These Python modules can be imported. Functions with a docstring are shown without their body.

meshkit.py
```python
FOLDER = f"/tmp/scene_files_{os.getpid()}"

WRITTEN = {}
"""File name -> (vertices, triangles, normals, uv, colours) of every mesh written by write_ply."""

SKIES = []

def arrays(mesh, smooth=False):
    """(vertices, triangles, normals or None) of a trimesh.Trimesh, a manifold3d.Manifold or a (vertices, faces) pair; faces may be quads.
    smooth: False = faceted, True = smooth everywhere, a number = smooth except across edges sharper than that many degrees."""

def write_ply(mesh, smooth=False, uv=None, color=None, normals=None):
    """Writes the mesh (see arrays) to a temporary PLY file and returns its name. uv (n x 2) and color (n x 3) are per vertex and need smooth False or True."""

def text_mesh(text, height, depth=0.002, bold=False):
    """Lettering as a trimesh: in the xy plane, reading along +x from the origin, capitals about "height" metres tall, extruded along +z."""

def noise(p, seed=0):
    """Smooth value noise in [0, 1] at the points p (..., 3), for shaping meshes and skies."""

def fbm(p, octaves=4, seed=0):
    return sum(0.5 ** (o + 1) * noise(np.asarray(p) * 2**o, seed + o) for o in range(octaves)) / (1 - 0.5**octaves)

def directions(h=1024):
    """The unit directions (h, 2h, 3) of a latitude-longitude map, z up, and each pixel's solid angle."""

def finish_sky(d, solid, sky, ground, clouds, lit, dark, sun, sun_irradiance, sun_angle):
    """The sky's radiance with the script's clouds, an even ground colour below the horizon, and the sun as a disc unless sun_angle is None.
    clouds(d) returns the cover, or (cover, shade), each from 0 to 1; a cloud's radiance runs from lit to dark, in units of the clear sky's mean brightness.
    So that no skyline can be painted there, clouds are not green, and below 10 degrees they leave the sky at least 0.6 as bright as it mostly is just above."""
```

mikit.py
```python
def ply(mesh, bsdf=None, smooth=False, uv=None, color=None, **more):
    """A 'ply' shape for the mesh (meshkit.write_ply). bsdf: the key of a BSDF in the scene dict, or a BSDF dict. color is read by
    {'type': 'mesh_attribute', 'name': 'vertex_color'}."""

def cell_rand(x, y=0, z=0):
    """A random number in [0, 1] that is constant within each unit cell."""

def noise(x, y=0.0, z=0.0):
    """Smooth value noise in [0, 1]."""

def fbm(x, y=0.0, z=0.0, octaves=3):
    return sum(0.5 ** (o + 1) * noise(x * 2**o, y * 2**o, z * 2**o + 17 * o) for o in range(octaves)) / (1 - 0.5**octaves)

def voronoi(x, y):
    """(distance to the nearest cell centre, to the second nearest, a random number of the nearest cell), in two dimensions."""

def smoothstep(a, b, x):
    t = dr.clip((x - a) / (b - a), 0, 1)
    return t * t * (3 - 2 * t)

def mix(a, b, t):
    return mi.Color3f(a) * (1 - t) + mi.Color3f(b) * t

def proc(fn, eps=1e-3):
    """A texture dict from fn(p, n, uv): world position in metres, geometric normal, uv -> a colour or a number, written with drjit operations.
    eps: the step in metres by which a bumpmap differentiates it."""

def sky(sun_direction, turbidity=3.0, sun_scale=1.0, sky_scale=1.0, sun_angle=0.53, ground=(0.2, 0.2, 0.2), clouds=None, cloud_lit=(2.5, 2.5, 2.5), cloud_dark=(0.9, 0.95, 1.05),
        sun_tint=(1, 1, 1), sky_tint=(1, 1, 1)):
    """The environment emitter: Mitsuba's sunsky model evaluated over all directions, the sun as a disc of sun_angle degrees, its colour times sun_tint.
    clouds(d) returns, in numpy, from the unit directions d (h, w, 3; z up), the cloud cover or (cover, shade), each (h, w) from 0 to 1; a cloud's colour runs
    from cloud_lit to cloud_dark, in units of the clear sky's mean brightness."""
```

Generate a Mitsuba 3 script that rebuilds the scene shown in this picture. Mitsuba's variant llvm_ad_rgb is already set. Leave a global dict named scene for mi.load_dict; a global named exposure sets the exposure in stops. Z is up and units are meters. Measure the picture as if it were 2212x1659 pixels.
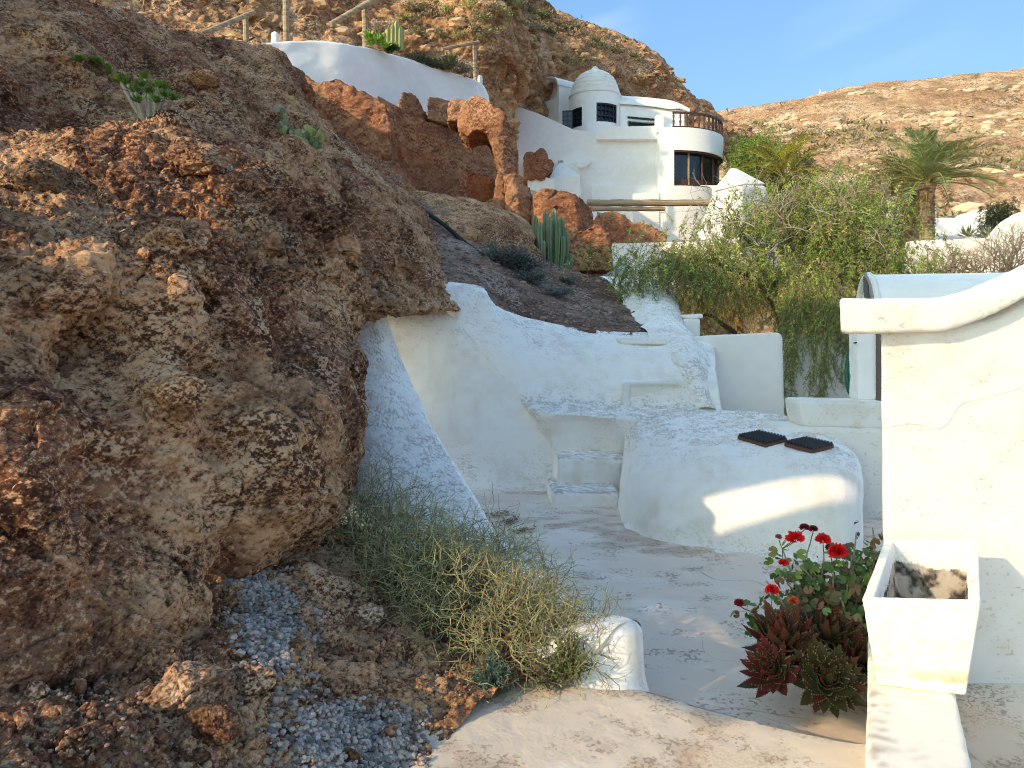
import math, random
import numpy as np, trimesh
import manifold3d as m3
from scipy import ndimage
from scipy.spatial import cKDTree
from scipy.interpolate import PchipInterpolator
import mitsuba as mi
import mikit, meshkit
from mikit import noise, fbm, voronoi, smoothstep, mix, proc
import drjit as dr

scene, labels = {}, {}
T = mi.ScalarTransform4f

# ---------------------------------------------------------------- camera, sky, exposure
EYE = 1.65                    # eye height over the landing the photographer stands on
FPX = 760.0                   # focal length in pixels of a 1024 wide picture
HOR = 330.0                   # row of the horizon (level camera with a little lens shift)
scene['camera'] = {'type': 'perspective', 'fov': math.degrees(2 * math.atan(512 / FPX)), 'fov_axis': 'x',
                   'principal_point_offset_y': (384.0 - HOR) / 768.0,
                   'near_clip': 0.05, 'far_clip': 6000.0,
                   'to_world': T().look_at(origin=[0, 0, EYE], target=[0, 1, EYE], up=[0, 0, 1])}
SUN = np.array([-0.72, -0.58, 0.39])


def cirrus(d):
    q = np.stack([d[..., 0] * 2.2 + d[..., 2] * 3.5, d[..., 1] * 2.0, d[..., 2] * 16 - d[..., 0] * 5], -1)
    a = meshkit.fbm(q * 1.3, 5, 5)
    b = meshkit.fbm(d * 2.3, 3, 11)
    c = np.clip((a - 0.5) * 3.0, 0, 1) * np.clip((b - 0.42) * 4, 0, 1)
    return np.clip(c * 0.55, 0, 0.5), np.zeros_like(c)


scene['sky'] = mikit.sky(SUN, turbidity=7.0, sun_scale=0.38, sky_scale=0.92, clouds=cirrus, ground=(0.2, 0.15, 0.1), sun_tint=(1.0, 1.0, 1.02), sky_tint=(0.63, 0.885, 1.11), cloud_lit=(2.2, 2.3, 2.5))
exposure = 3.35

# ---------------------------------------------------------------- helpers
S = 1024.0 / 2212.0


def at(u, v, d):
    """World point of a measured place: u, v read on the 2212 px wide photograph, d metres in front of the eye (along y)."""
    return np.array([(u * S - 512.0) / FPX * d, d, EYE - (v * S - HOR) / FPX * d])


def X(u, d):
    return (u * S - 512.0) / FPX * d


def Z(v, d):
    return EYE - (v * S - HOR) / FPX * d


def thing(key, label, cat, group=None, kind=None):
    base, n = key, 0
    while key in labels:
        n += 1
        key = f'{base}_{n:03d}'
    labels[key] = {'label': label, 'category': cat}
    if group:
        labels[key]['group'] = group
    if kind:
        labels[key]['kind'] = kind
    return key


def structure(key, label, cat):
    labels[key] = {'label': label, 'category': cat, 'kind': 'structure'}
    return key


def part(parent, name, shape, label=None, kind=None):
    key = f'{parent}__{name}'
    base, n = key, 0
    while key in scene:
        n += 1
        key = f'{base}_{n:03d}'
    scene[key] = shape
    if label or kind:
        labels[key] = {}
        if label:
            labels[key]['label'] = label
        if kind:
            labels[key]['kind'] = kind
    return key


def ply(mesh, bsdf, smooth=False, **k):
    return mikit.ply(mesh, bsdf, smooth, **k)


def tm(M):
    m = M.to_mesh()
    return trimesh.Trimesh(np.array(m.vert_properties[:, :3], float), np.array(m.tri_verts), process=False)


def man(mesh):
    return m3.Manifold(m3.Mesh(np.asarray(mesh.vertices, np.float32), np.asarray(mesh.faces, np.uint32)))


def cat(ms):
    return trimesh.util.concatenate(ms)


def prism_m(poly, y0, thick):
    """Manifold: outline poly [(u, v)] measured at distance y0, standing upright, thick metres deep behind it."""
    pts = np.array([[X(u, y0), Z(v, y0)] for u, v in poly])
    return prism_xz(pts, y0, thick)


def prism_xz(pts, y0, thick):
    pts = np.asarray(pts, float)
    a = np.sum(pts[:, 0] * np.roll(pts[:, 1], -1) - np.roll(pts[:, 0], -1) * pts[:, 1])
    if a < 0:
        pts = pts[::-1]
    e = m3.Manifold.extrude(m3.CrossSection([pts]), thick)
    return e.transform(np.array([[1, 0, 0, 0], [0, 0, -1, y0 + thick], [0, 1, 0, 0]], float))


def prism_xy(pts, z0, z1):
    pts = np.asarray(pts, float)
    a = np.sum(pts[:, 0] * np.roll(pts[:, 1], -1) - np.roll(pts[:, 0], -1) * pts[:, 1])
    if a < 0:
        pts = pts[::-1]
    return m3.Manifold.extrude(m3.CrossSection([pts]), z1 - z0).translate([0, 0, z0])


def box_m(x0, x1, y0, y1, z0, z1):
    return m3.Manifold.cube([x1 - x0, y1 - y0, z1 - z0]).translate([x0, y0, z0])


def vnormals(v, f):
    n = np.zeros_like(v)
    fn = np.cross(v[f[:, 1]] - v[f[:, 0]], v[f[:, 2]] - v[f[:, 0]])
    for k in range(3):
        np.add.at(n, f[:, k], fn)
    return n / np.maximum(np.linalg.norm(n, axis=1, keepdims=True), 1e-12)


def soften(M, edge, it=6, amp=0.0, freq=3.0, seed=0):
    """Refine a solid to short edges, round it off and give it a hand-made unevenness."""
    t = tm(M.refine_to_length(edge))
    t.merge_vertices()
    if it:
        trimesh.smoothing.filter_taubin(t, 0.5, 0.5 - 0.02, iterations=it)
        trimesh.smoothing.filter_laplacian(t, 0.5, max(1, it // 4))
    v = np.array(t.vertices)
    if amp:
        n = vnormals(v, t.faces)
        v = v + n * ((meshkit.fbm(v * freq, 3, seed) - 0.5) * 2 * amp)[:, None]
    return trimesh.Trimesh(v, t.faces, process=False)


def ridged(p, octaves=3, seed=0):
    s = 0
    for o in range(octaves):
        s = s + 0.5 ** o * (1 - np.abs(2 * meshkit.noise(p * 2 ** o, seed + 7 * o) - 1))
    return s / (2 - 0.5 ** (octaves - 1))


def loft(rows, n, m, off=True, rowlist=None):
    """Smooth sheet through rows of places (u, v, d); returns an (m, n, 3) grid, sampled about evenly as seen from the front."""
    def weight(a, b):
        du = abs(np.clip(a[0], -150, 2360) - np.clip(b[0], -150, 2360)) + abs(a[0] - b[0]) * 0.06
        dv = abs(np.clip(a[1], -150, 1800) - np.clip(b[1], -150, 1800)) + abs(a[1] - b[1]) * 0.06
        return math.hypot(du, dv) + abs(a[2] - b[2]) / (a[2] + b[2]) * 1500 + 1e-3
    R, wts = [], []
    for r in rows:
        r = [tuple(map(float, q)) for q in r]
        t = np.concatenate([[0], np.cumsum([weight(r[i], r[i + 1]) for i in range(len(r) - 1)])])
        t /= t[-1]
        P = np.array([at(*q) for q in r])
        q = np.linspace(0, 1, n)
        R.append(PchipInterpolator(t, P)(q) if len(r) > 2 else P[0] + (P[-1] - P[0]) * q[:, None])
        uvd = PchipInterpolator(t, np.array(r))(q) if len(r) > 2 else np.array(r[0]) + (np.array(r[-1]) - np.array(r[0])) * q[:, None]
        wts.append(uvd)
    R = np.array(R)
    seg = [0]
    for i in range(len(R) - 1):
        k = range(0, n, max(1, n // 12))
        seg.append(seg[-1] + np.mean([weight(wts[i][j], wts[i + 1][j]) for j in k]))
    seg = np.array(seg) / seg[-1]
    return PchipInterpolator(seg, R)(np.linspace(0, 1, m))


def grid_faces(m, n):
    i = np.arange(m * n).reshape(m, n)
    a, b, c, d = i[:-1, :-1].ravel(), i[:-1, 1:].ravel(), i[1:, 1:].ravel(), i[1:, :-1].ravel()
    return np.vstack([np.stack([a, b, c], 1), np.stack([a, c, d], 1)])


def grid_normals(G):
    du, dv = np.gradient(G, axis=1), np.gradient(G, axis=0)
    n = np.cross(du, dv)
    return n / np.maximum(np.linalg.norm(n, axis=-1, keepdims=True), 1e-12)


def facing(G):
    """Normals of a sheet turned to the side the visitor sees."""
    n = grid_normals(G)
    c = G[G.shape[0] // 2, G.shape[1] // 2]
    mid = n[G.shape[0] // 2, G.shape[1] // 2]
    s = np.mean(np.einsum('ijk,ijk->ij', n, np.array([0, 0, EYE]) - G) > 0) > 0.5
    return (n if s else -n), s


def sheet(G, flip):
    m, n = G.shape[:2]
    f = grid_faces(m, n)
    if not flip:
        f = f[:, ::-1]
    return trimesh.Trimesh(G.reshape(-1, 3), f, process=False)


def lerp(a, b, t):
    t = np.clip(t, 0, 1)[..., None]
    return np.asarray(a, float) * (1 - t) + np.asarray(b, float) * t


def sst(a, b, x):
    t = np.clip((x - a) / (b - a), 0, 1)
    return t * t * (3 - 2 * t)


# batches of small pieces -------------------------------------------------
def segs(P0, P1, r0, r1, sides=4):
    """Many tapered twigs as one mesh."""
    P0, P1 = np.asarray(P0, float), np.asarray(P1, float)
    r0, r1 = np.broadcast_to(r0, len(P0)), np.broadcast_to(r1, len(P0))
    d = P1 - P0
    d /= np.maximum(np.linalg.norm(d, axis=1, keepdims=True), 1e-9)
    a = np.where(np.abs(d[:, 2:3]) < 0.9, [[0, 0, 1.0]], [[1.0, 0, 0]])
    e = np.cross(d, a)
    e /= np.linalg.norm(e, axis=1, keepdims=True)
    g = np.cross(d, e)
    ang = np.arange(sides) * 2 * np.pi / sides
    ring = e[:, None] * np.cos(ang)[None, :, None] + g[:, None] * np.sin(ang)[None, :, None]
    v = np.concatenate([P0[:, None] + ring * r0[:, None, None], P1[:, None] + ring * r1[:, None, None]], 1)
    N = len(P0)
    i = np.arange(sides)
    j = (i + 1) % sides
    f = np.vstack([np.stack([i, j, j + sides], 1), np.stack([i, j + sides, i + sides], 1)])
    F = (np.arange(N)[:, None, None] * 2 * sides + f[None]).reshape(-1, 3)
    return trimesh.Trimesh(v.reshape(-1, 3), F, process=False)


def tube(P, r, sides=8, caps=True):
    P = np.asarray(P, float)
    r = np.broadcast_to(r, len(P)).astype(float)
    d = np.gradient(P, axis=0)
    d /= np.linalg.norm(d, axis=1, keepdims=True)
    e = np.cross(d[0], [0, 0, 1.0] if abs(d[0][2]) < 0.9 else [1.0, 0, 0])
    out = []
    for k in range(len(P)):
        e = e - d[k] * np.dot(e, d[k])
        e /= np.linalg.norm(e)
        g = np.cross(d[k], e)
        ang = np.arange(sides) * 2 * np.pi / sides
        out.append(P[k] + r[k] * (np.cos(ang)[:, None] * e + np.sin(ang)[:, None] * g))
    v = np.array(out).reshape(-1, 3)
    i = np.arange(len(P) * sides).reshape(len(P), sides)
    j = np.roll(i, -1, 1)
    f = np.vstack([np.stack([i[:-1].ravel(), j[:-1].ravel(), j[1:].ravel()], 1), np.stack([i[:-1].ravel(), j[1:].ravel(), i[1:].ravel()], 1)])
    if caps:
        v = np.vstack([v, P[:1], P[-1:]])
        a, b = len(v) - 2, len(v) - 1
        k = np.arange(sides)
        f = np.vstack([f, np.stack([(k + 1) % sides, k, k * 0 + a], 1), np.stack([i[-1][k], i[-1][(k + 1) % sides], k * 0 + b], 1)])
    return trimesh.Trimesh(v, f, process=False)


def leaves(C, D, N, L, Wd, fold=0.0):
    """Many leaves: base points C, directions D, rough normals N, lengths and widths; pointed quads (two triangles, folded)."""
    C, D, N = (np.asarray(a, float) for a in (C, D, N))
    L, Wd = np.broadcast_to(L, len(C))[:, None], np.broadcast_to(Wd, len(C))[:, None]
    D = D / np.maximum(np.linalg.norm(D, axis=1, keepdims=True), 1e-9)
    sd = np.cross(D, N)
    sd /= np.maximum(np.linalg.norm(sd, axis=1, keepdims=True), 1e-9)
    up = np.cross(sd, D)
    a, b = C, C + D * L
    mid = C + D * L * 0.45
    l, r = mid - sd * Wd / 2 + up * fold * Wd, mid + sd * Wd / 2 + up * fold * Wd
    v = np.stack([a, l, b, r], 1).reshape(-1, 3)
    k = np.arange(len(C))[:, None] * 4
    f = np.vstack([k + [0, 2, 1], k + [0, 3, 2]])
    return trimesh.Trimesh(v, f, process=False)


def rep(c, k):
    return np.repeat(np.asarray(c, float), k, 0)


def rand_dirs(rng, n):
    a = rng.normal(size=(n, 3))
    return a / np.linalg.norm(a, axis=1, keepdims=True)


def rot_z(a):
    c, s = math.cos(a), math.sin(a)
    return np.array([[c, -s, 0], [s, c, 0], [0, 0, 1.0]])


# ---------------------------------------------------------------- materials
def rgb(*c):
    return {'type': 'rgb', 'value': list(map(float, c))}


VC = {'type': 'mesh_attribute', 'name': 'vertex_color'}


def plaster_fn(base, dirt, amount, grime=(0.42, 0.37, 0.33)):
    def fn(p, n, uv):
        a = fbm(p.x * 0.9 + 3, p.y * 0.9, p.z * 0.9, 3)
        b = fbm(p.x * 7, p.y * 7, p.z * 7, 4)
        s = fbm(p.x * 55, p.y * 55, p.z * 55, 2)
        big = smoothstep(0.5, 0.78, a * 0.55 + b * 0.45) * amount
        speck = smoothstep(0.62, 0.78, s) * smoothstep(0.42, 0.62, b) * amount
        c = mix(base, dirt, big)
        c = mix(c, grime, speck * 0.75)
        return c * (0.93 + 0.1 * b)
    return fn


def two(b):
    return {'type': 'twosided', 'bsdf': b}


def matte(c, rough=0.85, spec=0.25):
    return two({'type': 'principled', 'base_color': c, 'roughness': rough, 'specular': spec})


def bumped(b, fn, scale=1.0, eps=2e-3):
    return {'type': 'bumpmap', 'arbitrary': proc(fn, eps), 'scale': scale, 'bsdf': b}


def plaster_bump(p, n, uv):
    return fbm(p.x * 9, p.y * 9, p.z * 9, 4) * 0.012 + noise(p.x * 70, p.y * 70, p.z * 70) * 0.0012


scene['plaster'] = two(bumped({'type': 'principled', 'base_color': proc(plaster_fn((0.79, 0.755, 0.685), (0.66, 0.58, 0.47), 0.75)), 'roughness': 0.8, 'specular': 0.25}, plaster_bump))
scene['whitewash'] = matte(proc(lambda p, n, uv: mix((0.86, 0.835, 0.79), (0.78, 0.75, 0.69), smoothstep(0.45, 0.8, fbm(p.x * 0.7, p.y * 0.7, p.z * 0.7, 4))) * (0.95 + 0.07 * noise(p.x * 8, p.y * 8, p.z * 8))), 0.9)
scene['painted_earth'] = matte(VC, 0.95, 0.15)
scene['leaf'] = two({'type': 'principled', 'base_color': VC, 'roughness': 0.55, 'specular': 0.35})
scene['bark'] = matte(VC, 0.9, 0.2)
scene['thin_leaf'] = {'type': 'principledthin', 'base_color': VC, 'roughness': 0.6, 'diff_trans': 0.5, 'spec_trans': 0.0, 'eta': 1.4}
scene['weathered_wood'] = matte(proc(lambda p, n, uv: mix((0.42, 0.31, 0.19), (0.22, 0.16, 0.11), smoothstep(0.4, 0.7, fbm(p.x * 1.2, p.y * 6, p.z * 22, 4)))), 0.8)
scene['dark_wood'] = matte(rgb(0.075, 0.035, 0.025), 0.55, 0.4)
scene['dark_glass'] = two({'type': 'principled', 'base_color': rgb(0.012, 0.016, 0.022), 'roughness': 0.06, 'specular': 0.6})
scene['dark_frame'] = matte(rgb(0.012, 0.013, 0.02), 0.5, 0.4)
scene['dark_room'] = matte(rgb(0.012, 0.012, 0.014), 0.9, 0.1)


ROCK = {   # dark grains, body, light grains, pale crust, iron red
    'brown': ((0.038, 0.017, 0.011), (0.30, 0.152, 0.078), (0.55, 0.34, 0.185), (0.53, 0.375, 0.24), (0.165, 0.06, 0.032)),
    'red': ((0.12, 0.05, 0.03), (0.33, 0.155, 0.08), (0.46, 0.25, 0.13), (0.45, 0.30, 0.19), (0.25, 0.09, 0.05)),
    'hill': ((0.13, 0.065, 0.035), (0.37, 0.205, 0.105), (0.50, 0.32, 0.18), (0.56, 0.43, 0.28), (0.32, 0.145, 0.07)),
    'far': ((0.14, 0.085, 0.05), (0.355, 0.22, 0.125), (0.47, 0.325, 0.195), (0.54, 0.43, 0.29), (0.30, 0.16, 0.085)),
    'dark': ((0.06, 0.037, 0.028), (0.17, 0.112, 0.088), (0.27, 0.195, 0.15), (0.36, 0.29, 0.25), (0.15, 0.08, 0.055))}


def rock_fn(kind, k, crust=1.0):
    """The same grains as rock_color, as a texture that stays crisp at any distance."""
    dark, mid, light, pale, red = ROCK[kind]

    def fn(p, n, uv):
        p = p * k
        a = fbm(p.x * 0.7, p.y * 0.7, p.z * 0.7, 3)
        b = fbm(p.x * 5 + 7, p.y * 5, p.z * 5, 3)
        c = noise(p.x * 26, p.y * 26, p.z * 26)
        d = noise(p.x * 60 + 5, p.y * 60, p.z * 60)
        e = noise(p.x * 130, p.y * 130 + 3, p.z * 130)
        grit = 0.38 * c + 0.34 * d + 0.28 * e
        col = mix(mid, light, smoothstep(0.38, 0.72, b * 0.5 + grit * 0.5))
        col = mix(col, red, smoothstep(0.44, 0.62, a) * 0.75)
        patch = fbm(p.x * 1.9 + 21, p.y * 1.9, p.z * 1.9, 3)
        col = mix(col, dark, smoothstep(0.52, 0.34, grit * 0.75 + 0.25 * b + (0.5 - patch) * 0.25) * 0.9)
        col = mix(col, light, smoothstep(0.56, 0.68, grit) * 0.85)
        st = fbm(p.x * 2.2, p.y * 2.2, p.z * 0.5 + 31, 3)
        col = mix(col, dark, smoothstep(0.52, 0.70, st) * 0.4)
        q = fbm(p.x * 1.6 + 40, p.y * 1.6, p.z * 1.6, 3)
        return mix(col, pale, smoothstep(0.54, 0.66, q) * smoothstep(0.48, 0.60, 0.5 * c + 0.5 * d) * 0.7 * crust)
    return fn


def rock_bump(k):
    def fn(p, n, uv):
        p = p * k
        r = smoothstep(0.35, 0.65, fbm(p.x * 0.9, p.y * 0.9, p.z * 0.9 + 5, 2))
        return (0.010 + 0.016 * r) * noise(p.x * 15, p.y * 15, p.z * 15) + (0.005 + 0.009 * r) * noise(p.x * 33, p.y * 33, p.z * 33) + (0.003 + 0.004 * r) * noise(p.x * 75, p.y * 75, p.z * 75)
    return fn


for name_, kind_, k_, cr_ in (('cliff_rock', 'brown', 1.6, 0.9), ('ground_rock', 'brown', 1.9, 1.4), ('scree_rock', 'dark', 1.1, 1.0), ('quarry_rock', 'red', 0.8, 0.5), ('hill_rock', 'hill', 0.55, 1.0), ('far_rock', 'far', 0.11, 1.0)):
    scene[name_] = two(bumped({'type': 'principled', 'base_color': proc(rock_fn(kind_, k_, cr_)), 'roughness': 0.95, 'specular': 0.12}, rock_bump(k_), 1.0 / k_, 2e-3 / k_))


def rock_color(p, kind='brown', scale=1.0, seed=0):
    """Colour of volcanic rock from noise in space: crust, iron and lichen grains; no shading."""
    a = meshkit.fbm(p * 0.7 * scale, 4, seed + 1)
    b = meshkit.fbm(p * 5 * scale, 4, seed + 2)
    c = meshkit.noise(p * 38 * scale, seed + 3)
    d = meshkit.noise(p * 85 * scale, seed + 4)
    if kind == 'brown':
        dark, mid, light, pale, red = (0.032, 0.016, 0.011), (0.19, 0.098, 0.052), (0.44, 0.28, 0.155), (0.52, 0.40, 0.27), (0.125, 0.048, 0.028)
    elif kind == 'red':
        dark, mid, light, pale, red = (0.14, 0.06, 0.035), (0.33, 0.155, 0.08), (0.46, 0.25, 0.13), (0.45, 0.30, 0.19), (0.27, 0.10, 0.055)
    elif kind == 'hill':
        dark, mid, light, pale, red = (0.20, 0.11, 0.06), (0.40, 0.245, 0.135), (0.54, 0.38, 0.22), (0.6, 0.49, 0.34), (0.36, 0.18, 0.09)
    else:
        dark, mid, light, pale, red = (0.10, 0.065, 0.05), (0.21, 0.145, 0.115), (0.30, 0.22, 0.17), (0.4, 0.33, 0.29), (0.18, 0.1, 0.07)
    e2 = meshkit.noise(p * 150 * scale, seed + 6)
    grit = 0.42 * c + 0.33 * d + 0.25 * e2
    col = lerp(mid, light, sst(0.38, 0.72, b * 0.45 + grit * 0.55))
    col = lerp(col, red, sst(0.46, 0.64, a) * 0.75)
    col = lerp(col, dark, sst(0.50, 0.34, grit * 0.75 + 0.25 * b) * 0.95)
    col = lerp(col, light, sst(0.58, 0.70, grit) * 0.9)
    st = sst(0.5, 0.68, meshkit.fbm(np.stack([p[..., 0] * 2.2, p[..., 1] * 2.2, p[..., 2] * 0.5], -1) * scale, 4, seed + 15))
    col = lerp(col, dark, st * 0.45)
    e = meshkit.fbm(p * 1.6 * scale + 40, 4, seed + 9)
    col = lerp(col, pale, sst(0.54, 0.66, e) * sst(0.48, 0.62, 0.5 * c + 0.5 * d) * 0.6)
    return col


def grid_at(G, u, v, nearest=True):
    """The place of a sheet that is seen at photo place (u, v)."""
    P = G.reshape(-1, 3)
    pu = (P[:, 0] / P[:, 1] * FPX + 512) / S
    pv = (HOR - (P[:, 2] - EYE) / P[:, 1] * FPX) / S
    d2 = (pu - u) ** 2 + (pv - v) ** 2
    near = d2 < max(64.0, d2.min() * 1.5)
    i = np.flatnonzero(near)
    return P[i[np.argmin(P[i, 1])]].copy()


def hash3(c, k):
    h = (c[:, 0] * 374761393 + c[:, 1] * 668265263 + c[:, 2] * 2147483647 + k * 144665) & 0xFFFFFFFF
    h = ((h ^ (h >> 13)) * 1274126177) & 0xFFFFFFFF
    return ((h ^ (h >> 16)) & 0xFFFFFF) / 16777215.0


def facets(P, cell, seed=0, tilt=1.0):
    """Broken-rock relief: every cell of a 3-D mosaic is a tilted plane; returns (height about -1..1, nearness to a joint 0..1, random of the cell)."""
    shp = P.shape[:-1]
    q = P.reshape(-1, 3) / cell
    c0 = np.unique(np.floor(q).astype(np.int64), axis=0)
    off = np.array([(i, j, k) for i in (-1, 0, 1) for j in (-1, 0, 1) for k in (-1, 0, 1)])
    c = np.unique((c0[:, None] + off[None]).reshape(-1, 3), axis=0)
    r = np.stack([hash3(c, seed + k) for k in range(7)], 1)
    tree = cKDTree(c + r[:, :3])
    d, i = tree.query(q, k=2, workers=-1)
    g = (r[:, 3:6] - 0.5) * 2 * tilt
    rel = q - (c + r[:, :3])[i[:, 0]]
    h = (r[i[:, 0], 6] - 0.5) * 1.2 + np.einsum('ij,ij->i', g[i[:, 0]], rel)
    return h.reshape(shp), np.clip(1 - (d[:, 1] - d[:, 0]) / 0.25, 0, 1).reshape(shp), r[i[:, 0], 6].reshape(shp)


def even_rows(G, m, sig=(1.5, 4)):
    """Even out the rows of every column by the length of its course as seen from the landing."""
    n = G.shape[1]
    st_ = np.linalg.norm(np.diff(G, axis=0), axis=-1) / np.maximum(np.linalg.norm(G[1:] - [0, 0, EYE], axis=-1), 1.5)
    st_ = ndimage.gaussian_filter(st_, sig) + 1e-6
    cum = np.vstack([np.zeros((1, n)), np.cumsum(st_, 0)])
    cum /= cum[-1:]
    H = np.empty((m, n, 3))
    t_ = np.linspace(0, 1, m)
    for j in range(n):
        x_ = np.interp(t_, cum[:, j], np.arange(len(G)))
        i_ = np.minimum(x_.astype(int), len(G) - 2)
        w_ = (x_ - i_)[:, None]
        H[:, j] = G[i_, j] * (1 - w_) + G[i_ + 1, j] * w_
    return H


def even(G, m, rounds=2):
    for k in range(rounds):
        G = even_rows(G, m)
        if k < rounds - 1:
            Gt = np.transpose(G, (1, 0, 2))
            G = np.transpose(even_cols(Gt), (1, 0, 2))
    return G


def even_cols(Gt):
    n = Gt.shape[1]
    w_ = np.linalg.norm(np.diff(Gt, axis=0), axis=-1) / np.maximum(np.linalg.norm(Gt[1:] - [0, 0, EYE], axis=-1), 1.5)
    inside_ = 1.0 / (1 + 8 * np.clip(np.abs(Gt[1:, :, 0] / np.maximum(Gt[1:, :, 1], 0.3)) - 0.78, 0, 3))
    w_ = ndimage.gaussian_filter(w_ * inside_, (1.5, 4)) + 1e-6
    cum = np.vstack([np.zeros((1, n)), np.cumsum(w_, 0)])
    cum /= cum[-1:]
    H = np.empty_like(Gt)
    t_ = np.linspace(0, 1, len(Gt))
    for j in range(n):
        x_ = np.interp(t_, cum[:, j], np.arange(len(Gt)))
        i_ = np.minimum(x_.astype(int), len(Gt) - 2)
        q_ = (x_ - i_)[:, None]
        H[:, j] = Gt[i_, j] * (1 - q_) + Gt[i_ + 1, j] * q_
    return H


def soft_normals(G, sig, s):
    n = grid_normals(G) * (1 if s else -1)
    n = np.stack([ndimage.gaussian_filter(n[..., k], sig) for k in range(3)], -1)
    return n / np.maximum(np.linalg.norm(n, axis=-1, keepdims=True), 1e-9)


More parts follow.
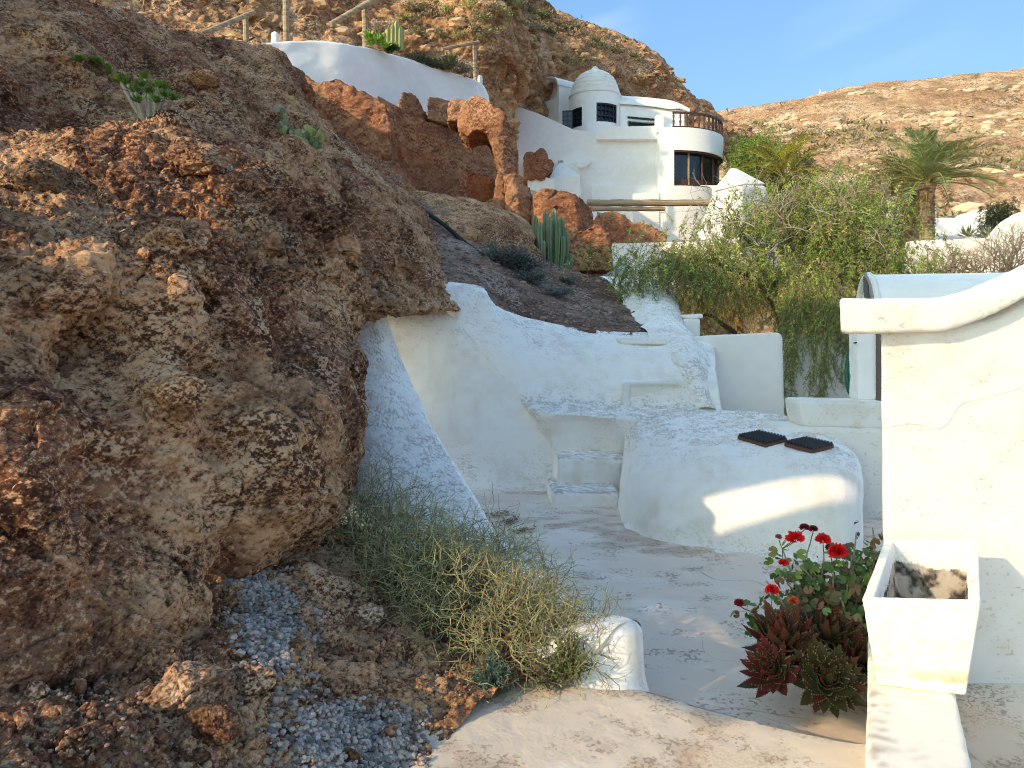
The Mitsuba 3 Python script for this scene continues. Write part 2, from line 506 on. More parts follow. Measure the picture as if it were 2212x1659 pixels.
def rocky(rows, n, m, amp=1.0, freq=1.0, kind='brown', seed=0, fine=1.0, cscale=1.0, strata=0.0, amps=(0.22, 0.10, 0.045, 0.018, 0.007), rmix=0.3, streak=0.0, sculpt=(), fac=()):
    G = loft(rows, n, 2 * m)
    N, s = facing(G)
    N = soft_normals(G, 16, s)
    if sculpt:
        D = np.zeros(G.shape[:2])
        for u, v, r, h in sculpt:
            c = grid_at(G, u, v)
            dd = np.linalg.norm(G - c, axis=-1) / r
            D += h * np.exp(-dd ** 2.0)
        G = G + N * D[..., None]
    G = even(G, int(1.4 * m), 3)
    N = soft_normals(G, 14, s)
    q = G * freq
    G = G + N * (amp * amps[0] * (meshkit.fbm(q * 0.9, 2, seed) - 0.5) * 2)[..., None]
    N = soft_normals(G, 14, s)

    def mixn(f_, k_):
        return (meshkit.fbm(q * f_, 2, seed + k_) - 0.5) * 2.6 * (1 - rmix) + (ridged(q * f_, 2, seed + k_) - 0.55) * 2 * rmix
    q = G * freq
    wob = (meshkit.fbm(q * 1.3 + 9, 2, seed + 31) - 0.5)[..., None] * np.array([0.3, 0.3, 0.2])
    q = q + wob
    disp = amps[1] * mixn(2.4, 3)
    if strata:
        disp += strata * (meshkit.fbm(np.stack([q[..., 0] * 0.35, q[..., 1] * 0.35, q[..., 2] * 5], -1), 2, seed + 21) - 0.5) * 2
    if streak:
        disp += streak * (meshkit.fbm(np.stack([q[..., 0] * 4, q[..., 1] * 4, q[..., 2] * 0.7], -1), 2, seed + 23) - 0.5) * 2
    for cell, am, cr in fac[:1]:
        h_, joint, _ = facets(G + wob * cell * 0.5, cell, seed + int(cell * 100))
        disp += am * h_ - cr * joint ** 3
    G = even(G + N * (disp * amp)[..., None], m, 4)
    # spacing of the sheet, so that no relief finer than it can carry is put on it
    sp = ndimage.gaussian_filter(np.maximum(np.linalg.norm(np.gradient(G, axis=1), axis=-1), np.linalg.norm(np.gradient(G, axis=0), axis=-1)), 2)

    def can(wave):
        return np.clip(wave / (2.6 * sp) - 0.35, 0, 1)
    N = soft_normals(G, 5, s)
    q = G * freq
    disp = amps[2] * mixn(7, 5) * can(0.1 / freq)
    for cell, am, cr in fac[1:]:
        h_, joint, _ = facets(G, cell, seed + int(cell * 100))
        disp += (am * h_ - cr * joint ** 3) * can(cell * 0.6)
    G = G + N * (disp * amp)[..., None]
    N = soft_normals(G, 2, s)
    q = G * freq
    rough_ = 0.4 + 1.2 * sst(0.4, 0.6, meshkit.fbm(q * 0.8 + 17, 3, seed + 41))
    disp = fine * rough_ * (amps[3] * (meshkit.noise(q * 21, seed + 8) - 0.5) * 2 * can(0.06 / freq) + amps[4] * (meshkit.noise(q * 52, seed + 9) - 0.5) * 2 * can(0.025 / freq))
    G = G + N * (disp * amp)[..., None]
    C = rock_color(G.reshape(-1, 3), kind, cscale, seed)
    return G, sheet(G, s), C
# ================================================================ the setting: ground, cliffs, hills
def put_sheet(key, mesh, bsdf, smooth=True):
    scene[key] = ply(mesh, bsdf, smooth)


# base ground far below and around, out to the horizon
R = np.array([0, 4, 10, 25, 60, 150, 400, 1200, 4000.0])
th = np.linspace(0, 2 * np.pi, 49)[:-1]
gv = [[0, 0, -3.0]] + [[r * math.cos(a), r * math.sin(a), -3.0 - 0.0 * r] for r in R[1:] for a in th]
gf = [[0, 1 + k, 1 + (k + 1) % 48] for k in range(48)]
for j in range(len(R) - 2):
    for k in range(48):
        a, b = 1 + j * 48 + k, 1 + j * 48 + (k + 1) % 48
        gf += [[a, a + 48, b + 48], [a, b + 48, b]]
structure('ground', 'dry brown ground of the valley floor below the terraces', 'ground')
scene['ground'] = ply(trimesh.Trimesh(gv, gf, process=False), matte(rgb(0.30, 0.2, 0.12), 0.95))

# ---- left cliff: the big brown volcanic rock mass
cliff_rows = [
    [(-2600, 1650, 1.5), (-700, 1640, 2.0), (0, 1560, 2.45), (200, 1500, 2.75), (385, 1420, 3.15), (420, 1245, 3.5), (560, 1210, 4.0), (690, 1150, 4.8), (748, 1080, 6.1), (725, 1040, 7.2)],
    [(-2600, 1500, 1.4), (-700, 1540, 1.9), (0, 1470, 2.4), (200, 1420, 2.7), (380, 1340, 3.05), (420, 1190, 3.45), (560, 1178, 3.9), (690, 1120, 4.5), (752, 1062, 5.6), (728, 1020, 7.2)],
    [(-2600, 1250, 1.4), (-700, 1300, 2.0), (0, 1290, 2.5), (200, 1280, 2.8), (380, 1230, 3.15), (425, 1125, 3.45), (560, 1130, 3.8), (690, 1090, 4.3), (756, 1035, 5.2), (730, 1000, 7.2)],
    [(-2600, 1050, 1.45), (-700, 1100, 2.15), (0, 1110, 2.65), (200, 1110, 2.95), (380, 1085, 3.3), (450, 1060, 3.5), (560, 1065, 3.7), (700, 1030, 4.25), (760, 1000, 5.15), (732, 980, 7.3)],
    [(-2600, 900, 1.45), (-700, 930, 2.25), (0, 950, 2.75), (200, 950, 3.05), (400, 940, 3.4), (550, 940, 3.75), (700, 940, 4.3), (762, 940, 5.25), (735, 930, 7.5)],
    [(-2600, 700, 1.5), (-700, 730, 2.4), (0, 780, 2.9), (200, 780, 3.25), (330, 760, 3.55), (480, 760, 3.9), (620, 780, 4.5), (752, 790, 5.5), (730, 800, 7.8)],
    [(-2600, 520, 1.6), (-700, 540, 2.5), (0, 610, 3.05), (200, 600, 3.4), (330, 600, 3.65), (450, 590, 4.1), (560, 600, 4.9), (690, 640, 5.9), (750, 652, 6.6), (760, 672, 8.2)],
    [(-2600, 330, 1.8), (-700, 420, 2.7), (0, 520, 3.4), (200, 510, 3.8), (320, 505, 4.1), (470, 490, 4.6), (560, 520, 5.4), (680, 560, 6.4), (780, 610, 7.3), (890, 655, 8.4), (962, 662, 9.0), (1010, 670, 10.2)],
    [(-2600, 240, 2.4), (-700, 370, 3.7), (0, 450, 4.6), (150, 450, 5.0), (300, 455, 5.2), (430, 450, 5.7), (560, 430, 6.4), (700, 450, 7.2), (830, 510, 8.2), (935, 600, 9.1), (968, 640, 9.5), (1020, 650, 10.8)],
    [(-2600, 120, 2.8), (-700, 260, 4.6), (0, 345, 6.0), (200, 340, 6.6), (400, 345, 7.0), (550, 350, 7.4), (690, 390, 8.0), (800, 400, 8.8), (880, 480, 9.6), (915, 540, 10.0), (960, 560, 11.5)],
    [(-2600, -40, 3.2), (-700, 120, 5.2), (0, 210, 6.6), (200, 240, 7.4), (400, 255, 8.2), (560, 285, 8.8), (680, 315, 9.6), (760, 350, 10.2), (858, 420, 10.8), (905, 445, 12.3)],
    [(-2600, -200, 3.6), (-700, 20, 5.9), (0, 105, 7.4), (200, 135, 8.6), (400, 155, 9.6), (560, 195, 10.6), (640, 240, 11.0), (720, 305, 11.6), (790, 345, 12.2), (840, 370, 13.6)],
    [(-2600, -300, 4.0), (-700, -40, 6.6), (0, 30, 8.4), (200, 38, 9.6), (330, 65, 10.8), (450, 110, 11.5), (550, 130, 11.9), (607, 160, 12.2), (638, 215, 12.7), (690, 260, 14.2)],
    [(-2600, -330, 4.6), (-700, -80, 7.4), (0, -18, 9.6), (150, 12, 10.6), (300, 44, 12.0), (430, 82, 12.4), (500, 95, 12.8), (565, 102, 13.0), (607, 125, 13.3), (660, 190, 15.2)],
    [(-2600, -280, 6.0), (-700, -60, 9.5), (0, 0, 12.0), (150, 25, 13.2), (300, 62, 14.2), (430, 100, 14.8), (500, 114, 15.2), (570, 130, 15.4), (620, 160, 15.8), (680, 230, 17.0)],
    [(-2600, -100, 8.0), (-700, 100, 12.0), (0, 140, 15.0), (150, 150, 16.4), (300, 170, 18.0), (430, 190, 19.5), (500, 200, 20.0), (570, 210, 20.6), (620, 240, 21.0), (680, 300, 22.0)],
]
# hollows (negative) and lumps of the face: place, radius, depth in metres
cliff_forms = [(230, 330, 1.0, 0.3), (330, 400, 0.5, 0.25), (395, 350, 0.3, 0.22), (330, 470, 0.38, -0.45), (420, 455, 0.3, -0.35), (180, 480, 0.35, -0.15),
               (735, 440, 0.42, -0.6), (755, 500, 0.25, -0.2), (640, 300, 0.42, -0.45), (600, 265, 0.4, -0.3), (640, 365, 0.5, 0.3), (560, 400, 0.5, 0.2), (700, 520, 0.5, 0.25),
               (500, 700, 0.4, 0.05), (640, 1000, 0.5, 0.10), (560, 960, 0.4, 0.04), (700, 860, 0.35, 0.05), (300, 610, 0.13, -0.16), (300, 680, 0.12, -0.14), (305, 560, 0.12, -0.12),
               (470, 640, 0.12, -0.14), (480, 720, 0.12, -0.12), (470, 570, 0.12, -0.12), (250, 700, 0.12, -0.15), (255, 780, 0.12, -0.15), (480, 800, 0.13, -0.17), (475, 880, 0.13, -0.15), (470, 960, 0.13, -0.12), (620, 700, 0.15, -0.17), (625, 780, 0.15, -0.17), (300, 740, 0.12, -0.14), (560, 830, 0.14, -0.12), (80, 680, 0.4, -0.26), (110, 850, 0.3, 0.12), (380, 860, 0.12, 0.10), (240, 1050, 0.3, -0.15), (90, 1130, 0.25, 0.14),
               (300, 130, 0.5, -0.3), (420, 200, 0.5, 0.25), (520, 150, 0.5, -0.25), (560, 300, 0.35, -0.2), (150, 120, 0.5, 0.25), (60, 230, 0.5, -0.35), (170, 215, 0.5, -0.3)]
structure('cliff', 'weathered brown volcanic rock face with hollows and ledges', 'rock face')
G, mesh, col = rocky(cliff_rows, 680, 1000, amp=1.0, kind='brown', seed=4, fine=1.0, streak=0.085, strata=0.03, amps=(0.11, 0.06, 0.035, 0.028, 0.014), rmix=0.5, fac=((0.75, 0.045, 0.02), (0.26, 0.022, 0.012), (0.09, 0.010, 0.006)), sculpt=cliff_forms)
cliff_grid = G
put_sheet('cliff', mesh, 'cliff_rock')

# ---- stony ground at the foot of the cliff
apron_rows = [
    [(-2600, 2300, 1.2), (-700, 2500, 1.2), (0, 2350, 1.38), (450, 2150, 1.75), (860, 2150, 2.05), (980, 2050, 2.3)],
    [(-2600, 1850, 1.35), (-700, 1950, 1.5), (0, 1880, 1.75), (450, 1800, 2.15), (850, 1780, 2.6), (960, 1750, 2.72)],
    [(-2600, 1650, 1.5), (-700, 1700, 1.75), (0, 1640, 2.05), (400, 1600, 2.45), (700, 1600, 2.75), (900, 1610, 2.95), (965, 1600, 3.0)],
    [(-2600, 1550, 1.7), (-700, 1560, 2.05), (0, 1480, 2.5), (400, 1400, 2.9), (700, 1430, 3.2), (960, 1510, 3.25), (1090, 1475, 3.4)],
    [(-2600, 1500, 2.1), (-700, 1500, 2.4), (0, 1430, 2.8), (400, 1265, 3.45), (650, 1275, 3.8), (960, 1350, 4.15), (1180, 1440, 3.72)],
    [(-2600, 1500, 2.4), (-700, 1500, 2.8), (0, 1400, 3.2), (400, 1170, 4.1), (600, 1180, 4.6), (750, 1165, 5.25), (850, 1215, 5.1), (960, 1295, 4.55), (1080, 1405, 3.95)],
    [(-2600, 1500, 3.0), (-700, 1500, 3.3), (0, 1400, 3.8), (400, 1140, 5.2), (600, 1130, 5.8), (750, 1150, 6.2), (850, 1205, 5.6), (960, 1295, 5.0), (1080, 1410, 4.3)],
]
structure('stony_ground', 'stony brown earth and crumbling rock at the foot of the cliff', 'ground')
G, mesh, col = rocky(apron_rows, 560, 480, amp=0.5, freq=1.6, kind='brown', seed=31, fine=0.8, rmix=0.5, amps=(0.16, 0.08, 0.03, 0.022, 0.012), fac=((0.30, 0.07, 0.04), (0.10, 0.03, 0.02), (0.05, 0.018, 0.012)))
apron_grid = G
put_sheet('stony_ground', mesh, 'ground_rock')

# ---- dark scree slope behind the plastered hollow
scree_rows = [
    [(700, 690, 8.8), (900, 660, 9.5), (952, 618, 9.95), (1045, 632, 9.97), (1068, 664, 9.98), (1108, 688, 10.05), (1170, 705, 10.2), (1274, 722, 10.4), (1345, 724, 10.55), (1400, 726, 10.7), (1440, 720, 11.0)],
    [(700, 640, 9.4), (880, 590, 10.0), (960, 585, 10.6), (1060, 600, 10.8), (1110, 640, 10.8), (1180, 670, 10.9), (1270, 690, 11.0), (1330, 700, 11.2), (1375, 695, 11.3), (1430, 690, 11.8)],
    [(700, 560, 10.4), (860, 500, 11.3), (960, 530, 11.8), (1060, 560, 12.0), (1150, 605, 12.2), (1230, 635, 12.4), (1290, 645, 12.6), (1340, 655, 12.6), (1400, 650, 13.0)],
    [(700, 500, 11.4), (860, 450, 12.6), (960, 480, 13.2), (1060, 520, 13.4), (1150, 570, 13.7), (1220, 592, 14.0), (1290, 604, 14.4), (1350, 625, 14.2), (1400, 620, 14.8)],
    [(700, 440, 12.5), (860, 425, 13.6), (960, 448, 14.2), (1030, 470, 14.6), (1130, 530, 15.0), (1200, 575, 15.3), (1260, 597, 15.6), (1310, 606, 15.4), (1400, 620, 16.0)],
    [(700, 430, 14.0), (860, 428, 15.0), (960, 440, 15.8), (1040, 465, 16.2), (1130, 520, 16.6), (1200, 585, 16.6), (1260, 620, 16.8), (1320, 650, 16.8), (1400, 680, 17.0)],
    [(700, 480, 17.0), (860, 470, 18.0), (960, 480, 18.5), (1040, 505, 19), (1130, 560, 19), (1200, 640, 19), (1260, 680, 19), (1320, 720, 19), (1400, 760, 19)],
]
structure('scree_slope', 'dark brown gravel slope rising behind the whitewashed hollow', 'slope')
G, mesh, col = rocky(scree_rows, 420, 330, amp=0.3, freq=1.2, kind='dark', seed=52, fine=2.2, cscale=1.3)
put_sheet('scree_slope', mesh, 'scree_rock')
scree_grid = G

# ---- upper hillside behind the terrace and the house
hill_rows = [
    [(-2600, 100, 15), (-1500, 60, 16), (-300, 80, 18), (200, 90, 21), (430, 105, 22), (570, 120, 22.5), (700, 130, 24), (800, 160, 25), (940, 215, 26.3), (1050, 300, 28.3), (1082, 310, 30), (1102, 322, 36), (1150, 340, 38), (1300, 330, 40), (1450, 330, 43), (1560, 330, 46), (1680, 330, 54)],
    [(-2600, 0, 15.5), (-1500, 0, 16.5), (-300, 30, 18.7), (200, 50, 21.5), (430, 72, 22.8), (570, 85, 23.8), (700, 92, 25), (800, 110, 26), (940, 155, 27), (1040, 215, 28.6), (1082, 230, 29.8), (1104, 236, 36), (1158, 255, 38), (1300, 260, 41), (1450, 260, 44), (1560, 270, 46), (1650, 300, 52)],
    [(-2600, -200, 17), (-1500, -200, 18), (-300, -200, 20), (200, -30, 22.3), (440, 10, 23.4), (600, 35, 24.6), (800, 70, 26.6), (900, 92, 27.6), (1000, 108, 27.5), (1060, 122, 28.0), (1105, 135, 29.5), (1142, 168, 34), (1180, 168, 39), (1300, 185, 41.5), (1450, 200, 44.5), (1535, 250, 47), (1600, 285, 55)],
    [(-2600, -600, 19), (-1500, -700, 20), (-300, -700, 22), (200, -330, 24.5), (470, -220, 26), (700, -120, 28), (850, -10, 29.5), (960, 20, 28.2), (1040, 30, 27.6), (1090, 52, 29.5), (1122, 82, 34), (1160, 95, 39), (1250, 118, 40.5), (1350, 130, 42.5), (1440, 158, 44.5), (1512, 232, 48), (1570, 270, 58)],
    [(-2600, -900, 24), (-1500, -1000, 25), (-300, -1000, 26), (200, -600, 29), (500, -380, 34), (800, -230, 35), (930, -130, 29.5), (1020, -85, 28.2), (1072, -40, 29.5), (1108, 2, 34), (1134, 4, 48), (1180, 32, 50), (1230, 52, 50.5), (1290, 74, 51), (1340, 97, 51), (1390, 122, 51), (1436, 157, 51), (1490, 214, 52), (1527, 247, 60)],
    [(-2600, -700, 40), (-1500, -700, 42), (-300, -600, 45), (200, -300, 50), (500, -150, 54), (800, -20, 60), (930, 60, 50), (1020, 60, 50), (1072, 80, 52), (1108, 100, 60), (1134, 92, 66), (1180, 110, 68), (1230, 130, 69), (1290, 150, 69), (1340, 180, 69), (1390, 200, 69), (1436, 230, 69), (1490, 260, 70), (1527, 290, 76)],
]
structure('upper_hillside', 'steep orange brown rocky hillside above the terrace and house', 'hill')
G, mesh, col = rocky(hill_rows, 620, 420, amp=4.0, freq=0.33, kind='hill', seed=64, fine=1.2, cscale=0.45, strata=0.07, amps=(0.12, 0.08, 0.045, 0.022, 0.009), rmix=0.4, fac=((2.6, 0.05, 0.015), (0.9, 0.028, 0.012), (0.35, 0.018, 0.01)))
hill_grid = G
put_sheet('upper_hillside', mesh, 'hill_rock')

# ---- far hill on the right
far_rows = [
    [(-600, 700, 60), (900, 700, 60), (1500, 700, 60), (1900, 700, 60), (2300, 700, 60), (2900, 700, 60), (5000, 700, 60)],
    [(-600, 560, 75), (900, 540, 75), (1500, 520, 75), (1900, 500, 75), (2300, 500, 75), (2900, 500, 75), (5000, 520, 75)],
    [(-600, 480, 100), (900, 460, 100), (1500, 430, 100), (1900, 400, 100), (2300, 390, 100), (2900, 380, 100), (5000, 400, 100)],
    [(-600, 400, 140), (900, 380, 140), (1500, 330, 140), (1900, 270, 140), (2300, 245, 140), (2900, 220, 140), (5000, 220, 140)],
    [(-600, 300, 180), (900, 280, 180), (1380, 262, 180), (1500, 252, 180), (1640, 234, 180), (1740, 212, 180), (1830, 195, 180), (1950, 178, 180), (2100, 163, 180), (2212, 151, 180), (2500, 128, 180), (2900, 120, 180), (5000, 140, 180)],
    [(-600, 330, 260), (900, 310, 260), (1500, 285, 260), (1900, 230, 260), (2300, 200, 260), (2900, 200, 260), (5000, 220, 260)],
]
structure('far_hill', 'sunlit bare orange hillside across the valley', 'hill')
G, mesh, col = rocky(far_rows, 620, 330, amp=13.0, freq=0.10, kind='hill', seed=83, fine=1.0, cscale=0.11, amps=(0.08, 0.09, 0.06, 0.04, 0.014), rmix=0.45, fac=((9.0, 0.02, 0.006), (3.0, 0.02, 0.006)))
far_grid = G
put_sheet('far_hill', mesh, 'far_rock')

# loose stones lying on the scree
rng = np.random.default_rng(15)
SP_ = scree_grid[:, :].reshape(-1, 3)
pk = rng.choice(len(SP_), 4200, False)
iv = np.array(trimesh.creation.icosphere(0, 1.0).vertices)
if_ = np.array(trimesh.creation.icosphere(0, 1.0).faces)
V = iv[None] * (1 + 0.6 * (rng.random((len(pk), len(iv))) - 0.5))[..., None] * (rng.uniform(0.008, 0.03, len(pk)) * (1 + 1.5 * (rng.random(len(pk)) < 0.05)))[:, None, None] * np.array([1.1, 1.0, 0.7]) + SP_[pk][:, None]
labels['scree_stones'] = {'label': 'loose dark brown stones strewn over the gravel slope', 'category': 'stones', 'kind': 'stuff'}
scene['scree_stones'] = ply(trimesh.Trimesh(V.reshape(-1, 3), (np.arange(len(pk))[:, None, None] * len(iv) + if_[None]).reshape(-1, 3), process=False), 'painted_earth', False, color=np.repeat(np.array([0.22, 0.15, 0.115]) * rng.uniform(0.5, 1.8, len(pk))[:, None], len(iv), 0))
# ================================================================ the whitewashed court in front
ZP = -0.20        # level of the sunken court
structure('court_floor', 'sunken court floor of worn pinkish white concrete with cracks', 'floor')


def court_fn(p, n, uv):
    a = fbm(p.x * 0.8, p.y * 1.5, 2.0, 4)
    b = fbm(p.x * 5, p.y * 9, 5.0, 4)
    s = noise(p.x * 60, p.y * 60, 1)
    c = mix((0.73, 0.605, 0.49), (0.55, 0.415, 0.31), smoothstep(0.45, 0.7, a * 0.5 + b * 0.5))
    c = mix(c, (0.79, 0.70, 0.60), smoothstep(0.55, 0.7, fbm(p.x * 2 + 9, p.y * 3, 1, 4)) * 0.8)
    c = mix(c, (0.33, 0.24, 0.19), smoothstep(0.62, 0.75, s) * smoothstep(0.5, 0.65, b) * 0.7)
    v = voronoi(p.x * 1.1 + fbm(p.x * 2, p.y * 2, 0, 3) * 1.2, p.y * 1.1 + fbm(p.x * 2, p.y * 2, 9, 3) * 1.2)
    crack = (1 - smoothstep(0.002, 0.010, v[1] - v[0])) * smoothstep(0.56, 0.62, fbm(p.x * 0.9 + 5, p.y * 0.9, 3, 2))
    return mix(c, (0.24, 0.17, 0.13), crack * 0.7)


scene['court_concrete'] = two(bumped({'type': 'principled', 'base_color': proc(court_fn), 'roughness': 0.8, 'specular': 0.2}, lambda p, n, uv: fbm(p.x * 6, p.y * 6, 0, 4) * 0.02 + noise(p.x * 80, p.y * 80, 0) * 0.0015))
xs, ys = np.linspace(-3.5, 6.5, 90), np.linspace(2.4, 11, 90)
gx, gy = np.meshgrid(xs, ys)
gz = ZP + (meshkit.fbm(np.stack([gx * 0.9, gy * 0.9, gx * 0], -1), 3, 3) - 0.5) * 0.05
scene['court_floor'] = ply(sheet(np.stack([gx, gy, gz], -1), True), 'court_concrete', True)

# landing in the foreground, one step above the court
structure('landing', 'speckled cream concrete landing above the court with a curved front edge', 'floor')


def landing_fn(p, n, uv):
    b = fbm(p.x * 6, p.y * 6, p.z * 6, 4)
    s = noise(p.x * 75, p.y * 75, p.z * 75)
    s2 = noise(p.x * 150, p.y * 150, p.z * 150)
    c = mix((0.66, 0.555, 0.43), (0.54, 0.43, 0.315), smoothstep(0.42, 0.68, b))
    c = mix(c, (0.74, 0.67, 0.57), smoothstep(0.5, 0.7, fbm(p.x * 3 + 4, p.y * 3, 1, 3)) * 0.6)
    c = mix(c, (0.30, 0.22, 0.16), smoothstep(0.50, 0.68, 0.55 * s + 0.45 * s2) * smoothstep(0.34, 0.58, b) * 0.75)
    return mix(c, (0.60, 0.40, 0.25), smoothstep(0.6, 0.75, fbm(p.x * 2.2 + 31, p.y * 2.2, 3, 4)) * smoothstep(0.4, 0.6, s2) * 0.6)


scene['landing_concrete'] = two(bumped({'type': 'principled', 'base_color': proc(landing_fn), 'roughness': 0.85, 'specular': 0.2}, lambda p, n, uv: fbm(p.x * 12, p.y * 12, p.z * 12, 3) * 0.01 + noise(p.x * 90, p.y * 90, p.z * 90) * 0.002))
edge = [at(q[0], q[1], q[2])[:2] for q in [(1040, 1440, 3.75), (1250, 1452, 3.65), (1385, 1478, 3.54), (1500, 1510, 3.40), (1600, 1535, 3.30), (1700, 1560, 3.2), (1870, 1592, 3.08)]]
t = np.linspace(0, 1, len(edge))
ee = PchipInterpolator(t, np.array(edge))(np.linspace(0, 1, 40))
ee = np.vstack([[-0.35, 3.9], ee, [1.62, 3.02], [2.6, 2.2]])
poly = [tuple(q) for q in ee] + [(2.6, -7), (-2.0, -7), (-2.0, 3.9)]
scene['landing'] = ply(soften(prism_xy(poly, -0.6, 0.0), 0.07, 3, 0.008, 4, 5), 'landing_concrete', 50)


# ---- sheets of old whitewash, coloured by grains
def skew(M, k, y0):
    """Lean the ends of a wall sideways as it goes back."""
    def f(v):
        v = np.array(v)
        v[:, 0] += k * (v[:, 1] - y0) * np.clip(1 - (v[:, 0] - v[:, 0].min()) / 0.7, 0, 1)
        return v
    return M.refine_to_length(0.08).warp_batch(f)


def white_color(P, speck, seed=0, warm=None):
    """speck: 0..1, how much grey lichen grain sits on the plaster there."""
    a = meshkit.fbm(P * 2.2, 4, seed)
    b = meshkit.fbm(P * 11, 4, seed + 1)
    s = 0.55 * meshkit.noise(P * 66, seed + 2) + 0.45 * meshkit.noise(P * 130, seed + 3)
    c = lerp(np.full(P.shape, (0.85, 0.81, 0.745)), (0.76, 0.70, 0.615), sst(0.45, 0.75, a * 0.6 + b * 0.4) * 0.7)
    g = sst(0.66, 0.40, 0) if False else sst(0.62 - 0.26 * speck, 0.74 - 0.24 * speck, s) * np.clip(speck * (0.35 + 1.3 * sst(0.35, 0.6, b)), 0, 1)
    c = lerp(c, (0.34, 0.29, 0.25), g * 0.75)
    run = sst(0.5, 0.7, meshkit.fbm(np.stack([P[..., 0] * 7, P[..., 1] * 7, P[..., 2] * 0.6], -1), 4, seed + 19)) * sst(0.4, 0.6, a)
    c = lerp(c, (0.69, 0.62, 0.52), run * 0.45)
    r = sst(0.62, 0.74, meshkit.fbm(P * 3.1 + 30, 4, seed + 7)) * np.clip(speck + 0.3, 0, 1)
    c = lerp(c, (0.62, 0.47, 0.36), r * 0.45)
    return c


def white_sheet(rows, n, m, speckrow, seed=0, amp=0.012, freq=5.0, fine=0.0015, speckcol=None):
    """speckrow: per row of rows, how weathered; a loft of whitewashed masonry."""
    G = loft(rows, n, m)
    N, s = facing(G)
    d = (meshkit.fbm(G * freq, 3, seed) - 0.5) * 2 * amp + (meshkit.fbm(G * 1.3, 2, seed + 5) - 0.5) * 2 * amp * 1.6 + (meshkit.noise(G * 60, seed + 2) - 0.5) * fine
    G = G + N * d[..., None]
    sp = np.interp(np.linspace(0, 1, m), np.linspace(0, 1, len(speckrow)), speckrow)[:, None] * np.ones((1, n))
    if speckcol is not None:
        sp = sp * np.interp(np.linspace(0, 1, n), np.linspace(0, 1, len(speckcol)), speckcol)[None]
    sp = np.clip(sp + (meshkit.fbm(G * 1.7, 3, seed + 12) - 0.5) * 0.7 * (sp > 0.05), 0, 1)
    return G, sheet(G, s), white_color(G.reshape(-1, 3), sp.reshape(-1), seed)


hollow = thing('plastered_hollow', 'whitewashed masonry hollow with rounded slopes, steps and niche below the gravel slope', 'retaining wall')

# left wing: sloping speckled wall running down to a rounded block end
wing_rows = [
    [(690, 640, 8.6), (690, 760, 8.0), (700, 880, 7.4), (700, 1000, 6.9), (715, 1070, 6.5), (780, 1185, 5.6), (960, 1300, 4.6), (1120, 1420, 3.9), (1190, 1470, 3.72), (1240, 1475, 3.66)],
    [(757, 650, 8.35), (775, 760, 7.7), (790, 880, 7.0), (795, 1000, 6.35), (815, 1070, 5.9), (890, 1200, 5.1), (1020, 1310, 4.35), (1170, 1380, 3.78), (1240, 1385, 3.62), (1300, 1390, 3.58)],
    [(795, 655, 8.45), (820, 760, 7.8), (850, 880, 7.05), (880, 990, 6.4), (915, 1060, 5.95), (985, 1170, 5.25), (1110, 1280, 4.5), (1240, 1345, 3.9), (1300, 1350, 3.72), (1340, 1350, 3.66)],
    [(822, 672, 8.6), (866, 795, 7.9), (926, 915, 7.1), (978, 1008, 6.45), (1012, 1064, 6.05), (1066, 1150, 5.45), (1185, 1268, 4.65), (1290, 1325, 4.12), (1345, 1334, 3.9), (1370, 1338, 3.8)],
    [(832, 678, 8.75), (878, 800, 8.0), (936, 920, 7.2), (988, 1013, 6.55), (1022, 1070, 6.15), (1078, 1156, 5.55), (1198, 1274, 4.75), (1302, 1332, 4.2), (1362, 1342, 3.96), (1384, 1350, 3.84)],
    [(834, 760, 8.85), (880, 870, 8.1), (936, 990, 7.3), (988, 1083, 6.65), (1022, 1120, 6.25), (1080, 1216, 5.65), (1200, 1334, 4.85), (1306, 1402, 4.3), (1364, 1410, 4.05), (1386, 1415, 3.9)],
    [(834, 960, 8.9), (880, 1080, 8.15), (936, 1190, 7.35), (988, 1253, 6.7), (1022, 1320, 6.3), (1080, 1416, 5.7), (1200, 1494, 4.9), (1306, 1502, 4.35), (1364, 1510, 4.1), (1388, 1520, 3.95)],
]
G, mesh, col = white_sheet(wing_rows, 300, 220, [0.8, 0.75, 0.7, 0.55, 0.2, 0.05, 0.1], 3, speckcol=[1, 1, 1, 1, 1, 1, 0.8, 0.5, 0.3])
wing_grid = G
part(hollow, 'wing_wall', ply(mesh, 'painted_earth', True, color=col), 'sloping grey speckled wing wall beside the cliff')
# its block end facing the landing
end_rows = [
    [(1150, 1440, 3.78), (1180, 1385, 3.76), (1240, 1350, 3.74), (1300, 1342, 3.73), (1350, 1338, 3.74), (1372, 1342, 3.76), (1381, 1352, 3.82), (1384, 1360, 4.0)],
    [(1150, 1470, 3.66), (1180, 1420, 3.64), (1240, 1385, 3.63), (1300, 1372, 3.62), (1350, 1366, 3.63), (1374, 1366, 3.66), (1384, 1368, 3.75), (1386, 1372, 4.0)],
    [(1150, 1480, 3.63), (1180, 1455, 3.61), (1240, 1430, 3.60), (1300, 1425, 3.59), (1350, 1420, 3.6), (1376, 1420, 3.63), (1386, 1420, 3.73), (1388, 1420, 4.0)],
    [(1150, 1510, 3.5), (1180, 1490, 3.52), (1240, 1475, 3.54), (1300, 1470, 3.54), (1350, 1466, 3.56), (1376, 1464, 3.6), (1388, 1462, 3.7), (1392, 1462, 4.0)],
    [(1150, 1560, 3.3), (1180, 1540, 3.36), (1240, 1520, 3.4), (1300, 1512, 3.42), (1350, 1506, 3.44), (1386, 1500, 3.5), (1400, 1500, 3.62), (1404, 1500, 3.9)],
]
G, mesh, col = white_sheet(end_rows, 110, 80, [0.3, 0.15, 0.1, 0.25, 0.6], 9, amp=0.006)
part(hollow, 'block_end', ply(mesh, 'painted_earth', True, color=col))

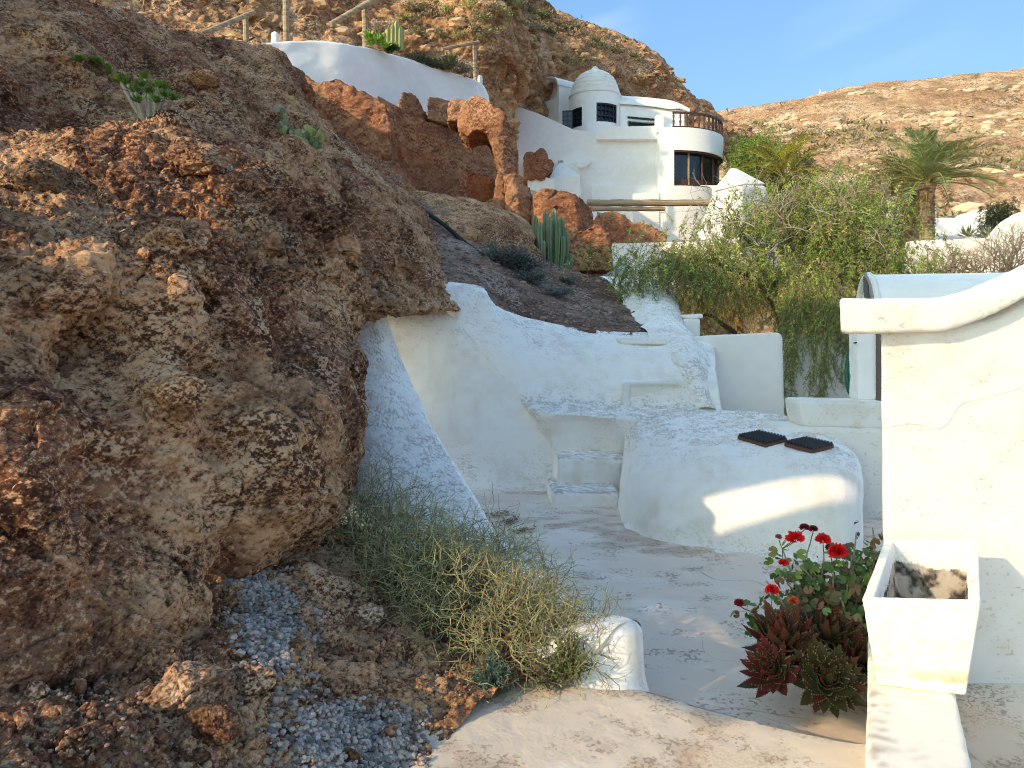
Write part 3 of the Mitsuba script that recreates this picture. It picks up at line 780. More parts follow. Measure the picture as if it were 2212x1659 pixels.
# smooth leaning back wall
back_rows = [
    [(700, 640, 9.9), (840, 655, 9.85), (930, 662, 9.85), (1000, 665, 9.85), (1040, 668, 9.85)],
    [(700, 670, 9.72), (840, 679, 9.62), (930, 681, 9.6), (985, 688, 9.6), (1010, 705, 9.6)],
    [(760, 800, 9.5), (860, 800, 9.45), (960, 800, 9.42), (1060, 800, 9.4), (1085, 800, 9.4)],
    [(800, 940, 9.25), (900, 940, 9.22), (1000, 940, 9.2), (1168, 940, 9.15), (1200, 940, 9.15)],
    [(860, 1030, 9.05), (950, 1030, 9.03), (1060, 1030, 9.02), (1202, 1030, 9.0), (1240, 1030, 9.0)],
    [(860, 1052, 8.9), (950, 1050, 8.9), (1060, 1048, 8.92), (1204, 1046, 8.92), (1240, 1046, 8.92)],
    [(860, 1075, 8.6), (950, 1072, 8.6), (1060, 1068, 8.6), (1204, 1066, 8.6), (1240, 1066, 8.6)],
]
G, mesh, col = white_sheet(back_rows, 220, 220, [0.5, 0.3, 0.05, 0.03, 0.05, 0.35, 0.5], 13, amp=0.008)
part(hollow, 'back_wall', ply(mesh, 'painted_earth', True, color=col), 'smooth leaning white back wall')

# slope over the shelf, with the ridge that meets the back wall
slope_rows = [
    [(930, 600, 10.3), (952, 606, 10.15), (1045, 622, 10.15), (1068, 655, 10.15), (1108, 678, 10.2), (1170, 696, 10.35), (1274, 714, 10.55), (1399, 718, 10.75), (1470, 720, 10.9), (1540, 740, 10.9)],
    [(940, 625, 9.95), (960, 622, 9.8), (1040, 632, 9.85), (1068, 664, 9.88), (1110, 690, 9.95), (1175, 706, 10.1), (1274, 724, 10.3), (1399, 728, 10.5), (1470, 735, 10.5), (1545, 765, 10.4)],
    [(975, 690, 9.62), (990, 692, 9.58), (1030, 700, 9.6), (1090, 720, 9.65), (1150, 735, 9.75), (1230, 745, 9.85), (1320, 746, 9.95), (1430, 747, 10.05), (1500, 770, 9.95), (1545, 800, 9.8)],
    [(1045, 775, 9.48), (1058, 775, 9.42), (1090, 775, 9.42), (1140, 775, 9.5), (1200, 775, 9.6), (1270, 772, 9.7), (1340, 768, 9.75), (1440, 764, 9.8), (1510, 790, 9.65), (1548, 815, 9.45)],
    [(1085, 822, 9.42), (1094, 822, 9.36), (1120, 822, 9.36), (1170, 822, 9.42), (1220, 823, 9.47), (1280, 825, 9.5), (1350, 826, 9.5), (1440, 822, 9.45), (1515, 828, 9.3), (1552, 840, 9.15)],
    [(1112, 858, 9.36), (1124, 860, 9.28), (1150, 861, 9.25), (1191, 865, 9.25), (1230, 870, 9.25), (1290, 877, 9.25), (1360, 880, 9.22), (1450, 882, 9.15), (1520, 886, 9.0), (1560, 888, 8.9)],
    [(1128, 880, 9.3), (1138, 884, 9.15), (1160, 886, 9.0), (1200, 886, 8.95), (1240, 889, 8.9), (1290, 893, 8.85), (1360, 896, 8.8), (1450, 900, 8.7), (1520, 902, 8.6), (1560, 902, 8.5)],
    [(1150, 915, 9.22), (1160, 916, 9.05), (1178, 905, 8.92), (1205, 897, 8.85), (1245, 897, 8.82), (1290, 902, 8.78), (1352, 906, 8.7), (1450, 920, 8.45), (1520, 920, 8.3), (1560, 920, 8.2)],
    [(1175, 945, 9.18), (1185, 945, 9.05), (1200, 930, 9.0), (1215, 918, 8.95), (1250, 915, 8.92), (1300, 918, 8.88), (1352, 922, 8.72), (1450, 950, 8.6), (1520, 950, 8.6), (1560, 950, 8.6)],
    [(1195, 985, 9.12), (1200, 985, 9.05), (1210, 968, 9.03), (1222, 962, 9.0), (1260, 962, 8.98), (1310, 965, 8.95), (1352, 966, 8.8), (1450, 990, 8.7), (1520, 990, 8.7), (1560, 990, 8.7)],
    [(1200, 1050, 9.1), (1204, 1050, 9.05), (1212, 1040, 9.03), (1224, 1035, 9.0), (1260, 1035, 8.98), (1310, 1036, 8.95), (1352, 1036, 8.8), (1450, 1050, 8.7), (1520, 1050, 8.7), (1560, 1050, 8.7)],
]
G, mesh, col = white_sheet(slope_rows, 330, 300, [0.6, 0.45, 0.3, 0.28, 0.15, 0.35, 0.85, 0.55, 0.05, 0.1, 0.1], 17, amp=0.02, freq=3.0)
part(hollow, 'upper_slope', ply(mesh, 'painted_earth', True, color=col))
# horizontal ledge line and the shallow niche
M = soften(prism_m([(1335, 733), (1440, 733), (1443, 748), (1335, 748)], 9.9, 0.5), 0.05, 4, 0.006, 6, 2)
part(hollow, 'ledge', ply(M, 'plaster', 50))
M = prism_m([(1345, 826), (1482, 822), (1512, 872), (1508, 890), (1345, 888)], 9.26, 0.4)
M = M - prism_m([(1362, 835), (1468, 833), (1488, 870), (1488, 900), (1362, 900)], 9.2, 0.14)
part(hollow, 'niche', ply(soften(M, 0.05, 5, 0.006, 6, 3), 'plaster', 50))

# steps
for name, u0, u1, vt, vb, d0, d1 in (('step', 1192, 1337, 1062, 1104, 7.95, 8.6), ('step', 1205, 1352, 989, 1050, 8.42, 9.15)):
    zt, zb = Z(vt, d0), ZP - 0.05
    M = soften(prism_xy([(X(u0, d0), d0), (X(u1, d0), d0 - 0.02), (X(u1, d0) + 0.02, d1 + 0.1), (X(u0, d0) - 0.02, d1 + 0.1)], zb, zt), 0.035, 5, 0.008, 6, 4)
    v = np.array(M.vertices)
    sp = 0.15 + 0.75 * (v[:, 2] > zt - 0.02)
    part(hollow, name, ply(M, 'painted_earth', True, color=white_color(v, sp, 5)))

# rounded spine of plaster right of the gravel
spine_rows = [
    [(1290, 600, 15.2), (1304, 602, 14.6), (1340, 640, 13.2), (1345, 668, 12.2), (1372, 700, 11.4), (1398, 718, 10.7), (1405, 742, 10.2), (1420, 770, 9.9), (1440, 800, 9.7), (1470, 840, 9.4), (1500, 880, 9.05)],
    [(1310, 598, 15.2), (1330, 604, 14.5), (1370, 630, 13.1), (1385, 655, 12.1), (1405, 690, 11.3), (1425, 715, 10.6), (1430, 738, 10.1), (1445, 765, 9.8), (1468, 795, 9.55), (1490, 835, 9.25), (1515, 878, 8.95)],
    [(1350, 602, 15.2), (1380, 608, 14.5), (1410, 632, 13.1), (1420, 655, 12.1), (1435, 685, 11.3), (1450, 708, 10.65), (1468, 732, 10.15), (1490, 758, 9.8), (1506, 785, 9.5), (1520, 830, 9.15), (1536, 876, 8.85)],
    [(1400, 612, 15.4), (1430, 620, 14.6), (1446, 638, 13.2), (1455, 662, 12.3), (1466, 690, 11.5), (1484, 714, 10.8), (1506, 742, 10.3), (1522, 768, 9.95), (1532, 795, 9.65), (1542, 838, 9.3), (1554, 882, 8.95)],
    [(1425, 622, 15.8), (1449, 630, 15.0), (1462, 650, 13.7), (1472, 680, 12.8), (1478, 708, 12.0), (1498, 730, 11.3), (1520, 758, 10.8), (1534, 780, 10.4), (1541, 808, 10.1), (1548, 850, 9.7), (1566, 892, 9.3)],
    [(1425, 760, 16.0), (1449, 770, 15.2), (1462, 790, 13.9), (1472, 800, 13.0), (1478, 830, 12.2), (1498, 850, 11.5), (1520, 860, 11.0), (1534, 880, 10.6), (1541, 890, 10.3), (1548, 900, 9.9), (1566, 930, 9.5)],
]
G, mesh, col = white_sheet(spine_rows, 260, 150, [0.3, 0.55, 0.75, 0.7, 0.35, 0.1], 23, amp=0.03, freq=2.2)
part(hollow, 'spine_wall', ply(mesh, 'painted_earth', True, color=col), 'rounded spine of grey speckled plaster beside the gravel')

# long rounded bench with a sloping top
bench = thing('masonry_bench', 'rounded whitewashed masonry bench with a grey speckled sloping top beside the steps', 'bench')
bench_rows = [
    [(1348, 897, 9.3), (1350, 912, 9.0), (1350, 945, 8.75), (1345, 990, 8.45), (1340, 1040, 8.15), (1336, 1085, 7.95), (1334, 1103, 7.87), (1330, 1112, 7.75)],
    [(1362, 893, 9.25), (1372, 912, 8.75), (1374, 945, 8.2), (1366, 990, 7.85), (1355, 1045, 7.6), (1348, 1098, 7.45), (1346, 1122, 7.38), (1342, 1130, 7.3)],
    [(1390, 889, 9.2), (1410, 915, 8.5), (1412, 950, 7.9), (1402, 990, 7.55), (1390, 1050, 7.2), (1378, 1115, 7.02), (1372, 1146, 6.95), (1368, 1154, 6.85)],
    [(1440, 888, 9.15), (1460, 920, 8.2), (1466, 955, 7.6), (1456, 993, 7.2), (1436, 1060, 6.88), (1416, 1130, 6.74), (1408, 1164, 6.7), (1404, 1172, 6.6)],
    [(1500, 888, 9.0), (1515, 925, 7.95), (1520, 962, 7.3), (1512, 1000, 6.95), (1494, 1075, 6.66), (1480, 1145, 6.56), (1474, 1174, 6.53), (1472, 1182, 6.44)],
    [(1560, 888, 8.85), (1570, 925, 7.85), (1578, 965, 7.15), (1572, 1005, 6.8), (1560, 1080, 6.5), (1552, 1155, 6.43), (1550, 1184, 6.4), (1550, 1192, 6.3)],
    [(1640, 890, 8.6), (1640, 925, 7.75), (1648, 970, 7.0), (1646, 1010, 6.68), (1640, 1085, 6.38), (1636, 1160, 6.3), (1636, 1194, 6.27), (1636, 1202, 6.2)],
    [(1720, 905, 8.1), (1720, 935, 7.5), (1730, 975, 6.85), (1734, 1012, 6.55), (1732, 1088, 6.25), (1730, 1165, 6.18), (1730, 1203, 6.15), (1730, 1212, 6.05)],
    [(1770, 925, 7.7), (1790, 950, 7.3), (1808, 985, 6.75), (1818, 1022, 6.46), (1822, 1095, 6.2), (1824, 1170, 6.12), (1826, 1212, 6.08), (1828, 1220, 6.0)],
    [(1790, 930, 7.75), (1818, 955, 7.4), (1842, 988, 6.9), (1852, 1026, 6.62), (1857, 1100, 6.34), (1860, 1175, 6.24), (1862, 1214, 6.2), (1864, 1222, 6.1)],
    [(1795, 932, 7.8), (1828, 955, 7.5), (1850, 985, 7.2), (1860, 1024, 6.95), (1863, 1100, 6.7), (1864, 1175, 6.6), (1866, 1214, 6.5), (1868, 1222, 6.4)],
    [(1800, 935, 7.8), (1830, 960, 7.6), (1846, 985, 7.5), (1852, 1024, 7.5), (1855, 1100, 7.4), (1856, 1160, 7.3), (1858, 1180, 7.2), (1860, 1190, 7.1)],
]
G0 = loft(bench_rows, 210, 420)
N, s = facing(G0)
n_lump = (meshkit.fbm(G0 * 2.6, 3, 40) - 0.5) * 0.05 + (meshkit.fbm(G0 * 8, 3, 41) - 0.5) * 0.016
G = G0 + N * n_lump[..., None]
sp = np.interp(np.linspace(0, 1, 210), [0, 0.12, 0.3, 0.42, 0.55, 0.85, 1], [0.95, 0.9, 0.75, 0.45, 0.14, 0.08, 0.5])[None] * np.ones((420, 1))
sp = np.clip(sp + (meshkit.fbm(G * 1.6, 3, 44) - 0.5) * 0.6, 0, 1)
part(bench, 'body', ply(sheet(G, s), 'painted_earth', True, color=white_color(G.reshape(-1, 3), sp.reshape(-1), 41)))
bench_grid = G

# free-standing garden wall
w = thing('garden_wall', 'free-standing smooth white wall with a rounded top corner beside the plastered spine', 'wall')
M = prism_m([(1440, 731), (1560, 724.5), (1680, 719), (1688, 721), (1692, 729), (1697, 925), (1560, 970), (1440, 970)], 10.7, 0.22)
part(w, 'body', ply(soften(M, 0.06, 4, 0.004, 3, 6), 'whitewash', 40))

# parapet with the low block on it
w = thing('low_parapet', 'cream plastered parapet behind the bench carrying a low battered block', 'wall')
part(w, 'wall', ply(soften(prism_m([(1680, 921), (1700, 921), (2100, 934), (2100, 1300), (1680, 1300)], 7.5, 0.45), 0.05, 4, 0.006, 5, 7), 'plaster', 40))
M = prism_m([(1722, 866), (2000, 870), (2000, 931), (1733, 923.5)], 7.52, 0.40)
part(w, 'block', ply(soften(M, 0.04, 3, 0.005, 5, 8), 'plaster', 40))

# pillar with a pipe behind the cap of the boundary wall
w = thing('gate_pillar', 'slim white pillar standing behind the boundary wall cap', 'pillar')
part(w, 'shaft', ply(soften(prism_m([(1850, 668), (1893, 668), (1893, 869), (1852, 869)], 7.6, 0.2), 0.05, 2, 0.003, 5, 9), 'whitewash', 40))
pp = thing('drain_pipe', 'dark brown pipe beside the slim white pillar', 'pipe')
scene[pp] = ply(tube([at(1899.5, 668, 7.68), at(1899.5, 869, 7.68)], 0.032, 12), matte(rgb(0.13, 0.09, 0.08), 0.5), 40)

# boundary wall on the right with its sweeping cap
w = thing('boundary_wall', 'tall cream white boundary wall with a thick sweeping cap at the right', 'wall')
D = 3.95
part(w, 'wall', ply(soften(skew(prism_m([(1903, 700), (2060, 705), (2150, 690), (2300, 610), (2700, 480), (2700, 1800), (1912, 1800)], D, 0.2), 0.5, D), 0.05, 5, 0.005, 4, 10), 'plaster', 40))
top = [(1838, 650), (1844, 646), (1960, 646), (2045, 645), (2090, 640), (2140, 629), (2180, 616), (2212, 603), (2300, 562), (2500, 480), (2700, 450)]
bot = [(2700, 512), (2500, 545), (2300, 606), (2212, 650), (2170, 672), (2120, 694), (2070, 712), (2040, 719), (1960, 722), (1848, 723), (1839, 719)]
part(w, 'cap', ply(soften(skew(prism_m(top + bot, D - 0.12, 0.34), 0.47, D), 0.035, 5, 0.006, 6, 11), 'plaster', 50), 'thick rounded cap sweeping up to the right')

crk = [(1908, 924), (1935, 920), (1965, 916), (1990, 918), (2012, 926), (2035, 924), (2050, 910), (2066, 884), (2085, 870), (2112, 864), (2140, 856), (2180, 846), (2230, 832)]
P = np.array([at(u_, v_, D - 0.001) for u_, v_ in crk])
P = PchipInterpolator(np.arange(len(P)), P)(np.linspace(0, len(P) - 1, 120))
P = P + np.random.default_rng(4).normal(size=P.shape) * [0.0015, 0.0008, 0.0025]
part(w, 'hairline_crack', ply(tube(P, 0.0012, 5), matte(rgb(0.56, 0.51, 0.44), 0.9), False), 'wandering hairline crack')

# low wall that carries the planter
w = thing('planter_wall', 'low cream plastered wall with a speckled edge running from the foreground to the boundary wall', 'wall')
a, b = np.array([1.20, 2.46]), np.array([1.90, 3.93])
dr_ = (b - a) / np.linalg.norm(b - a)
nn = np.array([dr_[1], -dr_[0]])
c0, c1 = np.array([1.145, 2.46]) - dr_ * 2.5, np.array([1.145, 2.46]) + dr_ * 1.66
z_low = 0.235
M = prism_xy([c0, c1, c1 + nn * 0.315, c0 + nn * 0.315], -0.5, z_low)
M = soften(M, 0.03, 5, 0.004, 6, 12)
v = np.array(M.vertices)
lat = (v[:, :2] - c0) @ nn
sp = 0.18 + 0.5 * sst(0.12, 0.02, lat) * (v[:, 2] > 0.2)
c = white_color(v, sp, 55)
part(w, 'body', ply(M, 'painted_earth', True, color=c * np.array([1.0, 0.955, 0.88])))
# ground to the right of it
structure('side_ground', 'cream ground between the low wall and the boundary wall', 'ground')
scene['side_ground'] = ply(prism_xy([(1.6, -7), (8, -7), (8, 6), (2.0, 6), (2.0, 3.4)], -0.5, ZP + 0.012), 'landing_concrete', False)

# gateway wall on the sunny side, outside the picture on the left: its lintel and slanting slot throw the shade and the light strip on the bench
LH = np.array([0.72, 0.58]) / math.hypot(0.72, 0.58)
EH = np.array([LH[1], -LH[0]])
SLP = 0.39 / math.hypot(0.72, 0.58)
gw = thing('gateway_wall', 'tall white gateway wall with a slanting slot beside the cliff on the sunny side', 'wall')


def gate_slab(poly, a0, thick):
    """Upright slab square to the sun's heading; poly of (s along the wall, z)."""
    M = m3.Manifold.extrude(m3.CrossSection([np.array(poly, float)]), thick)
    A = np.array([[EH[0], 0, LH[0], LH[0] * a0], [EH[1], 0, LH[1], LH[1] * a0], [0, 1, 0, 0]], float)
    M = M.transform(A)
    return M


def sh(pts, a0):
    return [(s_, h_ - SLP * a0) for s_, h_ in pts]


A0 = -2.5
outer = [(-12.6, 4.7), (-8.4, 4.45), (-6.4, 4.2), (-6.0, 3.7), (-5.3, 2.5), (-4.75, 1.5), (-2.9, 1.5), (-2.47, 1.36), (-2.42, 1.11), (-1.93, 1.13), (-1.85, 1.27), (-1.62, 1.27), (-1.62, 2.05), (-1.93, 2.2), (-1.93, 2.9), (-2.3, 5.0), (-3.0, 6.6), (-5.0, 6.8), (-6.6, 6.6), (-9.2, 7.3), (-12.6, 8.8)]
slot = [(-4.5, 1.86), (-3.9, 2.14), (-3.4, 2.52), (-3.12, 2.74), (-3.05, 2.88), (-3.12, 3.0), (-3.3, 3.02), (-3.62, 2.84), (-4.0, 2.54), (-4.25, 2.40), (-4.5, 2.3)]
M = gate_slab(sh(outer, A0)[::1], A0, 0.2)
Ms = gate_slab(sh(slot, A0), A0 - 0.3, 0.9)
part(gw, 'body', ply(tm(M - Ms), 'whitewash', 30))
# ================================================================ red cut rock, terrace, house
def rough(M, edge, amp, freq, kind='red', seed=0, it=1, cscale=0.6, grain=0.02, fold=(), lean=0.0):
    """A solid of cut rock with tool-rough faces. fold: (x, slope): right of x (or left, for a negative slope) the face swings back."""
    t = tm(M.refine_to_length(edge))
    t.merge_vertices()
    v = np.array(t.vertices)
    v[:, 1] += lean * (v[:, 2] - v[:, 2].min())
    for xc, k in fold:
        v[:, 1] += abs(k) * np.maximum(0, (v[:, 0] - xc) if k > 0 else (xc - v[:, 0]))
    t = trimesh.Trimesh(v, t.faces, process=False)
    if it:
        trimesh.smoothing.filter_taubin(t, 0.5, 0.48, iterations=it)
    v = np.array(t.vertices)
    n = vnormals(v, t.faces)
    q = v * freq
    d = amp * (meshkit.fbm(q, 2, seed) - 0.5) * 1.6
    d += amp * 0.3 * (ridged(q * 2.1, 2, seed + 3) - 0.55) * 2
    d += amp * 0.5 * (meshkit.fbm(np.stack([v[:, 0] * 4.5, v[:, 1] * 4.5, v[:, 2] * 0.9], -1), 2, seed + 4) - 0.5) * 2
    pit = 0.5 + sst(0.4, 0.62, meshkit.fbm(q * 1.7, 2, seed + 9))
    d += grain * pit * (meshkit.noise(v * 6, seed + 5) - 0.5) * 2 + grain * 0.8 * pit * (meshkit.noise(v * 13, seed + 6) - 0.5) * 2
    h1, j1, _ = facets(v + (meshkit.fbm(v * 2, 2, 5) - 0.5)[:, None] * 0.3, 0.55, seed)
    h2, j2, _ = facets(v, 0.17, seed + 1)
    d += amp * 0.7 * h1 - amp * 0.35 * j1 ** 3 + grain * 0.7 * h2 - grain * 0.5 * j2 ** 3
    d += 0.018 * (meshkit.fbm(np.stack([v[:, 0] * 0.8, v[:, 1] * 0.8, v[:, 2] * 9], -1), 2, seed + 33) - 0.5) * 2
    v = v + n * d[:, None]
    c = rock_color(v, kind, cscale, seed)
    st = sst(0.5, 0.66, meshkit.fbm(np.stack([v[:, 0] * 2.6, v[:, 1] * 2.6, v[:, 2] * 0.25], -1), 3, seed + 12))
    c = lerp(c, np.array([0.17, 0.08, 0.05]), st * 0.55)
    return trimesh.Trimesh(v, t.faces, process=False), c


red = structure('quarried_rock', 'red orange cut rock mass with deep shaded recess and terraces', 'rock face')


def red_piece(name, poly, d, thick, edge=0.055, amp=0.08, freq=0.9, seed=0, kind='red', label=None, grain=0.04, fold=(), lean=0.0):
    fold = [(X(u, d), k) for u, k in fold]
    mesh, col = rough(prism_m(poly, d, thick), edge, amp * 0.6, freq, kind, seed, 1, grain=grain * 0.6, fold=fold, lean=lean)
    part(red, name, ply(mesh, 'quarry_rock', 35), label)


left = [(560, 115), (620, 135), (672, 165), (722, 152), (748, 172), (762, 192), (800, 200), (826, 212), (832, 235), (840, 262), (838, 300), (846, 345), (868, 372), (884, 402), (905, 428), (918, 462), (860, 500), (700, 460), (600, 330), (560, 200)]
red_piece('left_bluff', left, 16.6, 4.5, seed=3, amp=0.13, grain=0.055, edge=0.065, lean=0.1)
foot = [(800, 340), (850, 345), (872, 378), (890, 405), (922, 432), (960, 470), (860, 520), (760, 470)]
red_piece('bluff_foot', foot, 15.9, 1.8, seed=4, amp=0.1, lean=0.2)
red_piece('recess_wall', [(815, 297), (930, 294), (1110, 296), (1120, 520), (815, 520)], 18.4, 2.0, seed=5, amp=0.035, fold=[(815, 1.4)], grain=0.02)
red_piece('recess_wall', [(815, 256), (900, 258), (990, 262), (1110, 270), (1110, 400), (815, 400)], 18.9, 2.0, seed=6, amp=0.035, fold=[(815, 1.4)], grain=0.025)
red_piece('recess_wall', [(815, 206), (860, 217), (905, 226), (920, 221), (1000, 230), (1110, 240), (1110, 330), (815, 330)], 19.4, 2.5, seed=7, amp=0.05, fold=[(815, 1.4)], grain=0.025)
red_piece('rim_rock', [(868, 196), (880, 193), (897, 196), (902, 212), (912, 226), (912, 250), (858, 250), (864, 212)], 20.4, 0.8, seed=8, amp=0.04, fold=[(860, 1.1)])
red_piece('rim_rock', [(920, 236), (920, 212), (926, 198), (948, 195), (972, 197), (980, 186), (990, 190), (1006, 199), (1014, 206), (1050, 204), (1060, 215), (1060, 250), (920, 250)], 20.6, 0.9, seed=9, amp=0.05, fold=[(900, 1.1)])
red_piece('rim_rock', [(966, 234), (970, 220), (978, 214), (1000, 214), (1018, 222), (1030, 262), (966, 262)], 19.6, 0.9, seed=10, amp=0.05)
pillar = [(984, 232), (992, 222), (1002, 206), (1018, 200), (1040, 203), (1052, 212), (1060, 222), (1080, 234), (1098, 256), (1112, 286), (1118, 318), (1120, 345), (1114, 375), (1100, 392), (1096, 425), (1082, 452), (1064, 448), (1070, 405), (1074, 372), (1074, 345), (1066, 316), (1056, 288), (1044, 274), (1020, 272), (1010, 284), (996, 274), (986, 262)]
red_piece('natural_arch', pillar, 17.7, 1.7, seed=11, amp=0.06, fold=[(1088, 1.0), (1062, -0.7)], grain=0.035)
red_piece('broken_wall', [(958, 420), (974, 405), (990, 404), (995, 372), (1005, 360), (1022, 364), (1030, 374), (1062, 372), (1074, 385), (1074, 470), (958, 470)], 18.7, 0.9, seed=12, amp=0.05, fold=[(1008, 1.2)])
red_piece('broken_wall', [(895, 430), (908, 416), (922, 420), (932, 405), (944, 410), (950, 420), (962, 428), (962, 470), (895, 470)], 18.3, 0.8, seed=13, amp=0.05, fold=[(915, 1.1)])
red_piece('cut_block', [(1046, 434), (1052, 430), (1074, 428), (1098, 432), (1102, 470), (1048, 470)], 16.9, 0.9, seed=14, amp=0.04, fold=[(1080, 1.0)])
red_piece('cut_block', [(1090, 380), (1108, 376), (1128, 378), (1128, 410), (1122, 470), (1092, 470)], 17.5, 1.0, seed=25, amp=0.05, fold=[(1112, 1.2)])
red_piece('cut_block', [(1094, 412), (1104, 400), (1128, 394), (1146, 398), (1150, 412), (1146, 440), (1134, 485), (1098, 480), (1092, 445)], 16.9, 1.2, seed=15, amp=0.05, fold=[(1119, 1.6)])
red_piece('cut_block', [(1118, 438), (1136, 430), (1160, 424), (1172, 440), (1172, 520), (1120, 520)], 17.0, 1.0, seed=26, amp=0.05, fold=[(1122, 1.2)])
red_piece('cut_block', [(1152, 416), (1172, 408), (1206, 408), (1222, 412), (1262, 424), (1284, 444), (1296, 470), (1304, 500), (1306, 540), (1150, 560), (1148, 470)], 16.9, 2.0, seed=16, amp=0.09, fold=[(1248, 1.7), (1178, -1.1)])
red_piece('cut_block', [(1200, 500), (1222, 488), (1246, 500), (1270, 496), (1292, 484), (1300, 490), (1316, 512), (1322, 545), (1322, 585), (1180, 590), (1180, 510)], 16.6, 1.5, seed=17, amp=0.07, grain=0.06)
red_piece('low_ledge', [(840, 440), (960, 448), (1060, 455), (1120, 476), (1120, 540), (840, 540)], 18.2, 1.2, seed=18, amp=0.06)

# dark rough mound in front of it
mound_rows = [
    [(880, 520, 13.0), (930, 540, 13.0), (1000, 560, 13.0), (1080, 575, 13.2), (1140, 585, 13.4), (1170, 590, 13.6)],
    [(885, 470, 13.2), (930, 480, 12.9), (1000, 505, 12.8), (1080, 525, 13.0), (1140, 545, 13.4), (1168, 560, 13.8)],
    [(890, 440, 14.0), (930, 442, 13.8), (1000, 452, 13.7), (1080, 472, 13.8), (1130, 500, 14.0), (1162, 530, 14.5)],
    [(895, 426, 15.2), (930, 428, 15.0), (1000, 434, 15.0), (1070, 452, 15.1), (1120, 478, 15.2), (1152, 510, 15.6)],
    [(900, 450, 17.0), (930, 450, 17.0), (1000, 455, 17.0), (1070, 470, 17.0), (1120, 500, 17.0), (1152, 540, 17.0)],
]
structure('rock_mound', 'dark rough rock mound above the gravel slope', 'rock face')
G, mesh, col = rocky(mound_rows, 260, 120, amp=0.8, freq=0.9, kind='brown', seed=92, fine=1.0, cscale=0.8)
put_sheet('rock_mound', mesh, 'cliff_rock')

# black water pipe lying down the slope
hose = thing('irrigation_pipe', 'black water pipe lying down the brown slope beneath the cut rock', 'pipe')
scene[hose] = ply(tube(PchipInterpolator(np.arange(8), np.array([at(*q) for q in [(862, 418, 12.3), (890, 440, 12.7), (925, 462, 12.4), (960, 486, 12.45), (990, 512, 12.5), (1020, 536, 12.3), (1050, 556, 12.0), (1062, 562, 11.9)]]))(np.linspace(0, 7, 60)), 0.035, 8), matte(rgb(0.02, 0.02, 0.022), 0.5), 40)

# ---- white terrace wall with its posts and rails
tw = thing('terrace_wall', 'curved white terrace wall on top of the red cut rock', 'wall')
topl = [(540, 92, 18.3), (566, 90, 18.7), (600, 88, 19.0), (640, 86.5, 19.3), (690, 87, 19.7), (740, 92, 20.1), (790, 101, 20.9), (850, 117, 22.2), (910, 135, 23.5), (960, 151, 24.5), (1000, 163, 25.3), (1030, 174, 26.0), (1046, 186, 26.7), (1053, 200, 27.6), (1055, 212, 28.6)]
tp = np.array([at(*q) for q in topl])
k = np.arange(len(tp))
tp = PchipInterpolator(k, tp)(np.linspace(0, len(tp) - 1, 120))
tg = np.gradient(tp[:, :2], axis=0)
tg /= np.linalg.norm(tg, axis=1, keepdims=True)
back = np.stack([-tg[:, 1], tg[:, 0]], 1)
prof = [(0.0, -4.2), (0.0, -3), (0, -2), (0, -1.2), (0, -0.6), (0.0, -0.25), (0.0, -0.06), (0.03, -0.01), (0.08, 0.0), (0.2, 0.0), (0.26, -0.02), (0.28, -0.1), (0.28, -1.0)]
rows = []
for bk, dz in prof:
    bulge = 0.10 * math.sin(min(1, -dz / 2.0) * 1.4)
    rows.append(np.column_stack([tp[:, :2] + back * (bk - bulge), tp[:, 2] + dz]))
G = np.array(rows)
tt = np.linspace(0, 1, len(prof))
G = PchipInterpolator(tt, G)(np.linspace(0, 1, 110))
N, s = facing(G)
G = G + N * ((meshkit.fbm(G * 0.9, 3, 4) - 0.5) * 0.12 + (meshkit.fbm(G * 3.2, 2, 5) - 0.5) * 0.035)[..., None]
part(tw, 'body', ply(sheet(G, s), 'whitewash', True))
for (u, v0, v1, d, lab) in ((594, 57, 92, 19.6, 'stubby white post on the left end of the terrace wall'), (1037, 154, 182, 26.6, 'stubby white post at the right end of the terrace wall')):
    b = thing('white_post', lab, 'post')
    r = 9 * S / FPX * d if u < 700 else 6 * S / FPX * d
    c = at(u, v1, d + 0.3)
    h = (v1 - v0) * S / FPX * d
    pts = [(0, 0), (r, 0), (r * 0.9, h * 0.8), (r * 0.8, h * 0.93), (r * 0.45, h), (0, h)]
    M = trimesh.creation.revolve(np.array(pts), sections=20)
    M.apply_translation(c - [0, 0, 0.15])
    scene[b] = ply(M, 'whitewash', 40)


def rail(label, posts, beam):
    r = thing('wooden_railing', label, 'railing')
    for (u, v0, v1, d, w) in posts:
        p0, p1 = at(u, v1, d), at(u - 1.5, v0, d)
        part(r, 'post', ply(tube(np.linspace(p0, p1, 6) + np.array([[0.01 * math.sin(3 * i), 0, 0] for i in range(6)]), w, 9), 'weathered_wood', 40))
    for q0, q1, w in beam:
        part(r, 'rail', ply(tube(np.linspace(at(*q0), at(*q1), 8), np.linspace(w * 1.05, w * 0.9, 8), 9), 'weathered_wood', 40))


rail('weathered wooden handrail and short post on the far left of the terrace', [(532, 30, 98, 20.2, 0.075)], [((548, 27, 20.2), (428, 76, 18.2), 0.065)])
rail('tall bare wooden pole behind the left white post', [(618, -40, 92, 21.2, 0.085)], [])
rail('wooden handrail and post above the middle of the terrace wall', [(789, 8, 112, 21.8, 0.085)], [((802, 3, 21.8), (714, 53, 20.6), 0.085)])
rail('dark wooden post with a low pale rail near the right end of the terrace wall', [(1027, 92, 178, 26.6, 0.08)], [((1034, 91, 26.6), (955, 106, 25.6), 0.06)])
# ---------------------------------------------------------------- the white house on the hillside
house = thing('white_house', 'white hillside house with a domed turret, curved balcony and dark windows', 'house')
HD = 34.0
PX = S / FPX           # metres per photo pixel per metre of distance


def hp(name, M, mat='whitewash', smooth=30, label=None):
    return part(house, name, ply(tm(M), mat, smooth), label)


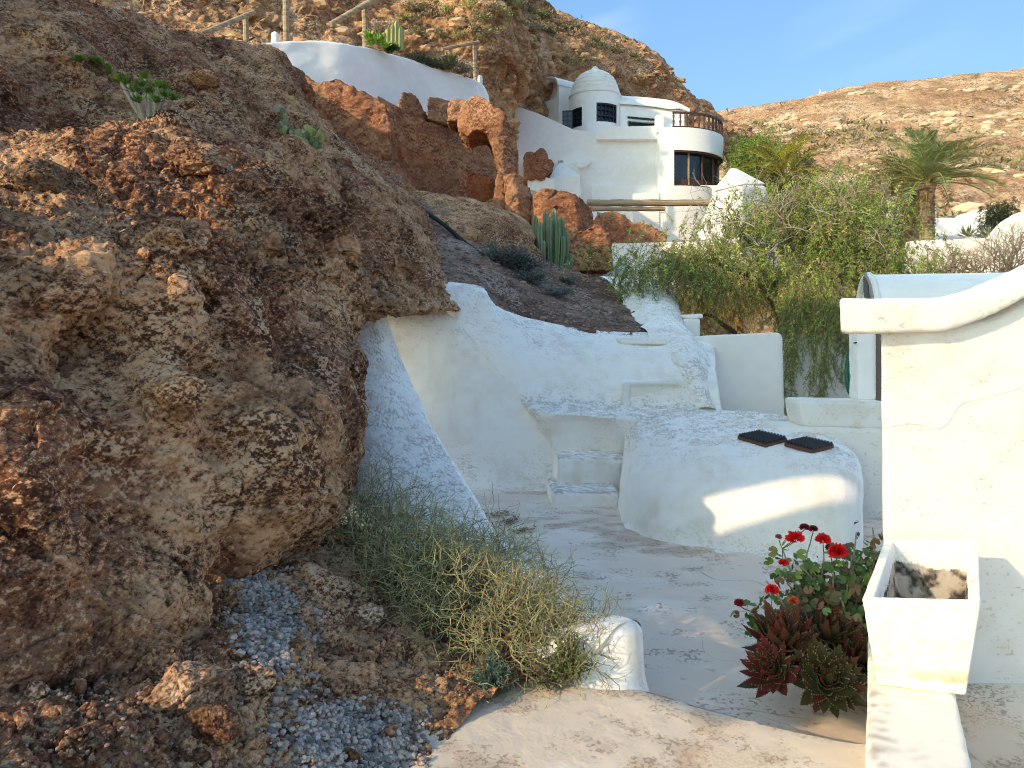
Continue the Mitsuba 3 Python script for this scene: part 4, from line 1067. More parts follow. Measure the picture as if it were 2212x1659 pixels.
# main wall
main = [(1098, 226), (1120, 231), (1160, 244), (1200, 262), (1236, 279), (1262, 283), (1286, 286), (1291, 279), (1300, 274), (1425, 272), (1425, 600), (1180, 600), (1130, 420), (1100, 300)]
M = prism_m(main, HD, 1.6)
M = M - prism_m([(1207, 341), (1218, 341), (1218, 351), (1207, 351)], HD - 0.5, 1.7)
hp('main_wall', M)
part(house, 'wall_vent', ply(cat([tm(prism_m([(1206 + i * 2.6, 340), (1207.2 + i * 2.6, 340), (1207.2 + i * 2.6, 352), (1206 + i * 2.6, 352)], HD + 0.1, 0.05)) for i in range(5)] + [tm(prism_m([(1206, 340 + i * 2.6), (1219, 340 + i * 2.6), (1219, 341.2 + i * 2.6), (1206, 341.2 + i * 2.6)], HD + 0.16, 0.05)) for i in range(5)]), 'whitewash', False), 'small square pierced wall vent')

# curved balcony drum with the picture window
cx, cy, rad = X(1441, HD + 1.1), HD + 1.9, 2.72
z_top, z_floor, z_w0, z_w1, z_bot = Z(273.5, HD - 0.9), 0, Z(400, HD - 0.9), Z(323, HD - 0.9), Z(640, HD - 0.9)


def cyl(r, z0, z1, x=cx, y=cy, seg=96):
    return m3.Manifold.cylinder(z1 - z0, r, r, seg).translate([x, y, z0])


def wedge(a0, a1, r, z0, z1, x=cx, y=cy):
    """Pie slice; angles in degrees from straight ahead (towards the visitor), positive to the right."""
    pts = [(x, y)] + [(x + r * math.sin(math.radians(a)), y - r * math.cos(math.radians(a))) for a in np.linspace(a0, a1, 25)]
    return prism_xy(pts, z0, z1)


def arc_band(a0, a1, r0, r1, z0, z1, x=cx, y=cy):
    A = np.radians(np.linspace(a0, a1, 25))
    pts = [(x + r1 * math.sin(a), y - r1 * math.cos(a)) for a in A] + [(x + r0 * math.sin(a), y - r0 * math.cos(a)) for a in A[::-1]]
    return prism_xy(pts, z0, z1)


aL = math.degrees(math.asin((X(1456, HD - 0.8) - cx) / rad))
drum = cyl(rad, z_bot, z_top) - wedge(aL, 96, 4, z_w0, z_w1) + cyl(rad - 0.5, z_bot, z_top - 0.5)
drum = drum - box_m(cx - 4, X(1425, HD - 0.8), cy - 4, cy + 4, z_bot - 1, z_top + 1) - cyl(rad - 0.16, z_top - 0.12, z_top + 1)
hp('balcony_drum', drum, smooth=40, label='curved balcony drum with a rough plaster band')
pw = part(house, 'picture_window', ply(tm(arc_band(aL, 96, rad - 0.34, rad - 0.30, z_w0, z_w0 + 0.36) + arc_band(aL, 96, rad - 0.34, rad - 0.05, z_w1 - 0.07, z_w1) + arc_band(aL, 96, rad - 0.34, rad - 0.05, z_w0, z_w0 + 0.05)), 'dark_wood', 30), 'wide curved picture window with dark wooden sill')
cuts = [aL, aL + 17, aL + 34.5, 54, 70, 95]
for i in range(5):
    part(pw, 'pane', ply(tm(arc_band(cuts[i] + 0.8, cuts[i + 1] - 0.8, rad - 0.36, rad - 0.345, z_w0 + 0.32, z_w1 - 0.06)), 'dark_glass', 30))
for i, a in enumerate(cuts):
    part(pw, 'mullion', ply(tm(arc_band(a - 0.55, a + 0.55, rad - 0.34, rad - 0.26, z_w0 + 0.05, z_w1 - 0.07)), 'weathered_wood' if i == 1 else 'dark_wood', 30))
# balcony railing
rl = part(house, 'balcony_rail', ply(tm(arc_band(-3, 140, rad - 0.14, rad - 0.02, z_top + 0.62, z_top + 0.70) + arc_band(-3, 140, rad - 0.11, rad - 0.05, z_top + 0.03, z_top + 0.07)), 'dark_wood', 30), 'dark turned wooden balcony railing')
for a in np.linspace(-2, 135, 22):
    x, y = cx + (rad - 0.08) * math.sin(math.radians(a)), cy - (rad - 0.08) * math.cos(math.radians(a))
    pr = np.array([(0, 0), (0.035, 0), (0.035, 0.08), (0.05, 0.18), (0.055, 0.26), (0.03, 0.33), (0.045, 0.42), (0.05, 0.5), (0.03, 0.56), (0.035, 0.6), (0, 0.6)])
    M = trimesh.creation.revolve(pr, sections=8)
    M.apply_translation([x, y, z_top + 0.04])
    part(rl, 'baluster', ply(M, 'dark_wood', 40))
hp('corner_post', box_m(X(1419, HD - 0.7), X(1433, HD - 0.7), HD - 0.7, HD - 0.2, Z(285, HD - 0.7), Z(248, HD - 0.7)))
hp('parapet', soften_m if False else prism_m([(1290, 279), (1300, 274), (1426, 271.5), (1426, 300), (1290, 300)], HD - 0.35, 0.4))

# turret
TD = 36.0
tx, ty, tr = X(1290, TD), TD + 1.0, 54.5 * PX * (TD + 1)
tz0, tz1 = Z(285, TD), Z(201, TD + 0.2)
tur = m3.Manifold.cylinder(tz1 - tz0 + 2, tr, tr, 72).translate([tx, ty, tz0 - 2])
wins = [(-3, 52, 216, 257), (-73, -36, 222, 264)]
for a0, a1, v0, v1 in wins:
    tur = tur - (wedge(a0, a1, tr + 1, Z(v1, TD - 0.6), Z(v0, TD - 0.6), tx, ty) - m3.Manifold.cylinder(20, tr - 0.28, tr - 0.28, 72).translate([tx, ty, 0]))
turret = hp('turret', tur, smooth=40, label='round white turret')
for (a0, a1, v0, v1), nx_, nz_ in zip(wins, (5, 4), (3, 4)):
    z0, z1 = Z(v1, TD - 0.6), Z(v0, TD - 0.6)
    fr = arc_band(a0, a1, tr - 0.12, tr - 0.02, z1 - 0.08, z1, tx, ty) + arc_band(a0, a1, tr - 0.12, tr - 0.02, z0, z0 + 0.08, tx, ty) + arc_band(a0, a0 + 3, tr - 0.12, tr - 0.02, z0, z1, tx, ty) + arc_band(a1 - 3, a1, tr - 0.12, tr - 0.02, z0, z1, tx, ty)
    wdw = part(house, 'turret_window', ply(tm(fr), 'dark_frame', 30), 'curved turret window of small dark panes')
    for i in range(1, nx_):
        a = a0 + (a1 - a0) * i / nx_
        part(wdw, 'glazing_bar', ply(tm(arc_band(a - 0.9, a + 0.9, tr - 0.11, tr - 0.04, z0 + 0.08, z1 - 0.08, tx, ty)), 'dark_frame', False))
    for i in range(1, nz_):
        z = z0 + (z1 - z0) * i / nz_
        part(wdw, 'glazing_bar', ply(tm(arc_band(a0 + 3, a1 - 3, tr - 0.10, tr - 0.05, z - 0.03, z + 0.03, tx, ty)), 'dark_frame', False))
    for i in range(nx_):
        for j in range(nz_):
            b0, b1 = a0 + (a1 - a0) * i / nx_ + 0.4, a0 + (a1 - a0) * (i + 1) / nx_ - 0.4
            part(wdw, 'pane', ply(tm(arc_band(b0, b1, tr - 0.2, tr - 0.17, z0 + (z1 - z0) * j / nz_ + 0.01, z0 + (z1 - z0) * (j + 1) / nz_ - 0.01, tx, ty)), 'dark_glass', False))
# stepped dome
h = Z(143, TD + 1) - tz1
prof = [(0, 0), (tr * 1.04, 0), (tr * 1.04, 0.05), (tr * 1.0, 0.2), (tr * 0.955, 0.36), (tr * 0.965, 0.38), (tr * 0.90, 0.62), (tr * 0.91, 0.64), (tr * 0.83, 0.88), (tr * 0.84, 0.90), (tr * 0.735, 1.12), (tr * 0.74, 1.14), (tr * 0.6, 1.33), (tr * 0.44, 1.48), (tr * 0.26, 1.60), (tr * 0.17, 1.66), (tr * 0.12, 1.78), (tr * 0.05, 1.88), (0, 1.9)]
prof = np.array(prof)
prof[:, 1] *= h / 1.9
M = trimesh.creation.revolve(prof, sections=64)
M.apply_translation([tx, ty, tz1])
part(house, 'dome', ply(M, 'plaster', 35), 'stepped beehive dome with a small knob')

# barrel-vaulted wing on the left
VD = 37.5
axd, crs = np.array([0.80, 0.60, 0]), np.array([0.60, -0.80, 0])
R1, H1 = 0.98, Z(167, VD) - Z(192, VD)
org = at(1178, 192, VD + 0.8)


def barrel(r, h, zb, x0, x1):
    A_ = np.linspace(0, math.pi, 26)
    pts = [(r * math.cos(a_), h * math.sin(a_)) for a_ in A_] + [(-r, zb), (r, zb)]
    E = m3.Manifold.extrude(m3.CrossSection([np.array(pts)]), x1 - x0)
    Mx = np.column_stack([crs, [0, 0, 1.0], axd, org + axd * x0])
    return E.transform(Mx)


M = barrel(R1 - 0.06, H1 - 0.05, -3.0, 0.12, 3.2) - barrel(R1 - 0.2, H1 - 0.17, -0.6, -0.5, 0.55)
hp('vaulted_wing', M, smooth=30)
M = barrel(R1, H1, -0.02, 0.0, 3.3) - barrel(R1 - 0.07, H1 - 0.06, -0.3, -0.5, 3.6)
part(house, 'vault_roof', ply(tm(M), 'whitewash', 30), 'barrel vault roof')
hp('side_wall', prism_m([(1196, 200), (1262, 200), (1262, 320), (1150, 320), (1150, 250)], VD + 1.3, 1.5))
dm = part(house, 'door', ply(tm(prism_m([(1215, 239), (1237, 238), (1237, 284), (1215, 283)], TD - 0.6, 0.12)), 'dark_frame', False), 'dark blue black glazed door by the turret')
for i in range(2):
    for j in range(4):
        u0, v0 = 1217.5 + i * 9.5, 241.5 + j * 10.3
        part(dm, 'pane', ply(tm(prism_m([(u0, v0), (u0 + 8, v0), (u0 + 8, v0 + 8.6), (u0, v0 + 8.6)], TD - 0.62, 0.03)), 'dark_glass', False))

# right wing with a shallow vaulted roof
M = prism_m([(1340, 222), (1400, 226), (1440, 232), (1478, 240), (1478, 330), (1340, 330)], TD + 0.5, 3.0)
M = M - prism_m([(1359, 254), (1420, 259), (1420, 330), (1359, 330)], TD, 0.8)
hp('right_wing', M)
rw = []
for u, dv in ((1338, 0), (1380, 3.0), (1420, 7.2), (1446, 11.5), (1466, 19), (1490, 33)):
    rw.append([at(u, 224 + dv * (0.55 if u > 1460 else 1), TD + 0.35), at(u, 219 + dv * 0.85, TD + 0.55), at(u, 212 + dv * 0.8, TD + 1.1), at(u, 207.5 + dv * 0.85, TD + 2.0), at(u, 208 + dv * 0.85, TD + 3.2), at(u, 214 + dv * 0.85, TD + 3.8)])
rw = np.array(rw)
Gr = PchipInterpolator(np.arange(6), rw, axis=0)(np.linspace(0, 5, 30))
Gr = PchipInterpolator(np.arange(6), Gr, axis=1)(np.linspace(0, 5, 24))
N, s = facing(Gr)
Gb = Gr - N * 0.1
part(house, 'wing_roof', ply(cat([sheet(Gr, s), sheet(Gb, not s)]), 'plaster', True), 'curved cream roof over the right wing')
wr = part(house, 'window', ply(tm(prism_m([(1356, 251), (1424, 257), (1424, 261), (1356, 255)], TD + 0.42, 0.3) + prism_m([(1359, 255), (1362, 255), (1362, 300), (1359, 300)], TD + 0.6, 0.1)), 'dark_frame', False), 'long dark window behind the parapet')
for i in range(5):
    part(wr, 'pane', ply(tm(prism_m([(1362 + i * 11.8, 256), (1372.5 + i * 11.8, 257), (1372.5 + i * 11.8, 300), (1362 + i * 11.8, 300)], TD + 0.75, 0.04)), 'dark_glass', False))
    part(wr, 'glazing_bar', ply(tm(prism_m([(1372.5 + i * 11.8, 256), (1373.8 + i * 11.8, 256), (1373.8 + i * 11.8, 300), (1372.5 + i * 11.8, 300)], TD + 0.66, 0.08)), 'dark_frame', False))
part(wr, 'glazing_bar', ply(tm(prism_m([(1362, 266), (1420, 268), (1420, 269.5), (1362, 267.5)], TD + 0.68, 0.05)), 'dark_frame', False))

# small buttressed flue on the left of the wall
FD = 32.6
pk = [at(1208, 352, FD + 0.9), at(1219, 352, FD + 0.9), at(1219, 352, FD + 1.3), at(1208, 352, FD + 1.3)]
bs = [at(1187, 382, FD), at(1253, 380, FD), at(1253, 380, FD + 1.4), at(1187, 382, FD + 1.4)]
M = m3.Manifold.hull_points(np.array(pk + bs))
flue = hp('flue', M, smooth=20, label='small white pyramid-shaped flue')
hp('flue_base', prism_m([(1188, 382), (1253, 380), (1255, 430), (1188, 430)], FD, 1.4))
hp('basin', soften_m if False else prism_m([(1140, 385), (1150, 382), (1180, 383), (1198, 388), (1198, 412), (1160, 414), (1142, 408)], FD - 0.6, 0.8))
hp('ledge_stub', prism_m([(1244, 348), (1276, 347), (1266, 358), (1250, 362)], HD - 0.35, 0.4))

# lower storey, pier and dark doorway
M = prism_m([(1280, 400), (1575, 400), (1575, 640), (1280, 640)], HD - 0.2, 4.6) - prism_m([(1456, 466), (1491, 466), (1491, 600), (1456, 600)], HD - 1, 1.4) - prism_m([(1400, 450), (1550, 450), (1550, 600), (1400, 600)], HD + 0.3, 3.6)
hp('lower_wall', M)
dw = part(house, 'doorway', ply(tm(prism_m([(1452, 462), (1495, 462), (1495, 600), (1452, 600)], HD - 0.23, 0.1) - prism_m([(1456, 466), (1491, 466), (1491, 610), (1456, 610)], HD - 0.5, 0.6)), 'whitewash', False), 'open doorway into an unlit room')
part(dw, 'door_leaf', ply(tm(prism_m([(1457, 468), (1473, 468), (1473, 600), (1457, 600)], HD + 0.02, 0.05)), 'dark_wood', False))
hp('pier', prism_m([(1368, 418), (1424, 416), (1424, 600), (1368, 600)], HD - 0.8, 0.7))
hp('wall_lantern', prism_m([(1547 - 2, 485), (1551, 482), (1553, 492), (1550, 503), (1545, 500)], HD - 0.35, 0.16), 'dark_frame', label='small dark wall lantern')

# pergola beams
for name, u0, u1, v, d, r, lab in (('pergola_beam', 1268, 1575, 438, 30.5, 0.135, 'long round pergola beam of pale weathered timber'), ('pergola_beam', 1270, 1436, 451, 30.0, 0.095, 'shorter round beam under the long pergola beam')):
    b = thing(name, lab, 'beam')
    n = 14
    P = np.array([at(u0 + (u1 - u0) * i / (n - 1), v + (0.5 if i % 3 else -0.5), d + 0.5 * i / n) for i in range(n)])
    scene[b] = ply(tube(P, r * (1 + 0.06 * np.sin(np.arange(n) * 2.3)), 12), 'weathered_wood', 40)

# retaining walls in front of the house
rw_ = thing('lower_retaining_wall', 'white retaining wall under the dark rock in front of the house', 'wall')
part(rw_, 'body', ply(tm(prism_m([(1222, 529), (1330, 526), (1440, 523), (1600, 522), (1600, 640), (1222, 640)], 27.5, 0.5)), 'whitewash', 30))
rw_ = thing('cactus_bed_wall', 'low white wall behind the tall green cactus', 'wall')
part(rw_, 'body', ply(soften(prism_m([(1225, 566), (1290, 566), (1345, 570), (1400, 590), (1400, 640), (1225, 640)], 17.4, 0.3), 0.15, 3, 0.01, 2, 3), 'whitewash', 40))
dk = structure('dark_rock', 'dark brown rock outcrop left standing against the white house walls', 'rock face')
for poly, d, sd in (([(1292, 458), (1310, 456), (1334, 457), (1350, 466), (1366, 478), (1400, 482), (1412, 488), (1424, 496), (1438, 500), (1442, 512), (1442, 527), (1292, 529)], 28.2, 3), ([(1132, 332), (1142, 324), (1158, 330), (1166, 319), (1176, 320), (1184, 338), (1198, 351), (1190, 366), (1172, 384), (1134, 384)], 31.8, 5)):
    mesh, col = rough(prism_m(poly, d, 2.2), 0.12, 0.08, 1.0, 'red', sd, 1, cscale=0.5, grain=0.05)
    part(dk, 'outcrop', ply(mesh, 'quarry_rock', 35))

# free-standing chimney tower with a pyramid top
ch = thing('chimney_tower', 'tapering white chimney tower with a pyramid cap, half hidden by the green tree', 'chimney')
CD = 25.5


def frustum(q0, q1):
    return m3.Manifold.hull_points(np.array(q0 + q1))


part(ch, 'cap', ply(soften(frustum([at(1578, 364, CD + 0.55), at(1590, 364, CD + 0.55), at(1590, 364, CD + 0.8), at(1578, 364, CD + 0.8)], [at(1538, 414, CD - 0.15), at(1600, 400, CD - 0.55), at(1656, 398, CD + 0.6), at(1600, 410, CD + 1.5)]), 0.07, 3, 0.012, 3, 1), 'plaster', 40))
part(ch, 'shaft', ply(soften(frustum([at(1540, 412, CD), at(1602, 398, CD - 0.45), at(1656, 400, CD + 0.6), at(1600, 410, CD + 1.4)], [at(1470, 600, CD - 0.5), at(1600, 600, CD - 1.3), at(1690, 600, CD + 0.3), at(1600, 600, CD + 2.2)]), 0.1, 3, 0.012, 3, 2), 'plaster', 40))

# ---------------------------------------------------------------- low white buildings among the trees on the right
vb = thing('vaulted_outbuilding', 'grey white barrel-vaulted outbuilding behind the boundary wall', 'building')
BD, R_ = 9.0, 0.62
yc, zc = BD + 0.2, Z(591, BD) - R_
ring = [(yc + R_ * 1.0 * math.cos(a), zc + R_ * math.sin(a)) for a in np.linspace(math.pi, 0, 40)]
prof_ = np.array([(yc - R_, zc - 2.5)] + ring + [(yc + R_, zc - 2.5)])
M = prism_xy([(p[0], p[1]) for p in prof_], 0, 6.0).transform(np.array([[0, 0, 1, 0], [1, 0, 0, 0], [0, 1, 0, 0]], float))
a = math.radians(-19)
M = M.translate([0, -yc, -zc]).rotate([0, 0, -14]).translate([X(1897, BD), yc, zc])
part(vb, 'vault', ply(tm(M), 'whitewash', 40))
Rm = rot_z(math.radians(-14))
def vbp(dx, dy, dz):
    return Rm @ np.array([dx, dy, dz]) + np.array([X(1897, BD), yc, zc])
rim = [vbp(-0.03, R_ * 1.0 * math.cos(t_), R_ * math.sin(t_)) for t_ in np.linspace(math.pi, 0, 30)]
part(vb, 'gable_rim', ply(tube(rim, 0.035, 8), 'plaster', 40))
P = PchipInterpolator(np.arange(6), np.array([vbp(-0.05, *q) for q in [(-0.02, 0.60), (-0.03, 0.48), (-0.05, 0.38), (-0.13, 0.33), (-0.15, 0.22), (-0.07, 0.10)]]))(np.linspace(0, 5, 30))
part(vb, 'iron_ornament', ply(tube(P, 0.035, 8), matte(rgb(0.12, 0.115, 0.12), 0.6), 40), 'wavy dark iron ornament on the gable')
P = PchipInterpolator(np.arange(5), np.array([vbp(-0.05, *q) for q in [(-0.03, 0.62), (-0.2, 0.56), (-0.38, 0.42), (-0.46, 0.2), (-0.47, -0.1)]]))(np.linspace(0, 4, 24))
part(vb, 'iron_ornament', ply(tube(P, 0.032, 8), matte(rgb(0.3, 0.28, 0.27), 0.7), 40))


def simple(key, label, cat_, polys, d, thick, mat='whitewash'):
    b = thing(key, label, cat_)
    for i, (nm, poly, dd) in enumerate(polys):
        part(b, nm, ply(soften(prism_m(poly, d + dd, thick), 0.25, 2, 0.012, 1.5, 5 + i), mat, 40))
    return b


simple('garden_terrace_wall', 'long low white wall behind the leafless bushes', 'wall', [('wall', [(1962, 520), (2060, 517), (2180, 512), (2400, 508), (2400, 700), (1962, 700)], 0)], 26, 0.4, 'plaster')
simple('flat_roofed_building', 'low flat-roofed grey white building behind the tall palm', 'building', [('wall', [(2006, 470), (2060, 469), (2110, 474), (2150, 477), (2150, 560), (2006, 560)], 0), ('terrace_floor', [(1998, 510), (2100, 506), (2300, 500), (2300, 560), (1998, 560)], -1.5)], 36, 3.0)
simple('white_gate_post', 'short white post beside the tall palm trunk', 'post', [('shaft', [(1978, 470), (1993, 470), (1993, 540), (1978, 540)], 0)], 30, 0.4, 'plaster')
simple('sloping_white_wall', 'white wall with a steep sloping top at the right edge', 'wall', [('wall', [(2140, 520), (2160, 494), (2185, 470), (2212, 457), (2300, 430), (2300, 620), (2140, 620)], 0)], 24.5, 0.4, 'plaster')
simple('blue_grey_wall', 'shaded blue grey wall between the tree crown and the palms', 'wall', [('wall', [(1886, 448), (1900, 422), (1925, 418), (1966, 424), (1970, 520), (1886, 520)], 0)], 34, 0.5)
simple('pyramid_chimney', 'small white pyramid chimney poking out of the tree crown', 'chimney', [('cap', [(1770, 402), (1786, 388), (1796, 388), (1820, 410), (1824, 470), (1770, 470)], 0)], 30, 1.2, 'plaster')
simple('narrow_white_wall', 'narrow white wall end with a slanted top under the yellow palm', 'wall', [('wall', [(1690, 400), (1714, 362), (1716, 460), (1690, 460)], 0)], 33, 1.5)
simple('stone_bank', 'dark stone bank beside the narrow white wall', 'wall', [('wall', [(1714, 352), (1740, 340), (1765, 345), (1765, 400), (1714, 400)], 0)], 34, 0.8, 'dark_wood')
dmb = thing('white_dome', 'small white domed roof beyond the flat-roofed building', 'building')
M = trimesh.creation.revolve(np.array([(0, 0), (1.5, 0), (1.5, 0.25), (1.1, 0.55), (0.5, 0.72), (0, 0.75)]), sections=28)
M.apply_translation(at(2120, 486, 40))
part(dmb, 'roof', ply(M, 'plaster', 40))
bw = thing('back_garden_wall', 'shaded white garden wall behind the hanging branches', 'wall')
part(bw, 'body', ply(tm(prism_m([(1600, 722), (1950, 722), (1950, 1000), (1600, 1000)], 12.5, 0.3)), 'whitewash', 30))
bx = thing('utility_cabinet', 'small white utility cabinet with a flat lid behind the plastered spine', 'cabinet')
part(bx, 'body', ply(soften(prism_m([(1478, 690), (1514, 690), (1514, 760), (1478, 760)], 11.8, 0.4), 0.05, 1, 0.002), 'whitewash', 30))
part(bx, 'lid', ply(soften(prism_m([(1474, 684), (1520, 681), (1521, 692), (1474, 692)], 11.75, 0.5), 0.05, 1, 0.002), 'whitewash', 30))
# garden soil behind the walls
structure('garden_soil', 'brown soil of the garden around the tree', 'ground')
xs, ys = np.linspace(-2, 26, 120), np.linspace(8.2, 40, 120)
gx, gy = np.meshgrid(xs, ys)
gz = np.interp(gy, [8, 11, 16, 22, 30, 40], [-0.4, -0.1, 0.3, 1.2, 3.0, 5.0]) + (meshkit.fbm(np.stack([gx * 0.5, gy * 0.5, gx * 0], -1), 3, 3) - 0.5) * 0.3
G = np.stack([gx, gy, gz], -1)
scene['garden_soil'] = ply(sheet(G, True), 'painted_earth', True, color=rock_color(G.reshape(-1, 3), 'hill', 0.8, 3))
# ================================================================ things: planter, grates, hose, stones
pl = thing('concrete_planter', 'empty white tapered concrete planter box with black grime inside, standing on the low wall', 'planter')


def four(zz, f):
    """Corner ring of the planter at height zz (fraction f from base to rim), narrowing downwards."""
    top = [at(1862, 1287, 2.90), at(2118, 1312, 2.87), at(2113, 1166, 3.72), at(1912, 1154, 3.75)]
    bot = [at(1894, 1482, 3.02), at(2086, 1518, 2.93), at(2100, 1420, 3.50), at(1930, 1410, 3.55)]
    r = np.array([b * (1 - f) + t * f for t, b in zip(top, bot)])
    r[:, 2] = zz
    return r


z_rim, z_base = 0.62, z_low + 0.004


def hexa(q0, q1):
    return m3.Manifold.hull_points(np.vstack([q0, q1]))


def inset(r, w):
    c = r.mean(0)
    out = []
    for k in range(4):
        p, a_, b_ = r[k], r[k - 1], r[(k + 1) % 4]
        d1, d2 = (a_ - p) / np.linalg.norm(a_ - p), (b_ - p) / np.linalg.norm(b_ - p)
        out.append(p + (d1 + d2) * w)
    return np.array(out)


M = hexa(four(z_base, 0), four(z_rim, 1)) - hexa(inset(four(z_base + 0.06, 0.12), 0.04), inset(four(z_rim + 0.02, 1.04), 0.042))
M = soften(M, 0.0095, 4, 0.0022, 14, 4)
v = np.array(M.vertices)
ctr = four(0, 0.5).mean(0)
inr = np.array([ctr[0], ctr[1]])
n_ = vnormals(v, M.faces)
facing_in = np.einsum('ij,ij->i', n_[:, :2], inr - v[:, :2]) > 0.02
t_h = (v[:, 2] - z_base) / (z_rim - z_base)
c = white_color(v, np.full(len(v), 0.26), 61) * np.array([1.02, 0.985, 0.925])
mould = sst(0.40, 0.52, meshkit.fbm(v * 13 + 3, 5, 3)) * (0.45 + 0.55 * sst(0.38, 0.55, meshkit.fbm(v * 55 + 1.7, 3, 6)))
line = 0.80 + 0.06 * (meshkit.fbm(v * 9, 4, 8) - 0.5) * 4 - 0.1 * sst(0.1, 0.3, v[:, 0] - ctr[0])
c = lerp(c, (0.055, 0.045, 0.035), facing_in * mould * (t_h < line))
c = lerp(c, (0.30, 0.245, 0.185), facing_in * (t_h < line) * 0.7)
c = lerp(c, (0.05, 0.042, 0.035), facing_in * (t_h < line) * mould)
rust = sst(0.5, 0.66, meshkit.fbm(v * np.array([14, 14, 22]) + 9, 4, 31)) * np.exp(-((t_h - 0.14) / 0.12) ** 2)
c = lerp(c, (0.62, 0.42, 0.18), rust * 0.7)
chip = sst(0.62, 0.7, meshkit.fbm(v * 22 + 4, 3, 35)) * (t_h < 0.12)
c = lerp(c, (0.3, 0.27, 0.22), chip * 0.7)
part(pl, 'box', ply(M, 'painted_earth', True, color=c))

# drain grates on the bench
def bench_at(u, v):
    p = grid_at(bench_grid, u, v)
    return p


scene['grate_iron'] = matte(rgb(0.012, 0.013, 0.018), 0.45, 0.5)
scene['grate_rust'] = matte(rgb(0.11, 0.055, 0.04), 0.8)
for lab, corners in (('black studded mat lying on the bench top, the left one of two', [(1593, 946), (1640, 937), (1700, 951), (1654, 964)]),
                     ('black studded mat lying on the bench top, the right one of two', [(1694, 961), (1741, 951), (1801, 965), (1756, 977)])):
    g = thing('studded_mat', lab, 'mat')
    q = np.array([bench_at(*k) for k in corners])
    c = q.mean(0)
    u_ = (q[1] - q[0]) + (q[2] - q[3])
    v_ = (q[3] - q[0]) + (q[2] - q[1])
    n = np.cross(u_, v_)
    n /= np.linalg.norm(n)
    if n[2] < 0:
        n = -n
    c = c + n * 0.02
    # flat quad through the measured corners
    pl_ = []
    for k in corners:
        r_ = at(k[0], k[1], 1.0) - np.array([0, 0, EYE])
        t_ = np.dot(c - np.array([0, 0, EYE]), n) / np.dot(r_, n)
        pl_.append(np.array([0, 0, EYE]) + r_ * t_)
    pl_ = np.array(pl_)
    M = m3.Manifold.hull_points(np.vstack([pl_ - n * 0.012, pl_ + n * 0.018]))
    part(g, 'plate', ply(tm(M), 'grate_rust', False))
    M = m3.Manifold.hull_points(np.vstack([(pl_ - c) * 0.985 + c + n * 0.016, (pl_ - c) * 0.985 + c + n * 0.024]))
    part(g, 'rubber_top', ply(tm(M), 'grate_iron', False))
    ms = []
    for i in range(9):
        for j in range(9):
            a, b = (i + 0.5) / 9, (j + 0.5) / 9
            p = (pl_[0] * (1 - a) + pl_[1] * a) * (1 - b) + (pl_[3] * (1 - a) + pl_[2] * a) * b + n * 0.02
            cn = trimesh.creation.icosphere(1, 0.014)
            cn.apply_scale([1, 1, 1.5])
            cn.apply_translation(p + n * 0.008)
            ms.append(cn)
    part(g, 'studs', ply(cat(ms), 'grate_iron', 40), kind='stuff')

# green garden hose hanging in a coil behind the pillar
hz = thing('garden_hose', 'green garden hose hanging in loops beside the slim white pillar', 'hose')
rng = np.random.default_rng(5)
ms = []
for i in range(7):
    cx_, w_ = X(1843 + rng.uniform(-2, 3), 7.9), 0.05 + rng.uniform(0, 0.035)
    z1, z0 = Z(738 + rng.uniform(-4, 8), 7.9), Z(850 + rng.uniform(-12, 6), 7.9)
    t = np.linspace(0, 2 * np.pi, 40)
    P = np.column_stack([cx_ + w_ * np.sin(t) * (0.35 + 0.65 * (1 - np.cos(t)) / 2) , 7.9 + 0.02 * i - 0.06 + 0.01 * np.sin(3 * t), z1 + (z0 - z1) * (1 - np.cos(t)) / 2])
    ms.append(tube(P, 0.011, 7, False))
part(hz, 'coil', ply(cat(ms), matte(rgb(0.012, 0.11, 0.065), 0.4, 0.5), True))
part(hz, 'hook', ply(tube([at(1850, 740, 7.62), at(1843, 741, 7.8), at(1843, 737, 7.98)], 0.008, 6), 'dark_frame', 40))

# loose stones
def stone_mesh(r, seed, flat=0.75, sub=5, rough_=0.35):
    m = trimesh.creation.icosphere(sub, 1.0)
    v = np.array(m.vertices)
    k = 1 + rough_ * 1.6 * (meshkit.fbm(v * 1.3 + seed * 3.1, 2, seed) - 0.5) + rough_ * 0.7 * (meshkit.fbm(v * 3.5 + seed, 3, seed + 1) - 0.5)
    cuts = rand_dirs(np.random.default_rng(seed), 7)
    v = v * k[:, None]
    for q in cuts:
        d = v @ q - 0.72
        v = v - np.maximum(d, 0)[:, None] * q * 0.85
    v = v * np.array([1, 0.9, flat]) * r
    h1, j1, _ = facets(v / r + seed, 0.7, seed)
    h2, j2, _ = facets(v / r + seed, 0.22, seed + 1)
    nn_ = v / np.linalg.norm(v, axis=1, keepdims=True)
    v = v + nn_ * (0.12 * r * 1.5 * 0 + r * (0.10 * h1 - 0.05 * j1 ** 3 + 0.035 * h2 - 0.02 * j2 ** 3 + 0.03 * (meshkit.noise(v / r * 9, seed) - 0.5)))[:, None]
    return trimesh.Trimesh(v, m.faces, process=False)


def put_stone(u, v, r, label, grid, seed, tint=(1, 1, 1), kind='brown', group=None, key='stone', sink=0.42, flat=0.75, cs=2.0):
    k = thing(key, label, 'stone', group)
    m = stone_mesh(r, seed, flat, 5 if r > 0.05 else 3)
    p = grid_at(grid, u, v)
    m.vertices = np.array(m.vertices) @ rot_z(seed * 1.7).T + p + np.array([0, 0, r * flat * (1 - 2 * sink) * 0.6])
    scene[k] = ply(m, 'painted_earth', False, color=np.clip(rock_color(np.array(m.vertices) + seed, kind, cs, seed) * np.array(tint), 0, 1))
    return k


